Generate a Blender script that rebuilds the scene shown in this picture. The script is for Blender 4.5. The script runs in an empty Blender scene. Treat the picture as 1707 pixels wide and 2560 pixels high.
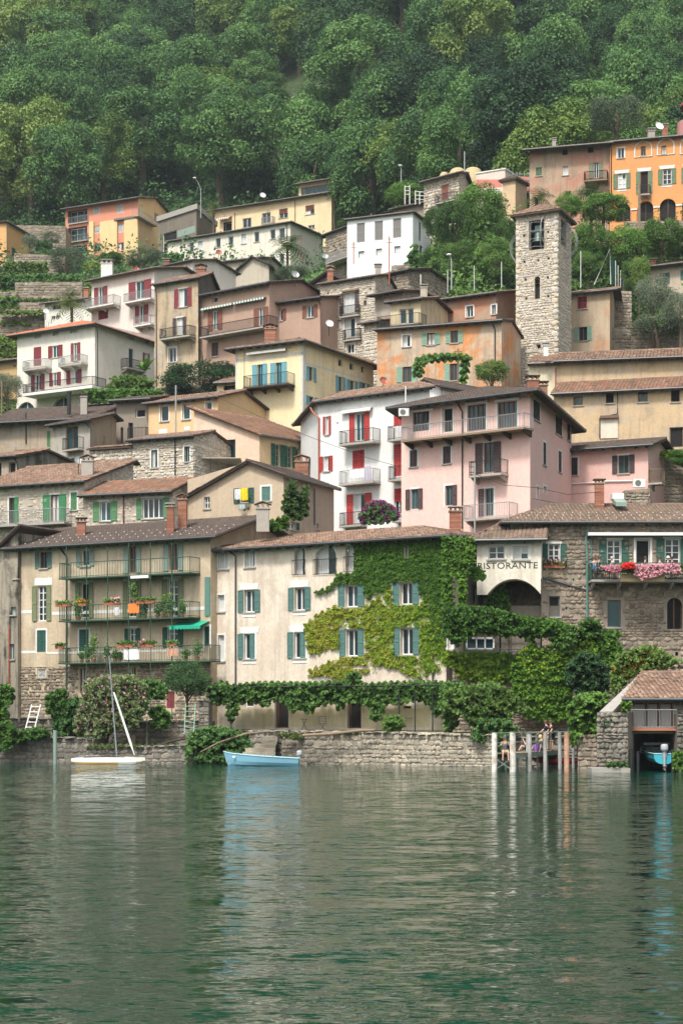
import bpy,math,random
import numpy as np
from mathutils import Vector,Matrix
rng = np.random.default_rng(7); random.seed(7)
F,HY,H,CX = 4500.0,1785.0,2.9,853.5
sc = bpy.context.scene
C = sc.collection
# ------------------------------------------------------------ camera, sky, sun, exposure
cam = bpy.data.cameras.new('camera'); camo = bpy.data.objects.new('camera',cam); C.objects.link(camo)
cam.sensor_fit = 'VERTICAL'; cam.sensor_height = 36.0; cam.sensor_width = 24.0
cam.lens = F / 2560 * 36.0; cam.shift_y = (HY - 1280) / 2560; cam.clip_end = 6000; cam.clip_start = 0.5
camo.location = (0,0,H); camo.rotation_euler = (math.pi / 2,0,0); sc.camera = camo
SUN_EL,SUN_AZ = 56.0,-154.0      # azimuth measured from +Y (view) clockwise: sun high behind the viewer's left shoulder
w = bpy.data.worlds.new('World'); sc.world = w; w.use_nodes = True
nt = w.node_tree; nt.nodes.clear()
sky = nt.nodes.new('ShaderNodeTexSky'); sky.sky_type = 'NISHITA'; sky.sun_disc = False
sky.sun_elevation = math.radians(SUN_EL); sky.sun_rotation = math.radians(SUN_AZ)
sky.air_density = 1.6; sky.dust_density = 4.0; sky.ozone_density = 1.0
hs = nt.nodes.new('ShaderNodeHueSaturation'); hs.inputs['Saturation'].default_value = 0.35
bg = nt.nodes.new('ShaderNodeBackground'); bg.inputs['Strength'].default_value = 0.148
wo = nt.nodes.new('ShaderNodeOutputWorld')
nt.links.new(sky.outputs[0],hs.inputs['Color']); nt.links.new(hs.outputs[0],bg.inputs[0]); nt.links.new(bg.outputs[0],wo.inputs[0])
sl = bpy.data.lights.new('sun','SUN'); sl.energy = 2.6; sl.angle = math.radians(9); sl.color = (1,0.95,0.87)
so = bpy.data.objects.new('sun',sl); C.objects.link(so)
az,el = math.radians(SUN_AZ),math.radians(SUN_EL)
sd = Vector((math.sin(az) * math.cos(el),math.cos(az) * math.cos(el),math.sin(el)))
so.rotation_euler = sd.to_track_quat('Z','Y').to_euler(); so.location = (0,0,300)
sc.view_settings.view_transform = 'Standard'; sc.view_settings.look = 'None'
sc.view_settings.exposure = 0.68; sc.view_settings.gamma = 1.0; sc.view_settings.use_curve_mapping = False
sc.render.engine = 'CYCLES'
sc.cycles.max_bounces = 5; sc.cycles.diffuse_bounces = 2; sc.cycles.glossy_bounces = 3; sc.cycles.transmission_bounces = 3
sc.cycles.volume_bounces = 0; sc.cycles.transparent_max_bounces = 6; sc.cycles.use_adaptive_sampling = True
sc.cycles.caustics_reflective = False; sc.cycles.caustics_refractive = False
try:
    sc.cycles.use_denoising = True; sc.cycles.denoiser = 'OPENIMAGEDENOISE'
except Exception: pass

# ------------------------------------------------------------ materials
def _n(nt,t,**kw):
    n = nt.nodes.new(t)
    for k,v in kw.items():
        if k in n.inputs.keys(): n.inputs[k].default_value = v
        else: setattr(n,k,v)
    return n
def mk(name):
    m = bpy.data.materials.new(name); m.use_nodes = True
    nt = m.node_tree; b = nt.nodes['Principled BSDF']
    return m,nt,b
def c4(c): return (c[0],c[1],c[2],1)
def mul(c,k): return tuple(min(1,x * k) for x in c)
_mc = {}
def plain(name,col,rough=0.7,metal=0.0,var=0.12,scale=3.0,spec=0.4):
    key = ('p',name)
    if key in _mc: return _mc[key]
    m,nt,b = mk(name)
    tc = _n(nt,'ShaderNodeTexCoord'); nz = _n(nt,'ShaderNodeTexNoise',Scale=scale,Detail=5.0)
    nt.links.new(tc.outputs['Object'],nz.inputs['Vector'])
    mx = _n(nt,'ShaderNodeMix',data_type='RGBA'); mx.inputs[6].default_value = c4(mul(col,1 - var)); mx.inputs[7].default_value = c4(mul(col,1 + var))
    nt.links.new(nz.outputs[0],mx.inputs[0]); nt.links.new(mx.outputs[2],b.inputs['Base Color'])
    b.inputs['Roughness'].default_value = rough; b.inputs['Metallic'].default_value = metal
    b.inputs['Specular IOR Level'].default_value = spec
    _mc[key] = m; return m
def ramp(nt,pts):
    r = nt.nodes.new('ShaderNodeValToRGB'); e = r.color_ramp.elements
    e[0].position,e[0].color = pts[0][0],c4(pts[0][1]); e[1].position,e[1].color = pts[-1][0],c4(pts[-1][1])
    for p,c in pts[1:-1]:
        x = e.new(p); x.color = c4(c)
    return r
def plaster(name,col,dirt=(0.22,0.18,0.14),amt=0.5,patch=None,patch_amt=0.5,bump=0.25):
    """aged stucco: cloudy tone, rain streaks, soot patches, optional patches of a second coat"""
    key = ('pl',name)
    if key in _mc: return _mc[key]
    m,nt,b = mk(name); L = nt.links.new
    tc = _n(nt,'ShaderNodeTexCoord')
    n1 = _n(nt,'ShaderNodeTexNoise',Scale=0.45,Detail=6.0,Roughness=0.6); L(tc.outputs['Object'],n1.inputs['Vector'])
    mx = _n(nt,'ShaderNodeMix',data_type='RGBA'); mx.inputs[6].default_value = c4(mul(col,0.86)); mx.inputs[7].default_value = c4(mul(col,1.1))
    L(n1.outputs[0],mx.inputs[0]); cur = mx.outputs[2]
    if patch:
        n4 = _n(nt,'ShaderNodeTexNoise',Scale=0.35,Detail=8.0,Roughness=0.65,Distortion=0.6)
        mp4 = _n(nt,'ShaderNodeMapping'); mp4.inputs['Location'].default_value = (13,5,9); L(tc.outputs['Object'],mp4.inputs[0]); L(mp4.outputs[0],n4.inputs['Vector'])
        r4 = ramp(nt,[(0.62 - 0.25 * patch_amt,(0,0,0)),(0.68 - 0.25 * patch_amt + 0.05,(1,1,1))]); L(n4.outputs[0],r4.inputs[0])
        mp = _n(nt,'ShaderNodeMix',data_type='RGBA'); mp.inputs[7].default_value = c4(patch)
        L(r4.outputs[0],mp.inputs[0]); L(cur,mp.inputs[6]); cur = mp.outputs[2]
    # streaks: noise stretched down the wall
    mpg = _n(nt,'ShaderNodeMapping'); mpg.inputs['Scale'].default_value = (2.2,2.2,0.22); L(tc.outputs['Object'],mpg.inputs[0])
    n2 = _n(nt,'ShaderNodeTexNoise',Scale=1.0,Detail=6.0,Roughness=0.65); L(mpg.outputs[0],n2.inputs['Vector'])
    r2 = ramp(nt,[(0.46,(0,0,0)),(0.68,(1,1,1))]); L(n2.outputs[0],r2.inputs[0])
    n5 = _n(nt,'ShaderNodeTexNoise',Scale=0.8,Detail=9.0,Roughness=0.7); 
    L(tc.outputs['Object'],n5.inputs['Vector'])
    r5 = ramp(nt,[(0.5,(0,0,0)),(0.72,(1,1,1))]); L(n5.outputs[0],r5.inputs[0])
    ad = _n(nt,'ShaderNodeMath',operation='ADD'); L(r2.outputs[0],ad.inputs[0]); L(r5.outputs[0],ad.inputs[1])
    ms = _n(nt,'ShaderNodeMath',operation='MULTIPLY',use_clamp=True); L(ad.outputs[0],ms.inputs[0]); ms.inputs[1].default_value = amt * 1.0
    m2 = _n(nt,'ShaderNodeMix',data_type='RGBA'); m2.inputs[7].default_value = c4(dirt); L(ms.outputs[0],m2.inputs[0]); L(cur,m2.inputs[6])
    L(m2.outputs[2],b.inputs['Base Color']); b.inputs['Roughness'].default_value = 0.93; b.inputs['Specular IOR Level'].default_value = 0.15
    n3 = _n(nt,'ShaderNodeTexNoise',Scale=5.0,Detail=8.0,Roughness=.7); L(tc.outputs['Object'],n3.inputs['Vector'])
    gr = _n(nt,'ShaderNodeMapRange'); gr.inputs['To Min'].default_value = .74; gr.inputs['To Max'].default_value = 1.26; L(n3.outputs[0],gr.inputs[0]); gs = _n(nt,'ShaderNodeVectorMath',operation='SCALE'); L(m2.outputs[2],gs.inputs[0]); L(gr.outputs[0],gs.inputs['Scale']); L(gs.outputs[0],b.inputs['Base Color'])
    bp = _n(nt,'ShaderNodeBump',Strength=bump,Distance=0.05); L(n3.outputs[0],bp.inputs['Height']); L(bp.outputs[0],b.inputs['Normal'])
    _mc[key] = m; return m
def pieces(name,cols,rough=0.9,dirt=(0.05,0.05,0.04),damt=0.4,bump=0.5,nscale=6.0,dscale=0.5):
    """colour per piece (face attribute rnd + object random) over a ramp, with weathering"""
    key = ('pc',name)
    if key in _mc: return _mc[key]
    m,nt,b = mk(name); L = nt.links.new
    at = _n(nt,'ShaderNodeAttribute',attribute_name='rnd'); oi = _n(nt,'ShaderNodeObjectInfo')
    ad = _n(nt,'ShaderNodeMath',operation='ADD'); L(at.outputs['Fac'],ad.inputs[0]); L(oi.outputs['Random'],ad.inputs[1])
    fr = _n(nt,'ShaderNodeMath',operation='FRACT'); L(ad.outputs[0],fr.inputs[0])
    n = len(cols); r = ramp(nt,[(i / (n - 1),c) for i,c in enumerate(cols)]); L(fr.outputs[0],r.inputs[0])
    geo = _n(nt,'ShaderNodeNewGeometry')
    nz = _n(nt,'ShaderNodeTexNoise',Scale=nscale,Detail=6.0,Roughness=0.65); L(geo.outputs['Position'],nz.inputs['Vector'])
    n2 = _n(nt,'ShaderNodeTexNoise',Scale=dscale,Detail=7.0,Roughness=0.7); L(geo.outputs['Position'],n2.inputs['Vector'])
    r2 = ramp(nt,[(0.42,(0,0,0)),(0.66,(1,1,1))]); L(n2.outputs[0],r2.inputs[0])
    ml = _n(nt,'ShaderNodeMath',operation='MULTIPLY'); L(r2.outputs[0],ml.inputs[0]); ml.inputs[1].default_value = damt
    m1 = _n(nt,'ShaderNodeMix',data_type='RGBA'); m1.inputs[7].default_value = c4(dirt); L(ml.outputs[0],m1.inputs[0]); L(r.outputs[0],m1.inputs[6])
    hv = _n(nt,'ShaderNodeMapRange'); hv.inputs['To Min'].default_value = 0.72; hv.inputs['To Max'].default_value = 1.28; L(nz.outputs[0],hv.inputs[0])
    vm = _n(nt,'ShaderNodeVectorMath',operation='SCALE'); L(m1.outputs[2],vm.inputs[0]); L(hv.outputs[0],vm.inputs['Scale'])
    L(vm.outputs[0],b.inputs['Base Color']); b.inputs['Roughness'].default_value = rough; b.inputs['Specular IOR Level'].default_value = 0.2
    bp = _n(nt,'ShaderNodeBump',Strength=bump,Distance=0.04); L(nz.outputs[0],bp.inputs['Height']); L(bp.outputs[0],b.inputs['Normal'])
    _mc[key] = m; return m
def leafmat(name,cols,trans=0.25):
    key = ('lf',name)
    if key in _mc: return _mc[key]
    m,nt,b = mk(name); L = nt.links.new
    at = _n(nt,'ShaderNodeAttribute',attribute_name='rnd'); oi = _n(nt,'ShaderNodeObjectInfo')
    ob = _n(nt,'ShaderNodeMath',operation='MULTIPLY_ADD'); L(oi.outputs['Random'],ob.inputs[0]); ob.inputs[1].default_value = 0.5; ob.inputs[2].default_value = -0.25
    ad = _n(nt,'ShaderNodeMath',operation='ADD',use_clamp=True); L(at.outputs['Fac'],ad.inputs[0]); L(ob.outputs[0],ad.inputs[1])
    n = len(cols); r = ramp(nt,[(i / (n - 1),c) for i,c in enumerate(cols)]); L(ad.outputs[0],r.inputs[0])
    L(r.outputs[0],b.inputs['Base Color']); b.inputs['Roughness'].default_value = 0.62; b.inputs['Specular IOR Level'].default_value = 0.25
    tr = _n(nt,'ShaderNodeBsdfTranslucent'); L(r.outputs[0],tr.inputs[0])
    ms = _n(nt,'ShaderNodeMixShader'); ms.inputs[0].default_value = trans
    L(b.outputs[0],ms.inputs[1]); L(tr.outputs[0],ms.inputs[2]); L(ms.outputs[0],nt.nodes['Material Output'].inputs[0])
    _mc[key] = m; return m
def glassmat(name,col,rough=0.08):
    key = ('g',name)
    if key in _mc: return _mc[key]
    m,nt,b = mk(name); L = nt.links.new
    oi = _n(nt,'ShaderNodeObjectInfo')
    r = ramp(nt,[(0,mul(col,0.55)),(0.6,col),(1,mul(col,1.9))]); L(oi.outputs['Random'],r.inputs[0])
    L(r.outputs[0],b.inputs['Base Color']); b.inputs['Roughness'].default_value = rough; b.inputs['Specular IOR Level'].default_value = 0.45
    _mc[key] = m; return m
M = {}
M['glass'] = glassmat('window glass',(0.02,0.035,0.042))
M['glass_teal'] = glassmat('teal tinted glass',(0.02,0.06,0.07))
M['curtain'] = plain('white curtain cloth',(0.55,0.56,0.55),0.9)
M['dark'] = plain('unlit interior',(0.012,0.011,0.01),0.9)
M['white'] = plain('white window paint',(0.72,0.72,0.70),0.5,var=0.05)
M['trim'] = plaster('white painted trim',(0.72,0.71,0.68),amt=0.15)
M['greyframe'] = plain('grey frame',(0.13,0.14,0.14),0.5)
M['brown'] = plain('brown painted wood',(0.13,0.06,0.04),0.6)
M['wood'] = plain('weathered wood',(0.23,0.17,0.11),0.85,var=0.3,scale=6)
M['darkwood'] = plain('dark eaves timber',(0.06,0.042,0.03),0.85,var=0.3)
M['iron'] = plain('dark wrought iron',(0.03,0.032,0.033),0.5,0.3)
M['ironlight'] = plain('galvanised railing',(0.35,0.36,0.36),0.45,0.4)
M['irongreen'] = plain('green painted iron',(0.03,0.075,0.05),0.5)
M['gutter'] = plain('grey metal gutter',(0.09,0.095,0.10),0.45,0.5)
M['copper'] = plain('copper pipe',(0.36,0.11,0.07),0.5,0.2)
M['concrete'] = plain('concrete',(0.33,0.31,0.28),0.9,var=0.2)
M['brick'] = plain('brick red clay',(0.36,0.15,0.09),0.9,var=0.3,scale=8)
M['terracotta'] = plain('terracotta',(0.42,0.15,0.08),0.8)
M['slabstone'] = plain('balcony stone',(0.36,0.33,0.29),0.9,var=0.2)
for k,c in dict(teal=(0.07,0.16,0.145),teal2=(0.09,0.20,0.17),dkgreen=(0.018,0.085,0.06),green=(0.035,0.19,0.075),green2=(0.08,0.21,0.09),
                 olive=(0.16,0.19,0.10),palegreen=(0.20,0.36,0.26),red=(0.40,0.035,0.03),maroon=(0.22,0.03,0.04),blue=(0.14,0.36,0.43),
                 brownsh=(0.075,0.045,0.045),darkbrown=(0.045,0.03,0.03),redbrown=(0.22,0.08,0.05),greensh=(0.10,0.17,0.09),greyt=(0.22,0.29,0.25)).items():
    M[k] = plain('shutter ' + k,c,0.6,var=0.12,scale=2.0)
M['tile_old'] = pieces('old clay tiles',[(0.16,0.09,0.06),(0.24,0.15,0.11),(0.33,0.23,0.17),(0.19,0.12,0.085),(0.28,0.18,0.13),(0.12,0.08,0.065)],damt=0.35,dirt=(0.09,0.075,0.06))
M['tile_red'] = pieces('new red clay tiles',[(0.50,0.17,0.09),(0.55,0.20,0.11),(0.46,0.15,0.08)],damt=0.12)
M['tile_redold'] = pieces('mottled red clay tiles',[(0.30,0.12,0.07),(0.20,0.12,0.085),(0.30,0.18,0.12),(0.17,0.11,0.08),(0.27,0.14,0.09)],damt=0.3)
M['tile_dark'] = pieces('dark brown roof tiles',[(0.085,0.065,0.055),(0.12,0.09,0.075),(0.10,0.075,0.065),(0.075,0.06,0.055)],damt=0.25)
M['tile_brown'] = pieces('brown clay tiles',[(0.17,0.12,0.09),(0.23,0.16,0.12),(0.13,0.10,0.08),(0.27,0.18,0.12)],damt=0.4)
M['stone'] = pieces('grey brown rubble',[(0.22,0.18,0.14),(0.34,0.29,0.23),(0.28,0.22,0.16),(0.40,0.35,0.28),(0.19,0.16,0.13),(0.31,0.24,0.16)],damt=0.45)
M['stone_warm'] = pieces('warm brown rubble',[(0.25,0.19,0.14),(0.36,0.29,0.22),(0.22,0.175,0.135),(0.42,0.35,0.27),(0.17,0.14,0.115),(0.31,0.25,0.185)],damt=0.45)
M['stone_pale'] = pieces('pale limestone rubble',[(0.50,0.45,0.38),(0.62,0.57,0.49),(0.42,0.37,0.30),(0.58,0.49,0.36),(0.50,0.47,0.43)],damt=0.2,dirt=(0.2,0.18,0.15))
M['stone_grey'] = pieces('grey quay stone',[(0.18,0.17,0.15),(0.28,0.26,0.22),(0.23,0.20,0.17),(0.36,0.32,0.27),(0.13,0.12,0.11)],damt=0.7,dscale=0.35)
M['mortar'] = plaster('lime mortar',(0.30,0.26,0.21),amt=0.7,bump=0.6)
M['mortar_pale'] = plaster('pale lime mortar',(0.46,0.41,0.34),amt=0.5,bump=0.6)
M['mortar_dark'] = plaster('damp mortar and painted shade',(0.16,0.145,0.12),amt=0.9,bump=0.6)  # also serves as painted shade beneath the parking deck
# ------------------------------------------------------------ mapping of photo pixels onto planes of the place
RG = {0: (0,0,1.0)}
_s = 600 / 1568
for i,(a,b_) in enumerate([(0,400),(550,400),(1107,200),(0,900),(500,800),(1107,800),(0,1300),(500,1300),(1107,1300),(0,1700),(500,1700),(1107,1700)]):
    RG[i + 1] = (a,b_,_s)
def sx(R,x): return RG[R][0] + x * RG[R][2]
def sy(R,y): return RG[R][1] + y * RG[R][2]
def P(px,py,Z): return Vector(((px - CX) * Z / F,Z,H + (HY - py) * Z / F))
def PR(R,x,y,Z): return P(sx(R,x),sy(R,y),Z)
def G(px,Z): return Vector(((px - CX) * Z / F,Z,0))
BASE = {}
def empty(name,loc,label,cat,group=None):
    o = bpy.data.objects.new(name,None); C.objects.link(o); o.location = loc; o.empty_display_size = 0.3
    BASE[o] = Vector(loc); o['label'] = label; o['category'] = cat
    if group: o['group'] = group
    return o
def tag(o,label=None,cat=None,group=None,kind=None):
    if label: o['label'] = label
    if cat: o['category'] = cat
    if group: o['group'] = group
    if kind: o['kind'] = kind
    return o
def link(name,me,parent=None,loc=None,rot=None,scale=None):
    """loc is in world space; parents never rotate or scale"""
    o = bpy.data.objects.new(name,me); C.objects.link(o)
    b = BASE.get(parent,Vector((0,0,0))) if parent else Vector((0,0,0))
    if parent: o.parent = parent
    if loc is not None: o.location = Vector(loc) - (b + (PLOC.get(parent,Vector((0,0,0))) if parent else Vector((0,0,0))))
    if rot is not None: o.rotation_euler = rot
    if scale is not None: o.scale = scale
    BASE[o] = b if parent else (Vector(loc) if loc is not None else Vector((0,0,0)))
    return o
PLOC = {}
class MB:
    def __init__(s): s.v = []; s.f = []; s.m = []; s.a = []
    def add(s,vs,fs,mi=0,a=0.0):
        k = len(s.v); s.v += [tuple(v) for v in vs]; s.f += [tuple(k + i for i in f) for f in fs]; s.m += [mi] * len(fs); s.a += [a] * len(fs)
    def frame_box(s,o,U,V,W,mi=0,a=0.0):
        o = Vector(o); vs = [o + U * i + V * j + W * k for i in (0,1) for j in (0,1) for k in (0,1)]
        s.add(vs,[(0,1,3,2),(4,6,7,5),(0,4,5,1),(2,3,7,6),(0,2,6,4),(1,5,7,3)],mi,a)
    def box(s,x0,y0,z0,x1,y1,z1,mi=0,a=0.0):
        s.frame_box((x0,y0,z0),Vector((x1 - x0,0,0)),Vector((0,y1 - y0,0)),Vector((0,0,z1 - z0)),mi,a)
    def tube(s,pts,r,n=6,mi=0,a=0.0,cap=True):
        pts = [Vector(p) for p in pts]; rs = r if isinstance(r,(list,tuple)) else [r] * len(pts)
        k = len(s.v)
        for i,p in enumerate(pts):
            d = (pts[min(i + 1,len(pts) - 1)] - pts[max(i - 1,0)])
            d = d.normalized() if d.length > 1e-9 else Vector((0,0,1))
            q = Vector((0,0,1)) if abs(d.z) < 0.9 else Vector((1,0,0))
            e1 = d.cross(q).normalized(); e2 = d.cross(e1).normalized()
            for j in range(n):
                t = 2 * math.pi * j / n; s.v.append(tuple(p + (e1 * math.cos(t) + e2 * math.sin(t)) * rs[i]))
        for i in range(len(pts) - 1):
            for j in range(n):
                s.f.append((k + i * n + j,k + i * n + (j + 1) % n,k + (i + 1) * n + (j + 1) % n,k + (i + 1) * n + j)); s.m.append(mi); s.a.append(a)
        if cap:
            s.f.append(tuple(k + j for j in range(n))); s.m.append(mi); s.a.append(a)
            s.f.append(tuple(k + (len(pts) - 1) * n + j for j in reversed(range(n)))); s.m.append(mi); s.a.append(a)
    def lathe(s,c,prof,n=12,mi=0,sx_=1,sy_=1):
        c = Vector(c); k = len(s.v)
        for r,z in prof:
            for j in range(n):
                t = 2 * math.pi * j / n; s.v.append((c.x + r * math.cos(t) * sx_,c.y + r * math.sin(t) * sy_,c.z + z))
        for i in range(len(prof) - 1):
            for j in range(n):
                s.f.append((k + i * n + j,k + i * n + (j + 1) % n,k + (i + 1) * n + (j + 1) % n,k + (i + 1) * n + j)); s.m.append(mi); s.a.append(0)
    def obj(s,name,mats,parent=None,smooth=False):
        if not isinstance(mats,(list,tuple)): mats = [mats]
        b = BASE.get(parent,Vector((0,0,0))) if parent else None
        if b is None:
            v = np.array(s.v,dtype=float); b = Vector((float(v[:,0].mean()),float(v[:,1].mean()),float(v[:,2].min())))
            o = link(name,mesh_np(name,v - np.array(b),s.f,mats,s.m,s.a,smooth),None,b)
        else:
            v = np.array(s.v,dtype=float) - np.array(b)
            o = link(name,mesh_np(name,v,s.f,mats,s.m,s.a,smooth),parent)
        return o
def mesh_np(name,v,f,mats,mi=None,a=None,smooth=False):
    me = bpy.data.meshes.new(name)
    me.from_pydata(v.tolist() if hasattr(v,'tolist') else v,[],f if isinstance(f,list) else f.tolist())
    for m in (mats if isinstance(mats,(list,tuple)) else [mats]): me.materials.append(m)
    if mi is not None and len(me.polygons) == len(mi) and any(mi): me.polygons.foreach_set('material_index',np.array(mi,dtype=np.int32))
    if a is not None and len(a) and len(me.polygons) == len(a):
        at = me.attributes.new('rnd','FLOAT','FACE'); at.data.foreach_set('value',np.array(a,dtype=np.float32))
    if smooth: me.polygons.foreach_set('use_smooth',np.ones(len(me.polygons),dtype=bool))
    me.update(); return me
def quads_np(name,v,mat,a):
    """v: (n,4,3) -> mesh of n separate quads, attribute rnd per face"""
    n = v.shape[0]; me = bpy.data.meshes.new(name)
    me.vertices.add(4 * n); me.vertices.foreach_set('co',v.reshape(-1).astype(np.float32))
    me.loops.add(4 * n); me.loops.foreach_set('vertex_index',np.arange(4 * n,dtype=np.int32))
    me.polygons.add(n); me.polygons.foreach_set('loop_start',np.arange(0,4 * n,4,dtype=np.int32))
    me.polygons.foreach_set('loop_total',np.full(n,4,dtype=np.int32))
    me.materials.append(mat); me.update(calc_edges=True)
    at = me.attributes.new('rnd','FLOAT','FACE'); at.data.foreach_set('value',a.astype(np.float32))
    return me
def poly_np(name,v,f4,mat,a):
    """v (N,3), f4 (n,4) int"""
    n = len(f4); me = bpy.data.meshes.new(name)
    me.vertices.add(len(v)); me.vertices.foreach_set('co',v.reshape(-1).astype(np.float32))
    me.loops.add(4 * n); me.loops.foreach_set('vertex_index',f4.reshape(-1).astype(np.int32))
    me.polygons.add(n); me.polygons.foreach_set('loop_start',np.arange(0,4 * n,4,dtype=np.int32))
    me.polygons.foreach_set('loop_total',np.full(n,4,dtype=np.int32))
    me.materials.append(mat); me.update(calc_edges=True)
    at = me.attributes.new('rnd','FLOAT','FACE'); at.data.foreach_set('value',a.astype(np.float32))
    return me
# unit meshes shared by many pieces
def _unit(fn,name,mats):
    b = MB(); fn(b); return mesh_np(name,np.array(b.v),b.f,mats,b.m,b.a)
_um = {}
def unit_box(mat):
    if ('b',mat.name) not in _um: _um[('b',mat.name)] = _unit(lambda b: b.box(0,0,0,1,1,1),'piece',[mat])
    return _um[('b',mat.name)]
def unit_shutter(key):
    if ('s',key) not in _um:
        def fn(b):
            b.box(0,0,0,.12,1,1); b.box(.88,0,0,1,1,1)
            for z in (0,.48,.955): b.box(.12,0,z,.88,1,z + .05)
            for h0,h1 in ((.05,.48),(.53,.955)):
                n = 8
                for i in range(n):
                    z = h0 + (h1 - h0) * i / n; dz = (h1 - h0) / n
                    b.add([(.12,.1,z),(.88,.1,z),(.88,.8,z + dz * .95),(.12,.8,z + dz * .95)],[(0,1,2,3)])
                    b.add([(.12,.1,z),(.88,.1,z),(.88,.25,z),(.12,.25,z)],[(0,1,2,3)])
        _um[('s',key)] = _unit(fn,'shutter',[M[key]])
    return _um[('s',key)]
def _stone_unit(seed):
    r = random.Random(seed); j = lambda s: r.uniform(-s,s); n = 6
    pol = [(-.5,-.22),(-.2,-.5),(.3,-.48),(.5,-.1),(.42,.4),(-.1,.5)] if seed % 3 else [(-.5,-.4),(0,-.5),(.5,-.38),(.48,.3),(.1,.48),(-.46,.42)]
    pol = [(x + j(.07),z + j(.08)) for x,z in pol]
    if seed % 2: pol = [(-x,z) for x,z in reversed(pol)]
    v = [(x * 1.03,0.0,z * 1.05) for x,z in pol] + [(x * .99,-.6 + j(.15),z * .98) for x,z in pol] + [(x * .68 + j(.05),-1.0 + j(.2),z * .66 + j(.05)) for x,z in pol]
    f = [(k,(k + 1) % n,n + (k + 1) % n,n + k) for k in range(n)] + [(n + k,n + (k + 1) % n,2 * n + (k + 1) % n,2 * n + k) for k in range(n)] + [(12,13,14,15),(12,15,16,17)]
    return np.array(v),np.array(f)
STU = [_stone_unit(i) for i in range(8)]
def unit_stone(i,mat):
    if ('st',i,mat.name) not in _um:
        v,f = STU[i]; _um[('st',i,mat.name)] = mesh_np('stone',v,f.tolist(),[mat],None,[i / 8.0] * 14)
    return _um[('st',i,mat.name)]

class Face:
    """a vertical plane: O bottom left point (z=0), U along it, N out of it"""
    def __init__(s,a,b):
        s.O = Vector((a.x,a.y,0)); d = Vector((b.x - a.x,b.y - a.y,0)); s.L = d.length; s.U = d / s.L
        s.N = Vector((s.U.y,-s.U.x,0)); s.ang = math.atan2(s.U.y,s.U.x)
    def hit(s,px,py,off=0.0):
        d = Vector(((px - CX) / F,1,(HY - py) / F)); dn = d.x * s.N.x + d.y * s.N.y
        o = s.O + s.N * off; t = (o.x * s.N.x + o.y * s.N.y) / dn
        p = d * t; return ((p.x - s.O.x) * s.U.x + (p.y - s.O.y) * s.U.y,H + d.z * t)
    def rect(s,R,x0,y0,x1,y1,off=0.0):
        xm,ym = (x0 + x1) / 2,(y0 + y1) / 2
        u0 = s.hit(sx(R,x0),sy(R,ym),off)[0]; u1 = s.hit(sx(R,x1),sy(R,ym),off)[0]
        z1 = s.hit(sx(R,xm),sy(R,y0),off)[1]; z0 = s.hit(sx(R,xm),sy(R,y1),off)[1]
        return u0,z0,u1,z1
    def p(s,u,n,z): return Vector((s.O.x + s.U.x * u + s.N.x * n,s.O.y + s.U.y * u + s.N.y * n,z))
    def box(s,b,u0,u1,n0,n1,z0,z1,mi=0,a=0.0):
        b.frame_box(s.p(u0,n0,z0),s.U * (u1 - u0),s.N * (n1 - n0),Vector((0,0,z1 - z0)),mi,a)
    def place(s,name,me,parent,u0,u1,n0,n1,z0,z1):
        """unit mesh (x 0..1 along wall, y 0..1 inward, z 0..1) between n1 (outer) and n0"""
        return link(name,me,parent,s.p(u0,max(n0,n1),z0),(0,0,s.ang),(u1 - u0,abs(n1 - n0),z1 - z0))
def stone_face(root,fc,u0,u1,z0,z1,holes=(),size=0.34,mat='stone',nobj=0,proud=0.05,cover=1.0,topfn=None,seed=1,maskfn=None):
    """irregular coursed rubble standing proud of the wall; nobj largest as single stones, the rest joined"""
    r = random.Random(seed); L = []
    z = z0
    while z < z1 - 0.03:
        h = size * r.uniform(.36,1.0); h = min(h,z1 - z)
        u = u0 - r.uniform(0,size)
        while u < u1:
            w_ = size * r.choice((r.uniform(.35,.9),r.uniform(.7,1.5))); a,b_ = max(u,u0),min(u + w_,u1); u += w_
            if b_ - a < 0.06: continue
            cu,cz = (a + b_) / 2,z + h / 2
            if topfn and z + h > topfn(cu) + .05: continue
            if any(a < hu1 + .02 and b_ > hu0 - .02 and z < hz1 + .02 and z + h > hz0 - .02 for hu0,hz0,hu1,hz1 in holes): continue
            if maskfn and not maskfn(cu,cz): continue
            if r.random() > cover: continue
            hk = r.uniform(.7,1.12); L.append((cu,cz + r.uniform(-.12,.12) * h,(b_ - a) * .98 + .01,h * hk,r.uniform(.4,1.5) * proud,r.randrange(8),r.random(),r.uniform(-.16,.16)))
        z += h
    if nobj:
        L.sort(key=lambda t: -t[2] * t[3])
    mt = M[mat]
    for cu,cz,w_,h,d,k,a,t in L[:nobj]:
        o = link('stone',unit_stone(k,mt),root,fc.p(cu,0.0,cz),(0,t,fc.ang),(w_,d,h))
    rest = L[nobj:]
    if rest:
        vs,fs,at = [],[],[]; k0 = 0
        U = np.array(fc.U); N = np.array(fc.N); b = np.array(BASE.get(root,Vector((0,0,0))))
        for cu,cz,w_,h,d,k,a,t in rest:
            v,f = STU[k]; ct,st = math.cos(t),math.sin(t)
            lx = v[:,0] * w_; lz = v[:,2] * h; x = lx * ct + lz * st; zz = -lx * st + lz * ct
            pt = np.array(fc.p(cu,0,cz)) + x[:,None] * U - (v[:,1] * d)[:,None] * N + zz[:,None] * np.array([0,0,1.0])
            vs.append(pt - b); fs.append(f + k0); at.append(np.full(14,a)); k0 += 18
        me = poly_np('rubble',np.concatenate(vs),np.concatenate(fs),mt,np.concatenate(at))
        o = link('rubble',me,root); o['kind'] = 'stuff'
    return len(L)
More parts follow.
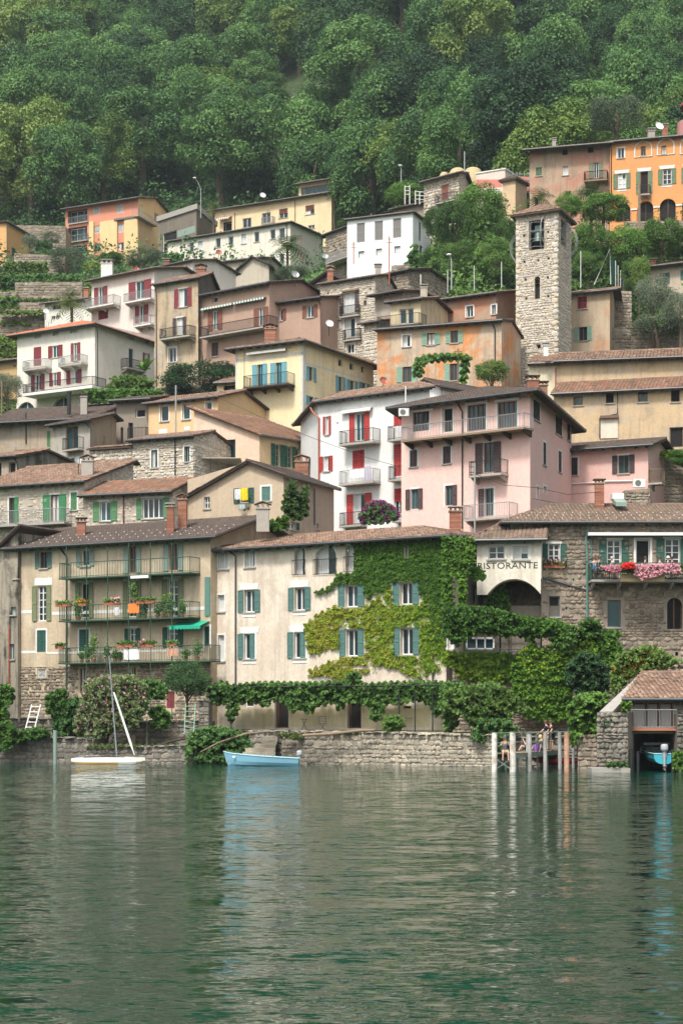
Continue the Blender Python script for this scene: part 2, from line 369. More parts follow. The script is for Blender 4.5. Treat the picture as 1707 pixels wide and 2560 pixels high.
def wall_mesh(mb,fc,z0,z1,holes,mi=0,rev=0.22,top=None,rmi=None):
    us = sorted(set([0,fc.L] + [min(max(h[i],0),fc.L) for h in holes for i in (0,2)]))
    zs = sorted(set([z0,z1] + [min(max(h[i],z0),z1) for h in holes for i in (1,3)]))
    for i in range(len(us) - 1):
        for j in range(len(zs) - 1):
            cu,cz = (us[i] + us[i + 1]) / 2,(zs[j] + zs[j + 1]) / 2
            if any(h[0] < cu < h[2] and h[1] < cz < h[3] for h in holes): continue
            mb.add([fc.p(us[i],0,zs[j]),fc.p(us[i + 1],0,zs[j]),fc.p(us[i + 1],0,zs[j + 1]),fc.p(us[i],0,zs[j + 1])],[(0,1,2,3)],mi)
    for h in holes:
        a,b_,c,d = h; r = -rev
        k = mi if rmi is None else rmi
        mb.add([fc.p(a,0,b_),fc.p(a,0,d),fc.p(a,r,d),fc.p(a,r,b_)],[(0,1,2,3)],k)
        mb.add([fc.p(c,0,b_),fc.p(c,r,b_),fc.p(c,r,d),fc.p(c,0,d)],[(0,1,2,3)],k)
        mb.add([fc.p(a,0,b_),fc.p(a,r,b_),fc.p(c,r,b_),fc.p(c,0,b_)],[(0,1,2,3)],k)
        mb.add([fc.p(a,0,d),fc.p(c,0,d),fc.p(c,r,d),fc.p(a,r,d)],[(0,1,2,3)],k)
# ------------------------------------------------------------ tiled slopes
def tile_slope(name,e0,e1,r1,r0,mat,parent,w_=0.22,l=0.38,hgt=0.055,messy=1.0,seed=3):
    g = np.random.default_rng(seed)
    e0,e1,r0,r1 = [np.array(p,dtype=float) for p in (e0,e1,r0,r1)]
    ue = e1 - e0; Le = np.linalg.norm(ue); ue /= Le
    up = (r0 + r1) / 2 - (e0 + e1) / 2; up = up - ue * (up @ ue); Ls = np.linalg.norm(up); us = up / Ls
    nn = np.cross(ue,us); nn /= np.linalg.norm(nn)
    if nn[2] < 0: nn = -nn
    rows = max(1,int(Ls / l)); l = Ls / rows
    uL1,uR1 = (r0 - e0) @ ue,(r1 - e0) @ ue
    T = []
    for i in range(rows):
        t = (i + .5) / rows; a = uL1 * t; b_ = Le + (uR1 - Le) * t
        k0,k1 = math.ceil(a / w_ - .5),math.floor(b_ / w_ - .5)
        for k in range(k0,k1 + 1): T.append((k * w_,i * l))
    if not T: return None
    T = np.array(T); n = len(T)
    pu = np.array([0,.22,.5,.78,1.0]) * w_; ph = np.array([0,.8,1.0,.8,0.0]) * hgt
    jl = g.normal(0,.012 * messy,n); ju = g.normal(0,.008 * messy,n); jh = np.abs(g.normal(0,.010 * messy,n))
    V = np.zeros((n,10,3))
    for q in range(5):
        for e,(vv,hh) in enumerate(((0.0,.035),(l * 1.12,0.0))):
            V[:,e * 5 + q] = (e0 + (T[:,0] + pu[q] + ju * (1 - e))[:,None] * ue + (T[:,1] + vv + jl * (1 - e))[:,None] * us
                               + (ph[q] * (1 if e == 0 else .85) + hh + jh * (1 - e))[:,None] * nn)
    ft = np.array([(0,1,6,5),(1,2,7,6),(2,3,8,7),(3,4,9,8),(0,4,3,1)])
    Fc = (ft[None] + (np.arange(n) * 10)[:,None,None]).reshape(-1,4)
    a = np.repeat(g.random(n),5)
    b = np.array(BASE.get(parent,Vector((0,0,0))))
    me = poly_np(name,V.reshape(-1,3) - b,Fc,M[mat],a)
    o = link(name,me,parent); o['kind'] = 'stuff'; return o
def cap_line(mb,p,q,r=0.12,seg=0.4):
    p,q = Vector(p),Vector(q); L = (q - p).length; n = max(1,int(L / seg))
    for i in range(n):
        a = p.lerp(q,i / n); b_ = p.lerp(q,(i + 1.12) / n if i < n - 1 else 1)
        mb.tube([a,b_],[r * 1.08,r * .9],6,0,random.random())
# ------------------------------------------------------------ houses
def lerp(a,b,t): return a + (b - a) * t
class House:
    def __init__(s,name,label,R,A,B,C3,depth,ey,wall,base_y=None,zb=None,cat='house',ov=0.6,pitch=18,group=None,w2=None,lift=0.0):
        """A, B, C3: (photo x, distance) of the front left, front right and (or None) back right corner; ey = (corner, photo y of the gutter)"""
        a,b = G(sx(R,A[0]),A[1]),G(sx(R,B[0]),B[1])
        U = (b - a).normalized(); V = Vector((-U.y,U.x,0))
        if C3:
            V = (G(sx(R,C3[0]),C3[1]) - b); 
            if depth is None: depth = V.length
            V.normalize()
        s.depth = depth; s.U,s.V = U,V; s.c = [a,b,b + V * depth,a + V * depth]; s.R = R
        s.fc = [Face(s.c[i],s.c[(i + 1) % 4]) for i in range(4)]
        i,y = ey; q = s.c[i]; Zg = q.y - ov * (0.9 if i < 2 else -.3)
        s.zg = H + (HY - sy(R,y)) * Zg / F; s.ov = ov; s.tan = math.tan(math.radians(pitch))
        s.ze = s.zg + s.tan * ov - 0.02 + lift
        if zb is None: zb = H + (HY - sy(R,base_y)) * a.y / F - 8
        s.zb = zb; s.W = (b - a).length
        s.root = empty(name,a.lerp(b,.5) + Vector((0,0,zb)),label,cat,group)
        s.holes = [[],[],[],[]]; s.wall = wall; s.w2 = w2; s.tops = [None] * 4; s.rf = None; s.extra = []
    # roofs -------------------------------------------------
    def roof(s,kind='ridge',tile='tile_old',il=0.0,ir=0.0,rd=None,rk=0.45,sr=0.5,zr=None,zl=None,tw=0.24,tl=0.40,gut=True,messy=1.0,vis=(0,1,3),fascia='darkwood',cap=True,ridge_y=None):
        U,V,ov,D,W = s.U,s.V,s.ov,s.depth,s.W
        A = s.c[0]
        def pt(u,v,z): q = A + U * u + V * v; return Vector((q.x,q.y,z))
        slopes = []
        if kind == 'ridge':
            rd = D / 2 if rd is None else rd
            if ridge_y is not None:   # (R,x,y) of the ridge: sets the pitch
                R,x,y = ridge_y; q = s.c[0].lerp(s.c[1],.5) + V * rd; Zr = s.c[0].y + V.y * rd + (s.c[1].y - s.c[0].y) * .5
                zr_ = H + (HY - sy(R,y)) * Zr / F; s.tan = (zr_ - s.zg) / (rd + ov); s.ze = s.zg + s.tan * ov - .02
                print('PITCH %s %.1f' % (s.root.name,math.degrees(math.atan(s.tan))))
            zr_ = s.zg + s.tan * (rd + ov); zbk = zr_ - s.tan * (D - rd + ov)
            l0 = -ov if il else -rk; r0 = W + (ov if ir else rk)
            e0,e1 = pt(l0,-ov,s.zg),pt(r0,-ov,s.zg); r0_,r1_ = pt(il if il else -rk,rd,zr_),pt(W - ir if ir else W + rk,rd,zr_)
            b1,b0 = pt(r0,D + ov,zbk),pt(l0,D + ov,zbk)
            slopes.append((e0,e1,r1_,r0_)); slopes.append((b1,b0,r0_,r1_))
            if ir: slopes.append((e1,b1,r1_,r1_))
            if il: slopes.append((b0,e0,r0_,r0_))
            kinds = [0,2] + ([1] if ir else []) + ([3] if il else [])
            if not ir: s.tops[1] = lambda u,L: s.ze + s.tan * min(u,(2 * rd - u) if rd < D - .01 else u)
            if not il: s.tops[3] = lambda u,L: s.ze + s.tan * min(L - u,(2 * rd - (L - u)) if rd < D - .01 else L - u)
            s.kpts = {1: [rd],3: [D - rd]}
        elif kind == 'gable':
            us = W * sr; tl_ = s.tan
            zl = s.zg if zl is None else zl
            # ridge height from right gutter and left gutter heights
            if sr <= 0.001: zr_ = s.zg + s.tan * (W + ov); 
            else: zr_ = s.zg + s.tan * (W - us + ov)
            l0,r0 = -ov,W + ov
            if sr <= 0.001: slopes.append((pt(r0,-rk,s.zg),pt(r0,D + rk,s.zg),pt(-rk,D + rk,zr_ + s.tan * 0),pt(-rk,-rk,zr_))); kinds = [1]
            elif sr >= .999:
                zr_ = s.zg + s.tan * (W + ov); slopes.append((pt(l0,D + rk,s.zg),pt(l0,-rk,s.zg),pt(W + rk,-rk,zr_),pt(W + rk,D + rk,zr_))); kinds = [3]
            else:
                tL = (zr_ - zl) / (us + ov)
                slopes.append((pt(r0,-rk,s.zg),pt(r0,D + rk,s.zg),pt(us,D + rk,zr_),pt(us,-rk,zr_)))
                slopes.append((pt(l0,D + rk,zl),pt(l0,-rk,zl),pt(us,-rk,zr_),pt(us,D + rk,zr_))); kinds = [1,3]
                tl_ = tL
            def top(u,L,us=us,zr_=zr_,tR=s.tan,tL=tl_):
                if sr <= .001: return s.ze + s.tan * (W - u)
                if sr >= .999: return s.ze + s.tan * u
                return zr_ - (tR * (u - us) if u > us else tL * (us - u)) - .04
            s.tops[0] = top; s.tops[2] = lambda u,L: top(L - u,L)
            if sr <= .001: s.tops[3] = lambda u,L: s.ze + s.tan * W
            if sr >= .999: s.tops[1] = lambda u,L: s.ze + s.tan * W
            if .001 < sr < .999: s.tops[3] = lambda u,L: zr_ - tl_ * us - .04
            s.kpts = {0: [us],2: [W - us]}
        # deck
        mb = MB(); T = 0.16
        for q in slopes:
            q = list(q); up = [p - Vector((0,0,0.012)) for p in q]; dn = [p - Vector((0,0,T)) for p in q]
            mb.add(up + dn,[(0,1,2,3),(7,6,5,4),(0,4,5,1),(1,5,6,2),(2,6,7,3),(3,7,4,0)])
        s.rf = mb.obj('roof',M[fascia],s.root)
        for k,q in zip(kinds,slopes):
            if k in vis: tile_slope('roof_tiles',q[0],q[1],q[2],q[3],tile,s.rf,tw,tl,0.06,messy,seed=int(abs(q[0].x * 13)) + k)
        if cap:
            cb = MB()
            if kind == 'ridge':
                cap_line(cb,r0_ + Vector((0,0,.03)),r1_ + Vector((0,0,.03)))
                if ir: cap_line(cb,e1,r1_); cap_line(cb,b1,r1_)
                if il: cap_line(cb,e0,r0_); cap_line(cb,b0,r0_)
            else:
                if .001 < sr < .999: cap_line(cb,pt(us,-rk,zr_ + .03),pt(us,D + rk,zr_ + .03))
                else: q = slopes[0]; cap_line(cb,q[3],q[2]); 
                for q in slopes: cap_line(cb,q[0],q[3],.07); cap_line(cb,q[1],q[2],.07)
            o = cb.obj('ridge_tiles',M[tile],s.rf); o['kind'] = 'stuff'
        if gut:
            gb = MB()
            for k,q in zip(kinds,slopes):
                if k in vis:
                    z = Vector((0,0,-.05)); gb.tube([q[0] + z,q[1] + z],.085,6)
            gb.obj('gutter',M['gutter'],s.root)
        # rafter ends under the front gutter
        if kind == 'ridge' and s.ov > .4 and s.c[0].y < 190:
            rb = MB(); n = int(W / .8)
            for i in range(n + 1):
                u = i * W / n
                rb.frame_box(pt(u - .05,-ov + .06,s.zg - T - .1),U * .1,V * ov + Vector((0,0,s.tan * ov)),Vector((0,0,.1)))
            rb.obj('rafters',M['darkwood'],s.root)['kind'] = 'stuff'
        s.slopes = slopes; return s
    def flat(s,h=0.2,mat='concrete',o=0.2):
        mb = MB(); U,V = s.U,s.V; a = s.c[0] - U * o - V * o
        mb.frame_box((a.x,a.y,s.ze),U * (s.W + 2 * o),V * (s.depth + 2 * o),Vector((0,0,h))); s.rf = mb.obj('roof',M[mat],s.root); return s
    # openings ----------------------------------------------
    def win(s,f,R,L,col='green',fr='white',glass='glass',trim=None,lint=None,cols=2,rows=1,rev=0.2,sill=True,sw=None,dark=False,cur=0.3,open_=False):
        fc = s.fc[f]; col0 = col
        for it in L:
            x0,y0,x1,y1 = it[:4]; sh = it[4] if len(it) > 4 else ''
            u0,z0,u1,z1 = fc.rect(R,x0,y0,x1,y1); w_,h_ = u1 - u0,z1 - z0
            s.holes[f].append((u0,z0,u1,z1))
            b = MB(); t = min(.07,w_ * .1)
            fz = [(u0,u0 + t,z0,z1),(u1 - t,u1,z0,z1),(u0 + t,u1 - t,z1 - t,z1),(u0 + t,u1 - t,z0,z0 + t)]
            for a0,a1,b0,b1 in fz: fc.box(b,a0,a1,-rev - .02,-rev + .06,b0,b1)
            if not dark:
                for i in range(1,cols): m = lerp(u0,u1,i / cols); fc.box(b,m - t * .55,m + t * .55,-rev - .02,-rev + .055,z0 + t,z1 - t)
                for j in range(1,rows): m = lerp(z0,z1,j / rows); fc.box(b,u0 + t,u1 - t,-rev - .02,-rev + .045,m - .022,m + .022)
            mats = [M[fr],M['slabstone'],M['trim']]
            if sill: fc.box(b,u0 - .1,u1 + .1,-rev + .06,.09,z0 - .09,z0 - .003,1)
            if trim:
                q = .13; a0,a1,c0,c1 = u0 - q,u1 + q,z0 - (0 if sill else q),z1 + q
                fc.box(b,a0,u0 - .002,-.02,.025,c0,c1,2); fc.box(b,u1 + .002,a1,-.02,.025,c0,c1,2); fc.box(b,u0,u1,-.02,.025,z1 + .002,c1,2)
            if lint:
                q = w_ * .42
                k = len(b.v); 
                for n in (.0,.035):
                    for (uu,zz) in ((u0 - q * .7,z1 + .04),(u1 + q * .7,z1 + .04),(u1 + q,z1 + .42),(u0 - q,z1 + .42)): b.v.append(tuple(fc.p(uu,n,zz)))
                for fcs in ((k + 4,k + 5,k + 6,k + 7),(k,k + 1,k + 5,k + 4),(k + 1,k + 2,k + 6,k + 5),(k + 2,k + 3,k + 7,k + 6),(k + 3,k,k + 4,k + 7)): b.f.append(fcs); b.m.append(2); b.a.append(0)
                fc.box(b,u0 - .1,u1 + .1,-.01,.03,z0 - .32,z0 - .1,2)
            wo_ = b.obj('window',mats,s.root)
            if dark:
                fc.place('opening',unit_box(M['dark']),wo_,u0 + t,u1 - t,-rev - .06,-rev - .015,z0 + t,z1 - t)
            else:
                iw = (u1 - u0 - 2 * t) / cols; ih = (z1 - z0 - 2 * t) / rows
                small = (iw * F / fc.O.y < 6 or ih * F / fc.O.y < 8)
                R_,C_ = (1,1) if small else (rows,cols)
                iw = (u1 - u0 - 2 * t) / C_; ih = (z1 - z0 - 2 * t) / R_
                cu = random.random() < cur
                for i in range(C_):
                    for j in range(R_):
                        g_ = M[glass] if not (cu and (i == 0 or random.random() < .5)) else M['curtain']
                        fc.place('pane',unit_box(g_),wo_,u0 + t + i * iw,u0 + t + (i + 1) * iw,-rev - .03,-rev,z0 + t + j * ih,z0 + t + (j + 1) * ih)
            cc = it[5] if len(it) > 5 else col0
            if sh:
                q = (sw or .5) * w_; ex = .03
                me = unit_shutter(cc)
                if sh in 'olh': 
                    o = fc.place('shutter',me,wo_,u0 - q - ex,u0 - ex,.03,.075,z0,z1)
                if sh in 'or': fc.place('shutter',me,wo_,u1 + ex,u1 + q + ex,.03,.075,z0,z1)
                if sh == 'c':
                    fc.place('shutter',me,wo_,u0,(u0 + u1) / 2 - .008,-.05,.0,z0,z1); fc.place('shutter',me,wo_,(u0 + u1) / 2 + .008,u1,-.05,.0,z0,z1)
                if sh == 'h': fc.place('shutter',me,wo_,(u0 + u1) / 2 + .01,u1,-.05,.0,z0,z1)
                if sh == 'b': # roller blind lowered over the whole opening
                    fc.place('roller_blind',unit_shutter(cc),wo_,u0 + .02,u1 - .02,-.1,-.05,z0,z1)
                if sh == 't': # blind lowered over the upper part
                    fc.place('roller_blind',unit_shutter(cc),wo_,u0 + .02,u1 - .02,-.1,-.05,lerp(z0,z1,.5),z1)
        return s
    def hole(s,f,R,x0,y0,x1,y1): s.holes[f].append(s.fc[f].rect(R,x0,y0,x1,y1)); return s.holes[f][-1]
    def arch(s,f,R,L,wallmat,fr='white',glass='glass',rev=.35,back='white',rail=True,dark=False):
        """arched openings: square hole with curved spandrel pieces filling its upper corners"""
        fc = s.fc[f]
        for x0,y0,x1,y1 in L:
            u0,z0,u1,z1 = fc.rect(R,x0,y0,x1,y1); s.holes[f].append((u0,z0,u1,z1)); r = (u1 - u0) / 2; uc = (u0 + u1) / 2
            b = MB(); n = 14; zc = z1 - r
            for sgn in (-1,1):
                for i in range(n):
                    t0,t1 = math.pi / 2 * i / n,math.pi / 2 * (i + 1) / n
                    p0,p1 = (uc + sgn * r * math.cos(t0),zc + r * math.sin(t0)),(uc + sgn * r * math.cos(t1),zc + r * math.sin(t1))
                    k = len(b.v)
                    for nn in (.002,-rev):
                        for q in (p0,p1,(p1[0],z1),(p0[0],z1)): b.v.append(tuple(fc.p(q[0],nn,q[1])))
                    b.f += [(k,k + 1,k + 2,k + 3),(k,k + 4,k + 5,k + 1)]; b.m += [0,0]; b.a += [0,0]
            b.obj('arch_head',wallmat,s.root)
            b = MB(); t = .06
            fc.box(b,u0 + .0,u0 + t,-rev - .02,-rev + .05,z0,zc); fc.box(b,u1 - t,u1,-rev - .02,-rev + .05,z0,zc); fc.box(b,uc - .04,uc + .04,-rev - .02,-rev + .05,z0,z1)
            wo_ = b.obj('window',M[fr],s.root)
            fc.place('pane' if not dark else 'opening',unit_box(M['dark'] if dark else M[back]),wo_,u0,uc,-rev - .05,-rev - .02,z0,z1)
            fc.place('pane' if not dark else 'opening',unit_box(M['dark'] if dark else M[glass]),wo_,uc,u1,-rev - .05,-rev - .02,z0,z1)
            if rail:
                b = MB(); n = max(4,int((u1 - u0) / .12)); zt = z0 + .95
                for i in range(n + 1):
                    u = lerp(u0 - .08,u1 + .08,i / n); b.tube([fc.p(u,.08,z0 + .02),fc.p(u,.13,z0 + .35),fc.p(u,.08,zt)],.012,4)
                b.tube([fc.p(u0 - .12,.08,zt),fc.p(u1 + .12,.08,zt)],.022,4); b.tube([fc.p(u0 - .12,.08,z0 + .04),fc.p(u1 + .12,.08,z0 + .04)],.02,4)
                b.obj('railing',M['iron'],wo_)
    # balconies ---------------------------------------------
    def balc(s,f,R,x0,x1,y,d=1.0,rh=1.0,rail='iron',slab='slabstone',brk=3,th=.14,brm=None,gap=.13,belly=False):
        fc = s.fc[f]; u0,z0,u1,_ = fc.rect(R,x0,y,x1,y,d)
        b = MB(); fc.box(b,u0,u1,-.02,d,z0 - th,z0)
        sl_ = b.obj('balcony',[M[slab]],s.root)
        if brk:
            b = MB()
            for i in range(brk):
                u = lerp(u0 + .2,u1 - .2,i / max(1,brk - 1))
                v = [fc.p(u - .07,0,z0 - th),fc.p(u - .07,d * .85,z0 - th),fc.p(u - .07,d * .8,z0 - th - .12),fc.p(u - .07,0,z0 - th - .42)]
                v += [q + fc.U * .14 for q in v]
                b.add(v,[(0,1,2,3),(7,6,5,4),(0,4,5,1),(1,5,6,2),(2,6,7,3),(3,7,4,0)])
            b.obj('bracket',M[brm or slab],sl_)
        b = MB(); r = .014 if fc.O.y < 170 else .02
        def run(p,q):
            n = max(1,int((q - p).length / gap)); zt = Vector((0,0,rh))
            for i in range(n + 1):
                o = p.lerp(q,i / n)
                if belly: b.tube([o,o + fc.N * .14 + Vector((0,0,rh * .3)),o + zt],r,4,cap=False)
                else: b.tube([o,o + zt],r * (1.8 if i in (0,n) else 1),4,cap=False)
            b.tube([p + zt,q + zt],r * 1.8,4); b.tube([p + Vector((0,0,.08)),q + Vector((0,0,.08))],r * 1.3,4)
        e = .05; A_,B_,C_,D_ = fc.p(u0 + e,0,z0),fc.p(u0 + e,d - e,z0),fc.p(u1 - e,d - e,z0),fc.p(u1 - e,0,z0)
        run(A_,B_); run(B_,C_); run(C_,D_)
        b.obj('railing',M[rail],sl_)
        return (fc,u0,u1,z0,d)
    def pipe(s,f,R,pts,mat='gutter',r=.055,off=.09):
        fc = s.fc[f]; b = MB(); b.tube([fc.p(*(lambda q: (q[0],off,q[1]))(fc.hit(sx(R,x),sy(R,y),off))) for x,y in pts],r,6); b.obj('drainpipe',M[mat],s.root)
    def panel(s,f,R,x0,y0,x1,y1,mat,n0=-.02,n1=.03,name='trim',par=None):
        fc = s.fc[f]; u0,z0,u1,z1 = fc.rect(R,x0,y0,x1,y1,n1); b = MB(); fc.box(b,u0,u1,n0,n1,z0,z1); return b.obj(name,M[mat] if isinstance(mat,str) else mat,par or s.root)
    def awning(s,f,R,x0,x1,y,d=.9,drop=.35,mats=('white',),name='awning',stripes=0):
        fc = s.fc[f]; u0,z0,u1,_ = fc.rect(R,x0,y,x1,y,0); b = MB(); n = max(1,stripes or int((u1 - u0) / .25))
        for i in range(n):
            a0,a1 = lerp(u0,u1,i / n),lerp(u0,u1,(i + 1) / n); m = i % len(mats)
            b.add([fc.p(a0,.03,z0),fc.p(a1,.03,z0),fc.p(a1,d,z0 - drop),fc.p(a0,d,z0 - drop),fc.p(a1,d,z0 - drop - .16),fc.p((a0 + a1) / 2,d + .01,z0 - drop - .24),fc.p(a0,d,z0 - drop - .16)],
                  [(0,1,2,3),(3,2,4,5,6)],m)
        return b.obj(name,[M[k] for k in mats],s.root)
    def chim(s,R,x0,x1,ytop,ybot,Z,mat='brick',cap='concrete',style='box',n=4):
        a,c = PR(R,x0,ytop,Z),PR(R,x1,ybot,Z); w_ = c.x - a.x; zt,z0 = a.z,c.z - .6; hh = zt - c.z
        ch = .28 * w_ + .15; b = MB(); y0,y1 = Z - w_ * .4,Z + w_ * .4
        rnd = random.random
        zc = zt - ch
        if mat == 'brick' and w_ * F / Z > 12:
            z = z0
            while z < zc - .02:
                h = min(.1,zc - z); m = w_ * .01 * random.uniform(0,2); b.box(a.x + m,y0 + m,z,c.x - m,y1 - m,z + h * .86,0,rnd()); b.box(a.x + .03,y0 + .03,z + h * .86,c.x - .03,y1 - .03,z + h + .001,1); z += h
            mats = [M['brick_pc'],M['mortar']]
        else: b.box(a.x,y0,z0,c.x,y1,zc); mats = [M[mat]]
        b.box(a.x - .06,y0 - .06,zc,c.x + .06,y1 + .06,zc + .08,len(mats) - 1)
        o = b.obj('chimney',mats,s.root); b = MB()
        q = w_ * .16
        for xx in (a.x + .02,c.x - q - .02,(a.x + c.x - q) / 2):
            for yy in (y0 + .02,y1 - q): b.box(xx,yy,zc + .08,xx + q,yy + q,zt - .07)
        if style == 'tiles':
            xm = (a.x + c.x) / 2
            for sg in (-1,1):
                b.add([(xm,y0 - .12,zt + .16),(xm,y1 + .12,zt + .16),(xm + sg * (w_ / 2 + .14),y1 + .12,zt - .04),(xm + sg * (w_ / 2 + .14),y0 - .12,zt - .04)],[(0,1,2,3)],1)
                b.add([(xm,y0 - .12,zt + .11),(xm,y1 + .12,zt + .11),(xm + sg * (w_ / 2 + .14),y1 + .12,zt - .09),(xm + sg * (w_ / 2 + .14),y0 - .12,zt - .09)],[(3,2,1,0)],1)
                b.add([(xm,y0 - .12,zt + .16),(xm + sg * (w_ / 2 + .14),y0 - .12,zt - .04),(xm + sg * (w_ / 2 + .14),y0 - .12,zt - .09),(xm,y0 - .12,zt + .11)],[(0,1,2,3)],1)
        else: b.box(a.x - .1,y0 - .1,zt - .07,c.x + .1,y1 + .1,zt,1)
        b.obj('chimney_cap',[M['brick'] if mat == 'brick' else M['concrete'],M['tile_old'] if style == 'tiles' else M[cap]],o)
        return o
    def finish(s,stone=None,size=.36,nobj=0,cover=1.0,faces=(0,1),rev=.22,zmin=None,maskfn=None,proud=.05,rmi=None):
        mb = MB()
        for i in range(4):
            fc = s.fc[i]; tp = s.tops[i]; ks = [0,fc.L] + (getattr(s,'kpts',{}).get(i,[]))
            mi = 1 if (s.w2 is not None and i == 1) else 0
            wall_mesh(mb,fc,s.zb,s.ze,s.holes[i],mi,rev,rmi=(len([1 for _ in (s.w2,) if _]) + 1) if rmi else None)
            if tp:
                ks = sorted(k for k in ks if -1e-6 <= k <= fc.L + 1e-6)
                top = [fc.p(k,0,max(tp(k,fc.L),s.ze)) for k in ks]
                mb.add([fc.p(0,0,s.ze),fc.p(fc.L,0,s.ze)] + list(reversed(top)),[tuple(range(2 + len(top)))],mi)
        wm = s.wall if not isinstance(s.wall,str) else M[s.wall]
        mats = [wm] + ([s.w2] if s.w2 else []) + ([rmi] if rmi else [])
        s.wo = mb.obj('wall',mats,s.root)
        if stone:
            nf = len(faces)
            for j,i in enumerate(faces):
                fc = s.fc[i]; tp = s.tops[i]; tf = (lambda u,tp=tp,fc=fc: max(tp(u,fc.L),s.ze)) if tp else None
                zt = max([tf(k) for k in [0,fc.L] + s.kpts.get(i,[])]) if tf else s.ze
                vis0 = s.zb + 1.0 if zmin is None else zmin
                stone_face(s.wo,fc,0,fc.L,vis0,zt,s.holes[i],size,stone,nobj if j == 0 else nobj // 3,proud,cover,tf,seed=int(fc.O.y * 7) + i,maskfn=maskfn if i == 0 else None)
        return s
M['brick_pc'] = pieces('brick courses',[(0.38,0.15,0.09),(0.30,0.12,0.08),(0.45,0.22,0.14),(0.26,0.12,0.09)],damt=0.3)
M['stone_quay'] = pieces('pale quay stone',[(0.40,0.35,0.27),(0.50,0.44,0.34),(0.33,0.29,0.23),(0.56,0.49,0.39),(0.28,0.25,0.21)],damt=0.75,dscale=0.3,dirt=(0.07,0.065,0.055))  # paler stone tones than the grey quay stone
# ------------------------------------------------------------ foliage
_lat = np.random.default_rng(99).uniform(-1,1,(64,64,64))
def cnoise(p,s=1.0,o=0.0):
    """value noise, two octaves, about -1..1"""
    out = 0
    for k,(f,a) in enumerate(((.9,1.0),(2.1,.5))):
        q = np.asarray(p) * s * f + np.array([o * 7.3 + 11,o * 3.1 + 5,o * 1.7 + 2]) + k * 17.3
        i = np.floor(q).astype(int); t = q - i; t = t * t * (3 - 2 * t); i0,i1 = i % 64,(i + 1) % 64; v = 0
        for a0 in (0,1):
            for b0 in (0,1):
                for c0 in (0,1):
                    w_ = (t[:,0] if a0 else 1 - t[:,0]) * (t[:,1] if b0 else 1 - t[:,1]) * (t[:,2] if c0 else 1 - t[:,2])
                    v = v + w_ * _lat[(i1 if a0 else i0)[:,0],(i1 if b0 else i0)[:,1],(i1 if c0 else i0)[:,2]]
        out = out + a * v
    return np.clip(out * 1.15,-1.2,1.2)
def leaf_quads(c,nrm,size,g,asp=1.5):
    n = len(c); r = g.normal(size=(n,3)); t = np.cross(nrm,r); t /= np.linalg.norm(t,axis=1)[:,None] + 1e-9
    b = np.cross(nrm,t); b /= np.linalg.norm(b,axis=1)[:,None] + 1e-9
    s = (size * g.uniform(.6,1.35,n))[:,None]
    t,b = t * s * .5 * asp,b * s * .5
    return np.stack([c - t,c - b * .9 + nrm * s * .12,c + t,c + b * .9 + nrm * s * .12],axis=1)
def crown_mesh(name,mat,seed,ncl=26,nl=5000,leaf=.07,shape='round',fill=.25,tonev=.28):
    """unit crown: about 1 radius wide, centred at height 0, spread of leaf clumps"""
    g = np.random.default_rng(seed)
    cl = []
    for i in range(ncl):
        t = g.uniform(0,2 * np.pi)
        if shape == 'cone':
            z = g.uniform(-1,1); rr = (1 - (z + 1) / 2) * .8 + .08; rad = rr * .42 + .1; d = rr * g.uniform(.4,1) * .85
        elif shape == 'column':
            z = g.uniform(-1,1); rr = .75 * math.sqrt(max(.06,1 - abs(z) ** 2.4)); rad = .28; d = rr * g.uniform(.3,1)
        else:
            z = g.uniform(-.75,.8); rr = math.sqrt(max(0.02,1 - z * z)); rad = g.uniform(.2,.42); d = (rr - rad * .5) * g.uniform(.55,1.05) ** .6
        cl.append((d * math.cos(t),d * math.sin(t),z * (.95 if shape != 'round' else .78),rad,g.uniform(-tonev,tonev)))
    cl = np.array(cl)
    w_ = cl[:,3] ** 2; k = g.choice(ncl,nl,p=w_ / w_.sum())
    d = g.normal(size=(nl,3)); d /= np.linalg.norm(d,axis=1)[:,None]
    d[:,2] = np.where(d[:,2] < -.35,-d[:,2],d[:,2])
    rr = cl[k,3] * (1 - g.random(nl) ** 2 * .45) * (1 + .18 * cnoise(d * 3 + cl[k,:3] * 4,1.3))
    c = cl[k,:3] + d * rr[:,None]
    nr = d + g.normal(size=(nl,3)) * .55 + np.array([0,0,.35]); nr /= np.linalg.norm(nr,axis=1)[:,None]
    v = leaf_quads(c,nr,leaf,g)
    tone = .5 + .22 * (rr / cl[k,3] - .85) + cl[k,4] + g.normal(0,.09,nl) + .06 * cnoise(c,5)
    me = quads_np(name,v,mat,np.clip(tone,0,1)); return me
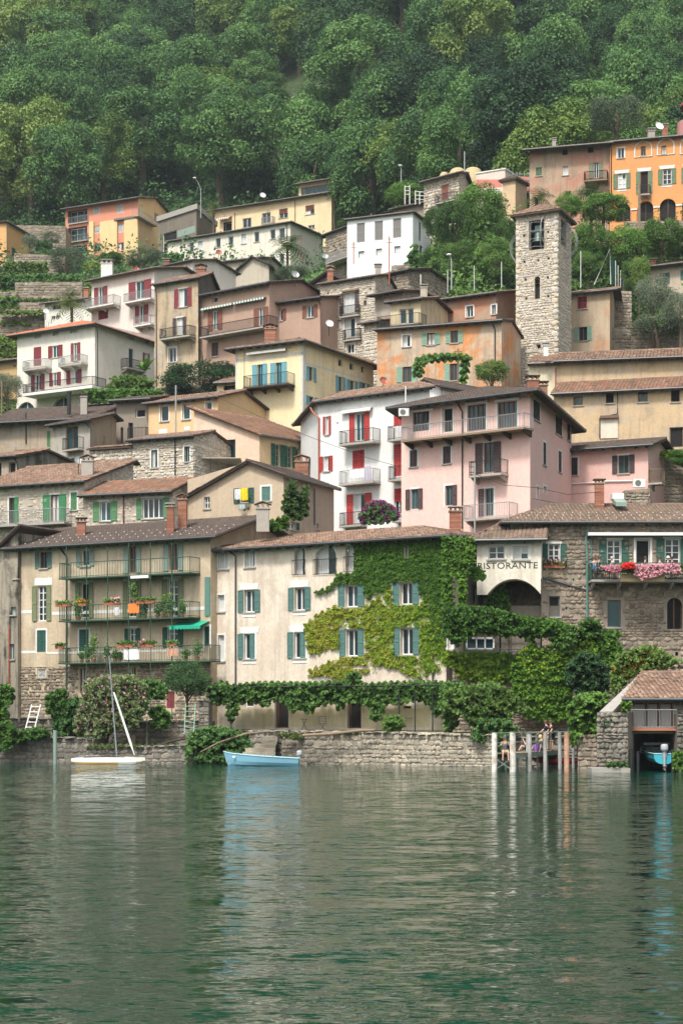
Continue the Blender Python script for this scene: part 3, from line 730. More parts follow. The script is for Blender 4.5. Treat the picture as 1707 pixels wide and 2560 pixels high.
LM = dict(
    forest=leafmat('woodland leaves',[(0.030,0.078,0.027),(0.064,0.148,0.044),(0.108,0.222,0.058),(0.16,0.29,0.078)]),
    forest_y=leafmat('yellow green leaves',[(0.05,0.10,0.022),(0.10,0.18,0.036),(0.17,0.26,0.052),(0.24,0.31,0.08)]),
    mid=leafmat('garden tree leaves',[(0.026,0.062,0.014),(0.06,0.13,0.026),(0.105,0.20,0.038),(0.16,0.28,0.058)]),
    dark=leafmat('dark evergreen leaves',[(0.014,0.040,0.017),(0.030,0.078,0.028),(0.054,0.12,0.038),(0.085,0.165,0.052)]),
    bright=leafmat('fresh green leaves',[(0.035,0.085,0.016),(0.07,0.16,0.026),(0.12,0.24,0.04),(0.18,0.31,0.065)]),
    olive=leafmat('olive grey leaves',[(0.06,0.09,0.05),(0.10,0.14,0.08),(0.15,0.19,0.12),(0.22,0.26,0.17)]),
    ivy=leafmat('dense green ivy',[(0.03,0.08,0.013),(0.065,0.15,0.02),(0.11,0.225,0.03),(0.17,0.30,0.045)]),
    ivy_y=leafmat('yellowing creeper',[(0.06,0.15,0.018),(0.13,0.26,0.024),(0.25,0.37,0.032),(0.38,0.36,0.05)]),
    vine=leafmat('grape vine leaves',[(0.03,0.075,0.018),(0.065,0.15,0.03),(0.12,0.23,0.05),(0.20,0.32,0.09)]),
    oleander=leafmat('oleander leaves',[(0.06,0.10,0.035),(0.11,0.17,0.06),(0.16,0.22,0.085),(0.22,0.27,0.12)]),
    pink=leafmat('pink petals',[(0.48,0.14,0.20),(0.62,0.28,0.34),(0.70,0.42,0.44)]),
    magenta=leafmat('bougainvillea bracts',[(0.09,0.01,0.07),(0.17,0.015,0.12),(0.28,0.03,0.19)]),
    redf=leafmat('red petals',[(0.55,0.01,0.01),(0.75,0.03,0.02)]),
    orangef=leafmat('orange petals',[(0.75,0.20,0.01),(0.85,0.42,0.02)]),
    palm=leafmat('palm fronds',[(0.04,0.08,0.02),(0.08,0.13,0.03),(0.16,0.18,0.05)]),
    grass=leafmat('grass blades',[(0.05,0.085,0.02),(0.10,0.15,0.035),(0.17,0.20,0.06)]))
bark = pieces('bark',[(0.10,0.075,0.05),(0.16,0.12,0.09)],damt=.3)
M['bark'] = bark
def trunk_mesh(seed):
    b = MB(); r = random.Random(seed)
    b.tube([(0,0,-1.9),(.02,0,-1),(r.uniform(-.08,.08),r.uniform(-.08,.08),-.1),(0,0,.35)],[.10,.075,.055,.02],7)
    for i in range(5):
        t = r.uniform(0,6.28); z = r.uniform(-.8,0)
        b.tube([(0,0,z),(math.cos(t) * .3,math.sin(t) * .3,z + .3),(math.cos(t) * .6,math.sin(t) * .6,z + .5)],[.035,.022,.01],5)
    return mesh_np('trunk',np.array(b.v),b.f,[bark])
TRK = [trunk_mesh(i) for i in range(3)]
_cr = {}
def crowns(kind,mat,n=3,**kw):
    if kind not in _cr: _cr[kind] = [crown_mesh('crown',LM[mat],100 + 17 * i + len(_cr) * 5,**kw) for i in range(n)]
    return _cr[kind]
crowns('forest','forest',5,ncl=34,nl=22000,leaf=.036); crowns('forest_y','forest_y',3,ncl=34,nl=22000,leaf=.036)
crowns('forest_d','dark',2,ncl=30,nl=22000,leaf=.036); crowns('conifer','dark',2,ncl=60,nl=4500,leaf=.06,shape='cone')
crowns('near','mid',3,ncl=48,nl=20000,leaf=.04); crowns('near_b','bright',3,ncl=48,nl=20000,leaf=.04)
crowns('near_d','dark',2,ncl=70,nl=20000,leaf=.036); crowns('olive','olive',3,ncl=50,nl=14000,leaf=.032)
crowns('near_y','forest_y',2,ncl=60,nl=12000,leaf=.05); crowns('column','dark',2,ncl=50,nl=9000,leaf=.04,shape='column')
def tree(name,label,cat,kind,c,rx,rz,zbase=None,group=None,ry=None,rot=None,idx=None,trunk=True):
    """c = crown centre; rx, rz half width and half height; stands on zbase"""
    z0 = c.z - rz * 1.7 if zbase is None else zbase
    o = empty(name,(c.x,c.y,z0),label,cat,group)
    k = random.randrange(len(_cr[kind])) if idx is None else idx % len(_cr[kind])
    cr = link('crown',_cr[kind][k],o,c,(0,0,random.uniform(0,6.28) if rot is None else rot),(rx,ry or rx,rz))
    if trunk: link('trunk',TRK[k % 3],o,c,(0,0,random.uniform(0,6.28)),(rx,rx,max(rz,(c.z - z0) / 1.9)))
    return o
def ptree(name,label,cat,kind,R,x0,x1,ytop,ybot,Z,zb=None,**kw):
    """tree whose crown fills the photo rectangle at distance Z"""
    a,b = PR(R,x0,ytop,Z),PR(R,x1,ybot,Z)
    c = (a + b) / 2; return tree(name,label,cat,kind,c,abs(b.x - a.x) / 2,abs(a.z - b.z) / 2 * 1.05,zb,**kw)
def inpoly(x,y,poly):
    p = np.array(poly,dtype=float); n = len(p); ins = np.zeros(len(x),dtype=bool); j = n - 1
    for i in range(n):
        xi,yi,xj,yj = p[i,0],p[i,1],p[j,0],p[j,1]
        with np.errstate(divide='ignore',invalid='ignore'):
            k = ((yi > y) != (yj > y)) & (x < (xj - xi) * (y - yi) / (yj - yi + 1e-12) + xi)
        ins ^= k; j = i
    return ins
def leaf_mass(name,label,cat,mats,R,poly,Z,n,size,thick=.5,bulge=.4,excl=(),face=None,parent=None,gaps=0.0,kind=None,up=.3,tonefn=None,seed=1,group=None,gsc=1.2,zfn=None,split=1.0,droop=0):
    """climbing / trained foliage filling a traced outline on a wall (face) or at distance Z"""
    g = np.random.default_rng(seed); p = np.array([(sx(R,a),sy(R,b)) for a,b in poly]); n = int(n * 1.7); size = size * .76
    lo,hi = p.min(0),p.max(0); X,Y = [],[]; got = 0
    area = (hi - lo); 
    while got < n:
        x,y = g.uniform(lo[0],hi[0],n),g.uniform(lo[1],hi[1],n)
        jx = 4 * np.sin(y * .35 + 3 * np.sin(x * .11)); k = inpoly(x + jx,y + 3 * np.sin(x * .4),p)
        for ex in excl:
            R2,a,b_,c,d = ex; k &= ~((x > sx(R2,a)) & (x < sx(R2,c)) & (y > sy(R2,b_)) & (y < sy(R2,d)))
        if gaps > 0:
            q = np.stack([x * .05 * gsc,y * .05 * gsc,x * 0],1); m = cnoise(q,1.0,seed) + .5 * cnoise(q,2.7,seed + 3); k &= (m > -1.1 + gaps) | (g.random(n) < .06)
        X.append(x[k]); Y.append(y[k]); got += k.sum()
        if got == 0: break
    X = np.concatenate(X)[:n]; Y = np.concatenate(Y)[:n]; n = len(X)
    q = np.stack([X * .06,Y * .08,0 * X],1); bl = (.5 + .5 * cnoise(q,1.6,seed * 1.3)) * bulge + .5 * bulge * (.5 + .5 * cnoise(q,4.3,seed))
    off = bl * (1 - g.random(n) ** 2 * .5) + g.random(n) * thick * .3
    off = off + .03
    D = np.stack([(X - CX) / F,np.ones(n),(HY - Y) / F],1)
    if face is not None:
        N = np.array([face.N.x,face.N.y]); o = np.array([face.O.x,face.O.y])
        t = ((o @ N) + off) / (D[:,0] * N[0] + D[:,1] * N[1]); base_n = np.array([face.N.x,face.N.y,up])
    else:
        Zs = Z if not zfn else zfn(X); t = Zs - off - thick * .5 * g.random(n) ** 2; base_n = np.array([0,-1,up])
    c = D * t[:,None] + np.array([0,0,H])
    gx = cnoise(q + .06,1.6,seed * 1.3) - cnoise(q - .06,1.6,seed * 1.3)
    nr = base_n[None] + g.normal(size=(n,3)) * .75 + np.stack([gx * 2,0 * gx,-gx],1); nr /= np.linalg.norm(nr,axis=1)[:,None]
    v = leaf_quads(c,nr,size,g,1.25)
    tone = .45 + .22 * cnoise(q,2.2,seed) + g.normal(0,.13,n)
    if tonefn: tone = tone + tonefn(X,Y)
    tone = np.clip(tone,0,1)
    mats = mats if isinstance(mats,(list,tuple)) else [mats]
    root = parent or empty(name,(float(c[:,0].mean()),float(c[:,1].mean()),float(c[:,2].min())),label,cat,group)
    b = np.array(BASE[root])
    o = link('foliage',quads_np('foliage',v - b,LM[mats[0]],tone),root)
    if parent or kind: o['kind'] = 'stuff'
    return root
def dots(parent,name,mat,R,poly,Z,n,size,bulge=.6,seed=5,face=None,off0=0.0):
    g = np.random.default_rng(seed); p = np.array([(sx(R,a),sy(R,b)) for a,b in poly]); lo,hi = p.min(0),p.max(0)
    x,y = g.uniform(lo[0],hi[0],n * 4),g.uniform(lo[1],hi[1],n * 4); k = inpoly(x,y,p); x,y = x[k][:n],y[k][:n]; n = len(x)
    D = np.stack([(x - CX) / F,np.ones(n),(HY - y) / F],1); t = Z - off0 - bulge * g.random(n)
    c = D * t[:,None] + np.array([0,0,H]); nr = np.array([0,-1,.4]) + g.normal(size=(n,3)) * .5; nr /= np.linalg.norm(nr,axis=1)[:,None]
    v = leaf_quads(c,nr,size,g,1.0); b = np.array(BASE[parent])
    o = link(name,quads_np(name,v - b,LM[mat],g.random(n)),parent); o['kind'] = 'stuff'; return o
def palm(name,label,x,y,z0,ztop,rad,n=26,group=None,droop=.6,th=.16):
    o = empty(name,(x,y,z0),label,'palm',group); b = MB()
    b.tube([(x,y,z0),(x + .05,y,(z0 + ztop) / 2),(x,y,ztop)],[th * 1.2,th,th * 1.1],8); b.obj('trunk',M['bark'],o)
    vs,at = [],[]; r = random.Random(int(x * 10))
    for i in range(n):
        t = r.uniform(0,6.28); e = r.uniform(-.3,1.25); L = rad * r.uniform(.8,1.1); pts = []
        for k in range(6):
            q = k / 5; pts.append(Vector((x + math.cos(t) * math.cos(e) * L * q,y + math.sin(t) * math.cos(e) * L * q,ztop + math.sin(e) * L * q - droop * L * q * q)))
        sd_ = Vector((-math.sin(t),math.cos(t),0))
        for k in range(1,6):
            for sg in (-1,1):
                for h in (0,.5):
                    p = pts[k - 1].lerp(pts[k],h); w_ = L * .3 * (1 - abs(k - 2.5) / 4); d = (pts[k] - pts[k - 1]) * .5
                    vs.append([p,p + d * .25,p + sd_ * sg * w_ + d * .9 - Vector((0,0,w_ * .35)),p + sd_ * sg * w_ * .98 + d * .7 - Vector((0,0,w_ * .35))]); at.append(r.random() * .6 + .2)
    v = np.array([[tuple(p) for p in q] for q in vs]) - np.array(BASE[o])
    link('fronds',quads_np('fronds',v,LM['palm'],np.array(at)),o); return o
# ------------------------------------------------------------ terrain and water
def interp(x,xs,ys): return np.interp(x,xs,ys)
ZL = [90,112,113.5,114,115,121,127,134,150,165,200,225,250,290,300,420,600,1000]
TL = [-4,-4,.5,.9,1.2,1.5,2.2,9,18,23,32,48,62,73,79,165,290,560]
ZR = [90,106,112,112.5,114,121,127,134,150,165,180,200,214,240,300,420,600,1000]
TR = [-4,-4,-2,1.5,1.7,3,9,12,20,29,34,50,60,68,92,182,305,560]
def terrain(X,Y):
    X = np.asarray(X,float); Y = np.asarray(Y,float); px = CX + X * F / np.maximum(Y,1)
    t = np.clip((px - 750) / 450,0,1); t = t * t * (3 - 2 * t)
    z = interp(Y,ZL,TL) * (1 - t) + interp(Y,ZR,TR) * t
    far = np.clip((Y - 300) / 60,0,1)
    z = z + far * (5 * np.sin(X * .045 + 1) + 3 * np.sin(X * .11 + Y * .02)) - far * np.clip((Y - 330) * .10,0,60) * np.clip((600 - px) / 600,0,1.2)
    z = z + far * 14 * np.exp(-((px - 1150) / 330) ** 2) * np.clip((Y - 310) / 60,0,1)
    return z
def build_terrain():
    ys = np.concatenate([np.array([90,106,112.0,112.5,113.5,114]),np.arange(115,300,4.0),np.arange(300,1000,12.0)]); xs = np.linspace(-1,1,90)
    xs = np.sign(xs) * np.abs(xs) ** 1.3
    YY,XX = np.meshgrid(ys,xs,indexing='ij'); XX = XX * (YY * .32 + 90)
    ZZ = terrain(XX,YY) + np.where(YY > 118,.5 * np.sin(XX * .7) * np.sin(YY * .5),0)
    n,m = YY.shape; v = np.stack([XX,YY,ZZ],2).reshape(-1,3)
    i = np.arange(n - 1)[:,None] * m + np.arange(m - 1)[None]; f = np.stack([i,i + 1,i + m + 1,i + m],2).reshape(-1,4)
    m_,nt,b = mk('hillside undergrowth'); L = nt.links.new; geo = _n(nt,'ShaderNodeNewGeometry')
    nz = _n(nt,'ShaderNodeTexNoise',Scale=.5,Detail=9.0,Roughness=.7); L(geo.outputs['Position'],nz.inputs['Vector'])
    r = ramp(nt,[(0.3,(0.02,0.035,0.012)),(0.5,(0.04,0.065,0.02)),(0.6,(0.06,0.10,0.03)),(0.75,(0.08,0.11,0.04))]); L(nz.outputs[0],r.inputs[0]); L(r.outputs[0],b.inputs['Base Color'])
    b.inputs['Roughness'].default_value = 1; bp = _n(nt,'ShaderNodeBump',Strength=1.0,Distance=.6); L(nz.outputs[0],bp.inputs['Height']); L(bp.outputs[0],b.inputs['Normal'])
    o = link('hillside',poly_np('hillside',v,f,m_,np.zeros(len(f)))); o['kind'] = 'structure'
build_terrain()
def build_water():
    m_,nt,b = mk('lake water'); L = nt.links.new; geo = _n(nt,'ShaderNodeNewGeometry')
    b.inputs['Base Color'].default_value = (0.0015,0.032,0.018,1); b.inputs['Roughness'].default_value = 0.04; b.inputs['IOR'].default_value = 1.33
    b.inputs['Specular IOR Level'].default_value = 0.5
    vm = lambda op,**k: _n(nt,'ShaderNodeVectorMath',operation=op)
    acc = None      # wavelets: three sizes of slope noise, evaluated exactly so that far water averages like the real thing
    for sc_,rot,scl,det,k in (((.5,1,1),.2,1.5,2.0,WK[0]),((.45,1,1),-.3,5.5,2.0,WK[1]),((.5,1,1),.1,15.0,1.0,WK[2])):
        mp = _n(nt,'ShaderNodeMapping'); mp.inputs['Scale'].default_value = sc_; mp.inputs['Rotation'].default_value = (0,0,rot); L(geo.outputs['Position'],mp.inputs[0])
        n1 = _n(nt,'ShaderNodeTexNoise',Scale=scl,Detail=det,Roughness=.5,Distortion=.3); L(mp.outputs[0],n1.inputs['Vector'])
        s_ = vm('SUBTRACT'); L(n1.outputs['Color'],s_.inputs[0]); s_.inputs[1].default_value = (.5,.5,.5); m1 = vm('MULTIPLY'); L(s_.outputs[0],m1.inputs[0]); m1.inputs[1].default_value = (k * .7,k,0)
        if acc is None: acc = m1
        else: a = vm('ADD'); L(acc.outputs[0],a.inputs[0]); L(m1.outputs[0],a.inputs[1]); acc = a
    # calm patches and cat's paws
    mp = _n(nt,'ShaderNodeMapping'); mp.inputs['Scale'].default_value = (.06,.12,1); L(geo.outputs['Position'],mp.inputs[0])
    n6 = _n(nt,'ShaderNodeTexNoise',Scale=1.0,Detail=4.0); L(mp.outputs[0],n6.inputs['Vector']); mr = _n(nt,'ShaderNodeMapRange'); L(n6.outputs[0],mr.inputs[0]); mr.inputs['From Min'].default_value = .3; mr.inputs['From Max'].default_value = .7; mr.inputs['To Min'].default_value = WB[0]; mr.inputs['To Max'].default_value = WB[1]
    sca = vm('SCALE'); L(acc.outputs[0],sca.inputs[0]); L(mr.outputs[0],sca.inputs['Scale']); up = vm('ADD'); L(sca.outputs[0],up.inputs[0]); up.inputs[1].default_value = (0,0,1); no = vm('NORMALIZE'); L(up.outputs[0],no.inputs[0]); L(no.outputs[0],b.inputs['Normal'])
    mb = MB(); mb.add([(-400,-300,0),(400,-300,0),(400,112,0),(-400,112,0)],[(0,1,2,3)])
    o = link('lake_water',mesh_np('lake_water',np.array(mb.v),mb.f,[m_])); o['kind'] = 'structure'
WB = (0.7,1.25); WK = (.42,.58,.40)
build_water()
# garden ground of the shore terraces and the beds
# ------------------------------------------------------------ village houses, top of the slope first
pl = plaster
# --- top row
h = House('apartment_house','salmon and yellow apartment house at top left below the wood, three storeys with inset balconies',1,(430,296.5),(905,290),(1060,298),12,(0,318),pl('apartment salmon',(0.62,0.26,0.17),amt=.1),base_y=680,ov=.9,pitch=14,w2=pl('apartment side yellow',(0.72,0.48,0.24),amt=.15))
h.roof('ridge','tile_brown',tw=.4,tl=.6,rk=.5,rd=6)
yw = pl('apartment yellow',(0.74,0.52,0.27),amt=.1)
for x0,x1 in ((583,612),(655,765),(812,902)): h.panel(0,1,x0,402 - (x0 - 583) * .09,x1,672,yw,-.02,.35,'pier')
h.panel(0,1,745,372,905,384,'greyframe',0,.5,'ledge'); h.panel(1,1,905,384,1062,640,yw,0,.04,'render_coat')
M['blind'] = plain('pale roller blind',(0.50,0.50,0.48),.7)
h.win(0,1,[(610,305,652,355,'b'),(762,292,806,347,'b'),(614,430,656,480,'b'),(770,418,808,474,'b')],'blind',sill=False)
h.win(0,1,[(617,548,657,600,'l','maroon'),(770,540,810,592)],sill=False)
for y0,y1 in ((325,408),(438,528),(560,642)):
    h.win(0,1,[(445,y0,572,y1)],sill=False,rev=1.0,cols=3,glass='glass_teal',cur=.5); h.balc(0,1,443,574,y1,d=.35,rail='ironlight',brk=0,gap=.3)
h.win(1,1,[(918,292,932,352),(1012,350,1035,408),(1000,460,1017,520),(940,548,962,582)],sill=False)
h.balc(1,1,905,1030,395,d=1.0,rail='ironlight',brk=0,gap=.3); h.pipe(0,1,[(905,385),(905,660)]); h.finish()
g = House('parking_deck','concrete roof terrace with railing on slim posts right of the salmon apartment house',1,(1035,285),(1285,278),(1390,286),10,(0,402),'mortar_dark',base_y=560,ov=.1,pitch=1)  # walls coloured dark to stand in for the shade beneath the deck
g.zb = g.zb; g.flat(.8,'concrete',.3)
def rail_on(root,pts,z,hgt=1.0,mat='ironlight',gap=.3,r=.02,name='railing'):
    b = MB()
    for p,q in zip(pts[:-1],pts[1:]):
        p,q = Vector((p[0],p[1],z if len(p) < 3 else p[2])),Vector((q[0],q[1],z if len(q) < 3 else q[2])); n = max(1,int((q - p).length / gap))
        for i in range(n + 1): o_ = p.lerp(q,i / n); b.tube([o_,o_ + Vector((0,0,hgt))],r * (1.6 if i in (0,n) else .8),4,cap=False)
        for k in (.12,.55,1.0): b.tube([p + Vector((0,0,hgt * k)),q + Vector((0,0,hgt * k))],r * 1.2,4)
    return b.obj(name,M[mat],root)
rail_on(g.root,[g.c[3],g.c[0],g.c[1],g.c[2]],g.ze + .8,1.1)
g.win(0,1,[(1065,470,1155,600)],dark=True,sill=False); g.panel(0,1,1160,445,1275,490,'greyt',name='panel'); g.finish()
h = House('side_house','ochre house cut by the left edge of the picture, in front of the wooded slope',1,(-90,283),(48,280),(270,292),None,(1,402),pl('ochre side house',(0.66,0.38,0.16),amt=.15),base_y=650,ov=.5,pitch=8)
h.roof('gable','tile_brown',sr=.5,tw=.4,tl=.6,vis=(1,3)); h.win(1,1,[(80,575,103,636,'c')],'dkgreen',sill=False); h.pipe(0,1,[(48,410),(48,640)]); h.finish()
# long yellow house
yc = pl('pale yellow render',(0.74,0.58,0.36),amt=.15)
h = House('long_house','long pale yellow house high on the slope with glazed attic under its own roof',2,(-150,300),(728,288),(845,297),12,(1,207),yc,base_y=470,ov=.8,pitch=10)
h.roof('ridge','tile_brown',tw=.4,tl=.6,rk=.3,rd=6)
h.win(0,2,[(558,295,616,355,'t'),(386,318,443,378,'t'),(148,380,204,440,''),(274,345,330,410,''),(575,425,617,447,'')],'redbrown',sill=True)
h.win(0,2,[(22,405,78,470,'')],sill=False,rev=.8,dark=True); h.awning(0,2,0,80,372,.9,.4,('white','redbrown'),'striped_awning',12)
h.win(1,2,[(815,335,835,372,'')],sill=False)
h.balc(0,2,270,345,412,d=.7,rail='ironlight',brk=0); h.pipe(0,2,[(490,262),(490,400)],'brown'); h.pipe(0,2,[(97,345),(97,455)],'brown'); h.finish()
a = House('glazed_attic','glazed attic storey with clerestory windows on top of the long pale yellow house',2,(515,292),(745,289),(840,298),11,(1,118),yc,zb=None,base_y=215,ov=.9,pitch=12)
a.roof('ridge','tile_brown',tw=.4,tl=.6,rk=.7,rd=5.5); a.win(0,2,[(530,165,743,215,'')],'green',fr='greyframe',cols=8,sill=False,glass='glass_teal',cur=0); a.finish()
# cream row house
h = House('row_house','long cream white house with small white framed windows beneath the long yellow house',2,(-340,276),(460,265),(672,273),None,(1,402),pl('cream white render',(0.70,0.65,0.55),amt=.2),base_y=690,ov=.5,pitch=12)
h.roof('ridge','tile_brown',tw=.4,tl=.6,ir=4,rk=.3)
h.win(0,2,[(328,453,362,515),(386,445,424,508),(224,470,256,535),(140,483,172,547),(56,497,88,560),(388,612,420,676),(330,617,357,670)],trim=True,cols=1,cur=.4)
h.win(0,1,[(1238,540,1268,600),(1294,530,1326,592),(1410,510,1442,570),(1490,500,1524,560)],trim=True,cols=1,cur=.2)
h.pipe(0,2,[(428,415),(436,440),(436,520)]); h.pipe(1,2,[(675,490),(668,520),(668,660)]); h.finish()
# white modern house
h = House('white_house','bright white cube house with three tall grilled openings in the upper village',2,(830,225.5),(1258,222),(1368,228),None,(1,335),pl('bright white render',(0.82,0.84,0.84),amt=.04),base_y=690,ov=.35,pitch=9,w2=pl('white side',(0.80,0.82,0.82),amt=.06))
h.roof('ridge','tile_redold',tw=.34,tl=.5,ir=2.5,rk=.3)
M['screen'] = plain('woven window screen',(0.20,0.19,0.18),.8,var=.3,scale=20)
h.win(0,2,[(893,412,946,538,'b'),(1010,398,1064,524,'b'),(1129,380,1183,508,'b')],'screen',fr='greyframe',sill=False)
h.win(0,2,[(902,595,942,638),(1018,578,1058,624),(1137,562,1177,608)],fr='greyt',cols=1,sill=False,cur=1)
h.win(1,2,[(1298,405,1314,532,'')],fr='greyframe',sill=False,cur=0); h.win(1,2,[(1303,560,1322,700,'')],dark=True,fr='greyframe',sill=False)
h.finish(); stone_face(h.wo,h.fc[0],.0,h.W,h.zb + 1.5,h.ze - 8.4,(),.4,'stone_pale',0); stone_face(h.wo,h.fc[1],.3,7,h.zb + 1,h.ze - 5.2,h.holes[1],.4,'stone_pale',0)
# old stone house left of it
h = House('stone_annex','small rubble annex with terrace railing between cream row house and white cube house',2,(690,240),(832,236),None,7,(0,485),'mortar',base_y=650,ov=.4,pitch=12)
h.roof('ridge','tile_dark',tw=.35,tl=.5); h.win(0,2,[(735,555,750,575),(775,545,790,565)],dark=True,sill=False); h.balc(0,2,690,832,650,d=1.5,rail='ironlight',brk=0); h.finish('stone',size=.5)
# stone hut upper right
h = House('stone_hut','old rubble stone house with brown balcony door behind the trees left of the salmon villa',2,(1330,232),(1560,228),(1640,236),None,(0,140),'mortar',base_y=560,ov=.8,pitch=14)
h.roof('ridge','tile_old',tw=.34,tl=.5,rk=.6); h.win(0,2,[(1448,162,1490,260,'c')],'redbrown',sill=False); h.win(0,2,[(1480,300,1500,350)],sill=False)
h.balc(0,2,1400,1525,270,d=.9,rail='iron'); h.finish('stone_pale',size=.5)
h = House('low_stone_roof','low stone shed with brown roof between white cube house and rubble house',2,(1130,236),(1335,233),None,7,(0,318),'mortar',base_y=400,ov=.5,pitch=14)
h.roof('ridge','tile_old',tw=.35,tl=.5); h.finish()
# old pink house + orange villa
h = House('old_pink_house','weathered dusty pink house with timber balcony left of the orange villa',3,(565,212.5),(1085,210),None,10,(0,452),pl('weathered pink',(0.47,0.24,0.17),(0.22,0.16,0.12),.55,patch=(0.42,0.31,0.22),patch_amt=.7),base_y=800,ov=1.3,pitch=16)
h.roof('ridge','tile_old',tw=.32,tl=.46,rk=.7,rd=5)
h.win(0,3,[(777,452,813,490),(943,437,982,475)],dark=True,fr='brown',sill=False)
h.win(0,3,[(605,570,645,626,'c')],'greensh'); h.win(0,3,[(779,562,816,622)],cols=1,cur=1); h.win(0,3,[(982,540,1014,640,'o')],'olive',sill=False,sw=.85)
h.win(0,3,[(795,725,835,790)],dark=True,sill=False)
h.balc(0,3,918,1072,650,d=1.0,rail='iron',slab='wood'); h.chim(3,712,736,380,425,215,'concrete'); h.finish()
h = House('orange_villa','bright orange villa with green shutters and arcade at top right',3,(1088,209.5),(2000,205),None,12,(0,402),pl('bright orange render',(0.68,0.31,0.12),(0.45,0.25,0.14),.35),base_y=900,ov=.6,pitch=12)
h.roof('ridge','tile_old',tw=.32,tl=.46,rk=.1,rd=6)
h.win(0,3,[(1138,445,1182,510)],trim=True,cols=2); h.win(0,3,[(1290,432,1322,494),(1424,430,1456,484),(1580,425,1610,480)],fr='wood')
h.win(0,3,[(1140,612,1194,708,'o'),(1433,582,1490,680,'o'),(1585,570,1640,670,'o')],'greensh',lint=True,rows=3,cur=.3)
h.win(0,3,[(1287,598,1338,742,'o')],'greensh',lint=True,fr='brown',sill=False,dark=True); h.balc(0,3,1282,1350,742,d=.8,rail='iron',brk=2)
h.arch(0,3,[(1128,804,1222,925),(1268,790,1372,925),(1414,775,1518,925),(1560,765,1660,925)],pl('bright orange render',None),dark=True,rail=True,fr='brown')
b = MB(); fc = h.fc[0]
for x0,y0,x1,y1 in ((1252,398,1362,502),(1400,380,1508,488),(1550,370,1660,480)):
    u0,z0,u1,z1 = fc.rect(3,x0,y0,x1,y1); r = (u1 - u0) / 2; pts = [fc.p(u0,.03,z0)] + [fc.p((u0 + u1) / 2 - r * math.cos(t * math.pi / 12),.03,z1 - r + r * math.sin(t * math.pi / 12)) for t in range(13)] + [fc.p(u1,.03,z0)]
    b.tube(pts,.09,4); b.tube([fc.p(u0,.03,z0),fc.p(u1,.03,z0)],.06,4)
b.obj('painted_arch',M['trim'],h.root)
for x0,x1,y in ((1224,1266,840),(1372,1414,825),(1518,1560,812)): h.panel(0,3,x0,y,x1,y + 9,'trim',0,.1,'capital')
h.pipe(0,3,[(1085,405),(1097,440),(1097,790)],'iron'); h.chim(3,1336,1380,318,350,212,'concrete'); h.chim(3,1430,1465,290,340,213,'brick'); h.finish()
# round red tower at the frame edge
tw_ = empty('round_turret',P(1738,330,216),'round pink and red turret at the top right edge of the picture','tower')
b = MB(); c = P(1738,345,216); b.lathe(c,[(2.2,0),(2.2,1.8),(1.9,1.9),(1.1,2.0),(1.1,3.9)],16); b.obj('drum',plain('pink turret paint',(0.45,0.20,0.19)),tw_)
b = MB(); b.lathe(c + Vector((0,0,3.9)),[(1.9,-.2),(1.8,.1),(1.0,1.0),(.05,1.8)],16); b.obj('roof',plain('dark red turret cap',(0.22,0.03,0.04)),tw_)
# small house far right
h = House('edge_house','small beige house with orange shutters behind olive tree at right edge',3,(1345,193),(1720,190),None,8,(0,1218),pl('beige edge house',(0.50,0.42,0.33),amt=.4),base_y=1400,ov=.8,pitch=15)
h.roof('ridge','tile_old',tw=.3,tl=.45,ir=0,rk=.5); h.win(0,3,[(1432,1262,1462,1328,'o')],'teal',fr='brown'); h.win(0,3,[(1572,1240,1612,1300,'o')],'teal'); h.chim(3,1352,1385,1168,1205,194,'brick'); h.finish()
# --- left upper
h = House('gabled_shed','plain beige house with dark bargeboards and palm behind, upper centre left',2,(100,242),(320,238),(370,244),9,(1,690),pl('plain beige',(0.50,0.44,0.36),amt=.25),base_y=830,ov=.6,pitch=26)
h.roof('gable','tile_dark',sr=.5,tw=.36,tl=.5,rk=.5); h.finish()
h = House('lean_house','low beige wing with dark gutter below the cream row house',1,(1180,246),(1700,241),None,7,(0,695),pl('plain beige',None),base_y=760,ov=.5,pitch=12)
h.roof('ridge','tile_dark',tw=.36,tl=.5); h.finish()
h = House('small_white_house','small white house with satellite dish beside the palm on the left terraces',1,(295,224),(600,221),None,8,(0,935),pl('small white',(0.68,0.66,0.60),amt=.2),base_y=1060,ov=.6,pitch=13)
h.roof('ridge','tile_old',tw=.34,tl=.5); h.win(0,1,[(345,945,400,975,''),(340,1020,365,1042,''),(368,1015,392,1040,'')],fr='brown',sill=False); h.chim(1,550,580,835,885,225,'brick'); h.finish()
h = House('pinkish_white_house','tall pinkish white house with dark red shutters and three white balconies',1,(600,216),(1010,210),None,10,(0,785),pl('pinkish white',(0.72,0.64,0.58),amt=.15),base_y=1140,ov=.7,pitch=12)
h.roof('ridge','tile_old',tw=.33,tl=.5,rk=.6,rd=5)
h.win(0,1,[(645,830,678,945,'o'),(888,790,945,905,'o'),(912,950,945,1060,'o')],'maroon',sill=False,sw=.75,cur=.4,glass='glass_teal'); h.win(0,1,[(645,982,708,1040,'c')],'maroon',sill=False)
h.balc(0,1,552,742,950,d=1.3,rail='ironlight',slab='trim'); h.balc(0,1,808,985,915,d=1.2,rail='ironlight',slab='trim'); h.balc(0,1,872,985,1075,d=1.2,rail='ironlight',slab='trim')
h.chim(1,665,738,655,770,219,'trim'); h.finish()
h = House('set_back_white_wing','narrow white wing with one window right of the pinkish white house',1,(1000,222),(1260,218),None,8,(0,705),pl('pinkish white',None),base_y=900,ov=.5,pitch=12)
h.roof('ridge','tile_dark',tw=.35,tl=.5); h.win(0,1,[(1020,765,1055,800)]); h.chim(1,1070,1108,645,705,221,'brick'); h.finish()
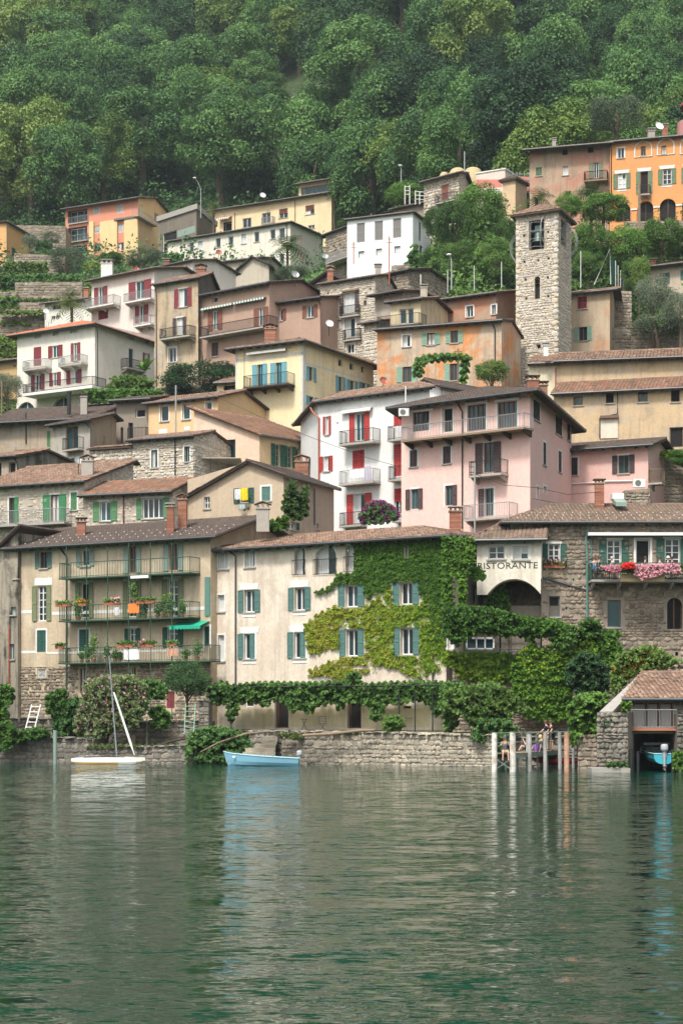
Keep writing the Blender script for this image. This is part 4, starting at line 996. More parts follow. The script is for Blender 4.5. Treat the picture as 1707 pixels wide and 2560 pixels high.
# beige tall house with dark gable
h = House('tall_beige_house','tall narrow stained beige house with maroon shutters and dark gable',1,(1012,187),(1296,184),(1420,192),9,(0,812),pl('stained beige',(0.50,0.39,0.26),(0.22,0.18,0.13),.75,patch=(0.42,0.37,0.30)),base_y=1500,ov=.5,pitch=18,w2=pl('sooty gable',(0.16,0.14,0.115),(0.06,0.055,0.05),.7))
h.roof('ridge','tile_old',tw=.28,tl=.42,rk=.4,rd=5)
h.win(0,1,[(1170,840,1225,960,'o')],'maroon',trim=True,sill=True,glass='glass_teal'); h.win(0,1,[(1155,1030,1196,1142,'o')],'brownsh',trim=True,sill=False,cur=.6); h.win(0,1,[(1103,1228,1152,1320)],trim=True,cur=.4)
h.balc(0,1,1042,1240,1155,d=1.1,rail='iron',belly=True); h.pipe(0,1,[(1012,825),(1022,870),(1022,1480)],'brown'); h.chim(1,1285,1345,690,740,190,'brick',style='tiles'); h.finish()
# brownish pink house
dp = pl('dusty brown pink',(0.43,0.29,0.22),(0.25,0.19,0.15),.25)
h = House('dusty_pink_house','wide dusty pink brown house with striped green awning and long balcony',1,(1298,185),(1760,179.2),None,10,(0,888),dp,base_y=1500,ov=.7,pitch=13)
h.roof('ridge','tile_dark',tw=.28,tl=.42,rk=.4,rd=5)
h.win(0,1,[(1390,893,1422,930)],dark=True,sill=False)
h.win(0,1,[(1390,985,1425,1110,'o'),(1690,965,1725,1080,'o')],'redbrown',sill=False,sw=.8,glass='glass_teal',cur=0.1)
h.win(0,1,[(1384,1192,1426,1282,'c')],'brownsh'); h.awning(0,1,1330,1532,952,.5,.1,('palegreen','white'),'striped_awning',22); h.awning(0,2,100,305,912,.5,.1,('teal2','white'),'striped_awning',22)
h.balc(0,1,1305,1760,1118,d=1.3,rail='iron',slab='concrete',brk=0); h.finish()
h = House('dusty_pink_wing','right wing of dusty pink house with two brown shuttered windows beside the rubble tower house',2,(318,181),(658,178),None,8,(0,938),dp,base_y=1210,ov=.6,pitch=12)
h.roof('ridge','tile_dark',tw=.28,tl=.42,rk=.3,rd=4); h.win(0,2,[(370,975,410,1050,'o'),(565,948,612,1028,'o')],'redbrown',glass='glass_teal',cur=0); h.pipe(0,2,[(630,905),(655,940),(660,1180)],'brown')
h.finish()
h = House('upper_gable_wing','dark gabled attic wing with antenna dish above the dusty pink house',2,(330,190),(505,187),(595,192),8,(1,815),dp,base_y=900,ov=.5,pitch=20)
h.roof('gable','tile_dark',sr=.62,tw=.3,tl=.45,rk=.4); h.win(0,2,[(437,830,458,868)],dark=True,sill=False); h.finish()
# rubble tower house
h = House('rubble_tower_house','tall rubble stone house with mottled red roof and tall windows in the village centre',2,(655,182),(1012,178.5),(1140,185),None,(0,808),'mortar_pale',base_y=1270,ov=.4,pitch=14)
h.roof('ridge','tile_redold',tw=.28,tl=.42,rk=.3,rd=4)
h.win(0,2,[(812,868,880,998,'o')],'brownsh',sill=False,trim=True,sw=.4,cur=.5); h.win(0,2,[(812,1035,882,1158)],trim=True,sill=False,cur=.5); h.win(0,2,[(828,1202,876,1262)],trim=True,sill=False)
h.win(0,2,[(755,1045,793,1105)],cols=1,fr='greyframe'); h.win(0,2,[(938,918,955,952),(975,835,987,850),(700,862,710,878)],dark=True,fr='wood',sill=False)
h.balc(0,2,780,905,1015,d=.45,rail='iron',brk=0); h.balc(0,2,800,915,1170,d=.4,rail='iron',brk=0); h.panel(0,2,790,845,900,855,'wood',0,.3,'canopy')
h.chim(2,700,740,705,790,183,'brick',style='tiles'); h.chim(2,1012,1052,680,755,181,'concrete'); h.finish('stone_pale',size=.34,cover=.9)
h = House('ruined_roof_house','rubble house with sagging broken roof edge behind the rubble tower house',2,(590,195),(720,191),(995,200),None,(0,815),'mortar',base_y=1000,ov=.7,pitch=33)
h.roof('gable','tile_dark',sr=.97,tw=.3,tl=.45,rk=.7,vis=(3,1)); h.finish('stone',size=.4)
h = House('upper_stone_wing','stone wing with dark tiled roof edge under the white cube house',2,(1000,192),(1230,189),None,7,(0,760),'mortar',base_y=950,ov=.5,pitch=12)
h.roof('ridge','tile_dark',tw=.3,tl=.45); h.finish('stone',size=.45)
# small connecting pieces
h = House('grey_link_house','narrow grey plastered link house with red brown canopy beside the rubble tower house',2,(1012,177),(1190,175),None,6,(0,880),pl('grey link',(0.37,0.33,0.28),amt=.7),base_y=1300,ov=.9,pitch=10)
h.roof('ridge','tile_brown',tw=.3,tl=.42); h.win(0,2,[(1065,905,1110,935)],glass='glass_teal',cols=1); h.balc(0,2,985,1025,1165,d=.6,rail='iron'); h.finish()
h = House('patched_link_house','low patched wall with clay tile canopies under the grey link house',2,(940,174),(1040,173),None,5,(0,1065),'mortar_pale',base_y=1290,ov=.5,pitch=14)
h.roof('ridge','tile_redold',tw=.28,tl=.4); h.finish('stone_pale',size=.4)
# upper pink-red body, small yellow veranda, orange house
h = House('faded_red_house','faded red plaster house with grey window surrounds left of the bell tower',3,(-70,174.5),(345,171),None,9,(1,1385),pl('faded red',(0.47,0.20,0.12),(0.30,0.22,0.16),.6,patch=(0.40,0.28,0.20),patch_amt=.7),base_y=1650,ov=.6,pitch=13)
h.roof('ridge','tile_old',tw=.27,tl=.4,rk=.4,rd=4.5); h.win(0,3,[(152,1478,196,1548),(318,1470,345,1530)],trim=True,glass='glass_teal',cur=0); h.win(0,2,[(1425,975,1467,1048)],trim=True,glass='glass_teal',cur=.5)
h.chim(2,1308,1352,815,1075,170.6,'mortar_pale'); h.finish()
h = House('veranda_house','small yellow veranda house with white glazed doors above the orange stained facade',2,(1112,169.5),(1310,168),None,6,(0,925),pl('veranda yellow',(0.62,0.52,0.34),amt=.4),base_y=1150,ov=.5,pitch=12)
h.roof('ridge','tile_old',tw=.27,tl=.4); h.win(0,2,[(1170,975,1215,1070),(1222,970,1262,1070)],sill=False,glass='glass_teal',cur=.3,cols=1)
h.balc(0,2,1022,1300,1080,d=1.6,rail='iron',slab='darkwood',brk=0); h.finish()
h = House('orange_stained_house','peeling orange house with pale green shutters in the village centre',2,(1025,166),(1838,162),None,7,(0,1105),pl('peeling orange',(0.60,0.26,0.10),(0.28,0.20,0.14),.6,patch=(0.50,0.40,0.30),patch_amt=.75),base_y=1500,ov=.55,pitch=11)
h.roof('ridge','tile_dark',tw=.27,tl=.4,rk=.2,rd=3.5)
h.win(0,2,[(1192,1145,1242,1220)],trim=True,cur=.3); h.win(0,2,[(1352,1130,1402,1208,'o'),(1505,1115,1553,1195,'o'),(1192,1350,1250,1450,'o'),(1500,1330,1550,1440,'o')],'palegreen',fr='brown',cur=.1,sw=.62)
h.pipe(0,6,[(325,30),(338,60),(338,300)],'iron'); h.win(0,6,[(208,292,240,328)],dark=True,sill=False); h.finish()
# building wrapped by the tower
h = House('behind_tower_house','beige house with red shutter windows running behind the bell tower',3,(345,179),(1088,174),(1118,180),8,(1,1368),pl('beige behind tower',(0.52,0.41,0.29),(0.28,0.22,0.17),.5,patch=(0.55,0.30,0.17),patch_amt=.35),base_y=2100,ov=.5,pitch=14)
h.roof('ridge','tile_old',tw=.28,tl=.42,rk=.8,rd=4); h.win(0,3,[(877,1415,938,1495,'c'),(415,1430,475,1508,'c')],'maroon'); h.win(0,6,[(885,45,940,135,'o'),(418,55,472,145,'o'),(420,232,448,302,'o')],'palegreen',fr='brown',cur=0)
h.pipe(0,3,[(345,1395),(372,1440),(372,1640)]); h.finish()
# bell tower
h = House('bell_tower','square pale rubble bell tower with open belfry and tiled pyramid roof',3,(475,170),(745,168),(835,172.4),None,(1,842),'mortar_pale',base_y=2000,cat='tower',ov=.45,pitch=27,zb=26)
W_ = h.W
h.roof('ridge','tile_old',tw=.26,tl=.36,il=W_ * .499,ir=W_ * .499,rd=h.depth / 2,gut=False)
h.hole(0,3,560,915,658,1108); h.hole(1,3,768,920,802,1085); h.win(0,3,[(598,1300,631,1430)],dark=True,sill=False,fr='darkwood')
h.arch(0,3,[(597,1282,632,1330)],M['mortar_pale'],dark=True,rail=False,fr='darkwood')
for x,y in ((685,992),(528,1018),(530,1188),(621,1178),(688,1165),(538,1304),(683,1290),(543,1427),(686,1412)):
    h.win(0,3,[(x - 7,y - 8,x + 7,y + 8)],dark=True,sill=False,fr='mortar_pale',cols=1)
h.win(0,6,[(608,158,636,188)],dark=True,sill=False)
h.finish('stone_pale',size=.32,cover=.97,faces=(0,1),zmin=28,proud=.045,rev=.55)
fc = h.fc[0]
for k in range(34):   # quoins
    z = h.ze - .3 - k * .52; w1 = (.55,.34)[k % 2] * random.uniform(.9,1.1)
    if z < 30: break
    link('quoin',unit_stone(k % 8,M['stone_pale']),h.wo,fc.p(fc.L - w1 / 2 + .02,0,z),(0,0,fc.ang),(w1,.10,.48)); link('quoin',unit_stone((k + 3) % 8,M['stone_pale']),h.wo,fc.p(w1 / 2 - .02,0,z),(0,0,fc.ang),(w1,.09,.48))
    link('quoin',unit_stone((k + 5) % 8,M['stone_pale']),h.wo,h.fc[1].p(w1 / 2 - .04,0,z),(0,0,h.fc[1].ang),(w1,.09,.48))
# belfry dark room
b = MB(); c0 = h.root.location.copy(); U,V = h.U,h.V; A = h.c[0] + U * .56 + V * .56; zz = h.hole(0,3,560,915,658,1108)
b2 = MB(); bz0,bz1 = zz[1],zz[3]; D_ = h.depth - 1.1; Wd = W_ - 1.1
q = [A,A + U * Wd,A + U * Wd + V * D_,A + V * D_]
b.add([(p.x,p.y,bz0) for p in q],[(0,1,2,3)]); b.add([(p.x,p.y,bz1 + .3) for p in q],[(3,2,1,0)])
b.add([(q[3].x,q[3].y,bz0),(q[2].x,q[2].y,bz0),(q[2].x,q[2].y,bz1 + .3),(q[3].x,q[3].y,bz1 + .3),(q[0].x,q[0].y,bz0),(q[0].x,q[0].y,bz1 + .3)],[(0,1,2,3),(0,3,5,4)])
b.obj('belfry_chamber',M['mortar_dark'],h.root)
BELL = plain('bronze bell green',(0.10,0.13,0.12),.45,.6)
def bell(p,s,rotz,nm_label):
    r = empty('church_bell',p,nm_label,'bell','bells in the tower'); b = MB()
    b.lathe(p,[(.02,.95),(.3,.93),(.36,.8),(.38,.5),(.47,.22),(.62,.04),(.64,0),(.56,.02),(.3,.5)],20); o = b.obj('bell_body',BELL,r,True)
    for v in o.data.vertices: v.co *= s
    b = MB(); d = Vector((math.cos(rotz),math.sin(rotz),0)); pz = p + Vector((0,0,1.05 * s))
    b.tube([pz - d * .85 * s,pz + d * .85 * s],.12 * s,6); b.frame_box(pz - d * .35 * s + Vector((0,-.12,0)),d * .7 * s,Vector((0,.24,0)),Vector((0,0,.55 * s))); b.obj('headstock',BELL,r)
    b = MB(); nrm = Vector((-d.y,d.x,0)) # ringing wheel
    wc = pz + nrm * .0; pts = [wc + (nrm * math.cos(t) + Vector((0,0,1)) * math.sin(t)) * 1.35 * s + d * .8 * s for t in np.linspace(0,2 * math.pi,25)]
    b.tube(pts,.035,5)
    for k in range(6): t = k * math.pi / 3; b.tube([wc + d * .8 * s,wc + d * .8 * s + (nrm * math.cos(t) + Vector((0,0,1)) * math.sin(t)) * 1.35 * s],.022,4)
    b.obj('ringing_wheel',M['ironlight'],r)
pz = fc.p((zz[0] + zz[2]) / 2,-.45,bz0 + .75); bell(pz,1.0,h.fc[0].ang,'green bronze bell hanging in the front opening of the bell tower')
z1_ = h.holes[1][0]; pz = h.fc[1].p((z1_[0] + z1_[2]) / 2,-.5,z1_[1] + .7); bell(pz,.8,h.fc[1].ang,'smaller bell hanging in the right side opening of the bell tower')
b = MB(); uc = (zz[0] + zz[2]) / 2   # iron cage hoops swinging out of the front
for k in range(4): zc_ = lerp(bz0 + .2,bz1 - .3,k / 3); b.tube([fc.p(zz[0] - .55,.08,zc_),fc.p(uc,.5,zc_ - .02),fc.p(zz[2] + .1,.08,zc_)],.022,4)
for sg in (-1,1): b.tube([fc.p(uc + sg * .5,.06 + .3 * (1 - abs(t)),lerp(bz0,bz1,(t + 1) / 2)) for t in np.linspace(-1,1,7)],.022,4)
b.obj('bell_guard',M['ironlight'],h.root)
b = MB()
for fc_,u in ((h.fc[3],h.fc[3].L / 2),(h.fc[1],h.fc[1].L / 2)):
    for k in range(-1,2): b.tube([fc_.p(u + k * .3,1.25 * math.cos(t),(bz0 + bz1) / 2 + .1 - .5 + 1.55 * math.sin(t)) for t in np.linspace(-math.pi / 2,math.pi / 2,13)],.022,4)
    for t in (-.7,0,.7): b.tube([fc_.p(u,0,(bz0 + bz1) / 2 - .4 + 1.55 * math.sin(t)),fc_.p(u,1.25 * math.cos(t),(bz0 + bz1) / 2 - .4 + 1.55 * math.sin(t))],.018,4)
b.obj('wheel_cage',M['ironlight'],h.root)
# ------------------------------------------------------------ church, middle rows
ch = pl('church ochre',(0.56,0.42,0.26),(0.33,0.25,0.18),.55,patch=(0.47,0.38,0.28),patch_amt=.5,bump=.5)
h = House('church_nave','long ochre church nave wall under ribbed clay roof right of the bell tower',6,(738,160),(1900,157),None,10,(0,268),ch,base_y=520,ov=.7,pitch=17)
h.roof('ridge','tile_old',tw=.30,tl=.42,rk=.2,rd=5,messy=1.6); h.pipe(0,6,[(733,310),(733,440)],'copper'); h.finish()
h = House('church_end','pale cream end bay of the church with curled gable beside the bell tower',6,(560,160.5),(737,160),None,6,(0,283),pl('church cream',(0.66,0.58,0.42),amt=.25),base_y=520,ov=.5,pitch=17)
h.roof('ridge','tile_old',tw=.3,tl=.42,rk=.1,rd=5); h.chim(6,655,685,150,195,159,'trim',style='box'); h.panel(0,6,540,195,615,212,'mortar_pale',0,.4,'scroll_gable'); h.finish()
h = House('church_aisle','lower ochre church aisle with pipe, small windows and dark doorway',6,(722,151),(1900,147),None,6,(0,480),ch,base_y=860,ov=.6,pitch=22)
h.roof('ridge','tile_redold',tw=.30,tl=.42,rk=.2,rd=3.0,messy=1.8)
h.win(0,6,[(850,500,912,558),(1270,465,1335,535)],fr='wood',cols=2,trim=False,cur=.2,glass='glass_teal'); h.win(0,6,[(1062,475,1113,543),(1487,455,1543,535)],dark=True,fr='darkwood'); h.win(0,6,[(1068,690,1118,732)],fr='iron',cols=4,rows=3,sill=False)
h.win(0,6,[(1477,700,1568,832)],dark=True,fr='wood',sill=False); h.pipe(0,6,[(1128,455),(1138,480),(1138,612),(1022,640),(1022,770)],'iron'); h.panel(0,6,1028,640,1140,772,pl('church patch',(0.64,0.58,0.48),amt=.2),-.02,.08,'lean_to_wall'); h.panel(0,6,1024,622,1142,640,'tile_redold',-.02,.35,'canopy'); h.finish()
# white house with red roof, left
wr = pl('warm white render',(0.74,0.70,0.62),amt=.12)
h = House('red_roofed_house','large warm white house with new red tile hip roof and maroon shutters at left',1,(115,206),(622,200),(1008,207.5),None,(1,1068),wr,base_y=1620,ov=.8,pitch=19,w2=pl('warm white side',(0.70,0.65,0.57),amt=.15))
h.roof('ridge','tile_red',tw=.3,tl=.45,il=4.5,ir=5,rd=h.depth * .4,messy=.4)
h.win(0,1,[(222,1222,272,1345,'c')],'maroon',sill=False); h.win(0,1,[(345,1212,385,1290,'o'),(484,1195,510,1310,'o')],'maroon',sw=.62,glass='glass_teal')
h.win(0,1,[(232,1402,270,1505,'o'),(348,1388,380,1475,'o'),(465,1372,508,1462,'o')],'maroon',sill=False,sw=.6,glass='glass_teal')
h.win(0,1,[(228,1137,272,1165),(348,1115,385,1147),(460,1098,508,1130)],fr='curtain',cur=1,sill=False); h.win(1,1,[(842,1140,878,1175),(945,1165,980,1200)],fr='curtain',cur=1,sill=False)
h.win(1,1,[(843,1232,873,1370,'')],sill=False,fr='greyframe',cols=1); h.win(1,1,[(945,1262,965,1345,'o')],'maroon',sill=False); h.balc(1,1,832,960,1365,d=1.0,rail='iron',slab='concrete')
h.balc(0,1,148,300,1362,d=1.1,rail='ironlight',slab='slabstone',belly=True); h.balc(0,1,382,535,1335,d=1.1,rail='ironlight',belly=True); h.pipe(0,1,[(632,1090),(640,1130),(640,1490)],'iron')
# terrace with arches
h.balc(0,1,150,605,1498,d=2.4,rail='iron',brk=0,th=.3,slab='trim'); h.arch(0,4,[(110,275,232,410),(345,245,470,400)],wr,back='glass_teal',glass='glass_teal',rail=False)
h.finish()
h = House('yellow_shed','small ochre house partly cut by the left edge below the red roofed house',1,(-80,214),(113,212),None,7,(1,1300),pl('ochre shed',(0.58,0.40,0.2),amt=.3),base_y=1460,ov=.6,pitch=14)
h.roof('ridge','tile_old',tw=.32,tl=.46); h.win(0,1,[(88,1335,104,1350)],dark=True,sill=False); h.finish()
# yellow house blue shutters
yl = pl('butter yellow',(0.78,0.66,0.42),(0.5,0.42,0.32),.18); yl2 = pl('butter yellow side',(0.74,0.62,0.39),(0.42,0.36,0.28),.4)
h = House('yellow_house','butter yellow house with bright blue shutters and timber balcony in the centre',5,(232,163.5),(672,160),(1132,169.3),None,(1,132),yl,base_y=780,ov=.7,pitch=15,w2=yl2)
h.roof('ridge','tile_old',tw=.26,tl=.38,il=3.6,ir=4.2,rd=h.depth * .42)
h.win(0,5,[(374,290,410,432,'o'),(494,278,534,425,'o')],'blue',fr='blue',sill=False,sw=.78,glass='glass_teal',cur=0)
h.win(1,5,[(710,308,738,398,'o'),(903,370,930,478,'o'),(978,395,1008,470,'o'),(1056,412,1085,458,'o'),(710,500,742,560,'o'),(705,640,712,680,'l')],'blue',fr='wood',sill=False,sw=.62)
h.win(1,5,[(903,260,928,302),(976,283,1003,326),(1052,303,1072,345)],dark=True,fr='greyt',sill=False)
lilac = pl('grey blue painted border',(0.60,0.58,0.52),amt=.2)
for a in ((236,232,672,250),(232,180,246,700),(656,150,672,760)): h.panel(0,5,*a,lilac,-.02,.015,'painted_band')
fc = h.fc[1]; 
for z0_,z1_ in ((h.ze - .55,h.ze - .35),(h.ze - 2.1,h.ze - 1.9)):
    b = MB(); fc.box(b,.5,fc.L - .2,-.02,.015,z0_,z1_); b.obj('painted_band',lilac,h.root)
b = MB(); fc.box(b,0,.45,-.02,.017,h.ze - 14,h.ze - .2); b.obj('painted_band',lilac,h.root)
B_ = h.balc(0,5,280,572,425,d=1.3,rail='iron',slab='darkwood',brk=4,brm='darkwood'); h.awning(0,5,318,572,195,.4,.12,('white',),'rolled_awning')
fc,u0,u1,zd,d = B_; b = MB()
for k in range(4):
    u = lerp(u0 + .1,u1 - .4,k / 3); b.tube([fc.p(u,0,zd + 3.4),fc.p(u,1.2,zd + 3.15)],.02,4)
b.tube([fc.p(u0 + .1,1.2,zd),fc.p(u0 + .1,1.2,zd + 3.2)],.02,4); b.obj('clothes_frame',M['iron'],h.root)
h.chim(5,422,495,35,140,166,'brick',style='tiles'); h.finish()
h = House('yellow_annex','narrow yellow annex with barred loggia at the left of the butter yellow house',4,(1418,166),(1542,165.5),None,6,(0,148),yl,base_y=330,ov=.5,pitch=16)
h.roof('ridge','tile_old',tw=.26,tl=.38,rk=.2,rd=3); h.win(0,4,[(1462,165,1540,300)],sill=False,rev=.7,glass='glass_teal',fr='greyframe'); h.balc(0,4,1458,1540,290,d=.5,rail='iron',brk=0); h.finish()
# peach + yellowish mid left
h = House('peach_house','peach coloured low house with pale louvre panels left of centre',4,(972,158.5),(1425,155),None,8,(0,282),pl('peach render',(0.70,0.48,0.27),amt=.12),base_y=520,ov=.5,pitch=15)
h.roof('ridge','tile_old',tw=.26,tl=.38,rk=.4,rd=4); h.win(0,4,[(1050,300,1102,400,''),(1193,285,1242,388),(1345,275,1385,330)],trim=True,cols=1,glass='glass_teal',cur=0); h.panel(0,4,1038,452,1092,485,'white',name='vent_panel'); h.panel(0,4,1205,435,1240,460,'white',name='vent_panel')
h.finish()
h = House('open_loft_house','dark open loft with railing between the long dark roofed house and the peach house',4,(762,160),(975,159),None,6,(0,262),pl('grey loft',(0.27,0.23,0.19),amt=.5),base_y=560,ov=.7,pitch=12)
h.roof('ridge','tile_dark',tw=.28,tl=.4); h.win(0,4,[(888,320,950,375,'')],dark=True,sill=False); h.win(0,4,[(840,410,870,545),(790,440,806,545)],fr='redbrown',sill=False,cols=1); h.balc(0,4,830,955,515,d=.8,rail='iron',brk=0); h.finish()
h = House('dark_roofed_house','long beige house under wide dark brown roof with slim black flue at left',4,(-60,165),(600,162),None,7,(0,412),pl('beige long house',(0.45,0.36,0.27),(0.25,0.2,0.16),.6,patch=(0.42,0.38,0.33)),base_y=640,ov=.9,pitch=19)
h.roof('ridge','tile_dark',tw=.28,tl=.4,rk=.6,rd=5.5); h.win(0,4,[(308,465,332,568,'c')],'green2',sill=False); h.pipe(0,4,[(172,345),(172,545)],'iron'); h.chim(4,530,572,222,345,163,'slabstone',cap='darkwood')
b = MB(); p0,p1 = PR(4,453,355,162),PR(4,453,218,162); b.tube([p0,p1],.18,8); b.tube([p1,p1 + Vector((0,0,.12))],.24,8); b.obj('flue',M['iron'],h.root); h.finish()
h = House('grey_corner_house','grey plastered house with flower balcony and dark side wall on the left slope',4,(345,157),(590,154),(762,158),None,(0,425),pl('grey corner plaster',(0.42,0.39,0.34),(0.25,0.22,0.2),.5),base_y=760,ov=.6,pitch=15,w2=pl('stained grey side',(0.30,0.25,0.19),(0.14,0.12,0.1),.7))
h.roof('ridge','tile_dark',tw=.27,tl=.4,rk=.5,rd=3.6)
h.win(0,4,[(432,435,512,580)],fr='redbrown',sill=False,glass='glass_teal',cur=0); h.win(0,4,[(438,645,480,715,'o')],'green',fr='brown',trim=True,sill=False); h.balc(0,4,405,512,582,d=.7,rail='iron',brk=0); h.pipe(0,4,[(555,405),(596,450),(596,580)]); h.finish()
# stone house mid with two windows
h = House('stone_middle_house','rubble house with two tall grey windows beside the salmon gable house',4,(865,146.5),(1265,144),None,7,(0,522),'mortar_pale',base_y=760,ov=.5,pitch=13)
h.roof('ridge','tile_old',tw=.26,tl=.38,rk=.3,rd=3); h.win(0,4,[(990,588,1030,705),(1205,565,1240,665)],fr='greyt',trim=True,cur=.5); h.pipe(0,4,[(1145,490),(1145,750)],'iron'); h.finish('stone_pale',size=.34,cover=.75,nobj=60)
h = House('pale_parapet','short pale rubble parapet wall with tiled top in the middle left',4,(585,148),(862,146.5),None,2,(0,578),'mortar_pale',base_y=680,ov=.3,pitch=10)
h.roof('ridge','tile_old',tw=.26,tl=.38,rk=.1,rd=1,gut=False); h.finish('stone_pale',size=.36)
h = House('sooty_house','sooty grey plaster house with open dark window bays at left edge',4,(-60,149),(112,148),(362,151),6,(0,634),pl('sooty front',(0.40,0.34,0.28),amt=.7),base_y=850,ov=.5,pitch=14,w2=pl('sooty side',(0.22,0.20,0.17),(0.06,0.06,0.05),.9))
h.roof('ridge','tile_old',tw=.26,tl=.38,rk=.4,rd=3); h.win(0,4,[(-30,670,12,790),(60,668,104,782)],dark=True,fr='mortar',sill=False); h.pipe(0,4,[(90,635),(118,680),(118,790)],'iron'); h.finish()
# salmon gable house (terrace, big window)
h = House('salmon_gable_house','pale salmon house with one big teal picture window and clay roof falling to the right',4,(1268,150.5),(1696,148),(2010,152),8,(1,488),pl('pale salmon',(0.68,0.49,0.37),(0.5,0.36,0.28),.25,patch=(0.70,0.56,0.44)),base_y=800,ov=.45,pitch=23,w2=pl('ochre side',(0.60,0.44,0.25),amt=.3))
h.roof('gable','tile_redold',sr=0,tw=.26,tl=.38,rk=.35)
h.win(0,5,[(62,785,232,925)],fr='iron',cols=3,sill=False,glass='glass_teal',cur=0,rev=.3); h.win(0,5,[(52,985,155,1075)],fr='iron',cols=3,dark=False,sill=False,cur=0); h.win(0,5,[(106,738,117,768)],dark=True,sill=False)
h.win(1,5,[(488,812,520,955,'o'),(566,825,600,965,'o')],'dkgreen',fr='greyt',rows=4,sw=.7,cur=.2); h.pipe(1,5,[(680,800),(635,850),(628,950)],'iron')
h.chim(5,620,705,895,1040,146,'brick',style='tiles')
b = MB(); zt = PR(5,0,915,146).z
for x in (0,100,205): p = PR(5,x - 30,920,145); b.tube([(p.x,p.y,zt - 3),(p.x,p.y,zt)],.03,5)
p0,p1 = PR(5,-100,905,145),PR(5,265,940,145); b.box(p0.x,145,zt,p1.x,149.5,zt + .07,1); b.obj('terrace_canopy',[M['iron'],plain('reed mat',(0.45,0.40,0.33))],h.root); h.finish()
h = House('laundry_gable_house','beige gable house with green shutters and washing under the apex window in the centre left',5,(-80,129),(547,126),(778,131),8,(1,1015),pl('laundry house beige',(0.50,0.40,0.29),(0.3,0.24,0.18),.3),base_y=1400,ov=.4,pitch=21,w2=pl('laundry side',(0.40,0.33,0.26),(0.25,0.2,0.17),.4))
h.roof('gable','tile_dark',sr=.645,zl=18.3,tw=.25,tl=.36,rk=.35)
h.win(0,5,[(258,1098,318,1195,'o')],'dkgreen',cols=1,sill=False,cur=0,sw=.55); h.win(0,5,[(404,1088,460,1182,'c')],'teal2',trim=True); h.win(0,5,[(27,1155,65,1232)],cols=2,rows=2,cur=0); h.win(0,5,[(306,1225,322,1242),(284,1232,298,1246)],cols=1,sill=False,dark=True)
h.win(1,5,[(590,1320,625,1368,'r'),(760,1330,775,1365)],'dkgreen'); h.pipe(1,5,[(748,1100),(750,1340)],'gutter'); h.finish()
# white house red shutters
ww = pl('chalk white render',(0.74,0.73,0.71),(0.42,0.42,0.41),.22)
h = House('red_shutter_house','chalk white four storey house with bright red shutters and small iron balconies',5,(770,142),(1500,135.6),(1353,143.6),9,(0,530),ww,base_y=1380,ov=.75,pitch=13)
h.roof('ridge','tile_old',tw=.25,tl=.38,il=3.0,rk=.3,rd=4.2)
h.win(0,5,[(820,630,842,748,'o'),(1012,608,1072,790,'o'),(808,890,845,988,'o'),(996,850,1073,970,'c'),(808,1108,847,1222,'o'),(1003,1135,1078,1330,'o')],'red',sw=.55,cur=.5,glass='glass_teal')
h.win(0,5,[(1263,590,1316,690,'b'),(1264,812,1316,1020,'b'),(1267,1100,1320,1270,'t')],'red',sill=False)
h.balc(0,5,905,1130,800,d=1.0,rail='iron',brk=0); h.balc(0,5,905,1130,1062,d=1.0,rail='ironlight',brk=0); h.balc(0,5,907,1050,1340,d=.8,rail='iron',brk=0); h.balc(0,5,1220,1320,778,d=.9,rail='iron',brk=0); h.balc(0,5,1225,1320,1040,d=.9,rail='iron',brk=0); h.balc(0,5,1250,1320,1310,d=.9,rail='iron',brk=0)
h.awning(0,5,932,1130,580,.35,.1,('white',),'rolled_awning'); h.pipe(0,5,[(722,572),(735,600),(776,640),(776,1050),(776,1330)],'copper',.08); h.win(0,5,[(893,668,902,680)],dark=True,sill=False); h.finish()
h = House('white_back_gable','white gable wing with dark bargeboards behind the red shuttered white house',5,(1370,146),(1568,143.5),None,8,(0,470),ww,base_y=700,ov=.4,pitch=24)
h.roof('gable','tile_dark',sr=.6,tw=.26,tl=.38); h.finish()
# pink house
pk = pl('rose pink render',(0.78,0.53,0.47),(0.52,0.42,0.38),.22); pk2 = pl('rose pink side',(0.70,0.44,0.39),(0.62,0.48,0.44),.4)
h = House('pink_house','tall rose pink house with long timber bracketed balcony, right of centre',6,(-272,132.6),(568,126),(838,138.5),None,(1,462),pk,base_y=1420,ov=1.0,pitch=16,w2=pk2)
h.roof('ridge','tile_dark',tw=.25,tl=.36,il=5.0,ir=5.0,rd=h.depth * .42,messy=.7)
h.win(0,6,[(-198,598,-90,725),(158,552,280,722),(355,533,482,706)],fr='brown',cols=4,rows=2,trim=True,sill=False,glass='glass_teal',cur=0); h.win(0,6,[(-5,572,62,735)],fr='white',dark=True,trim=True,sill=False)
h.win(0,6,[(-216,850,-168,960,'c'),(0,825,50,938,'c')],'brownsh',trim=True); h.win(0,6,[(263,800,328,995,'o')],'brownsh',sill=False,trim=True,fr='brown',sw=.75,rows=3,glass='glass_teal',cur=0)
h.win(0,6,[(-210,1105,-164,1235,'o'),(14,1082,60,1212,'r'),(272,1100,330,1280,'l')],'brownsh',fr='greyframe',trim=True,sill=False,sw=.65,glass='glass_teal',cur=0)
h.win(1,6,[(587,530,630,655,'c'),(732,628,775,750,'c'),(808,682,828,788,'c'),(652,800,672,948,'c'),(752,858,772,995,'c')],'darkbrown',trim=True,rev=.12); h.win(1,6,[(610,1090,626,1165),(655,1088,675,1125)],cols=1,trim=True,sill=False)
h.balc(0,6,-276,528,742,d=1.3,rail='ironlight',slab='wood',brk=7,brm='darkwood'); h.balc(0,6,165,378,1008,d=1.0,rail='iron',brk=2,slab='slabstone'); h.balc(0,6,132,432,1292,d=1.2,rail='ironlight',brk=2)
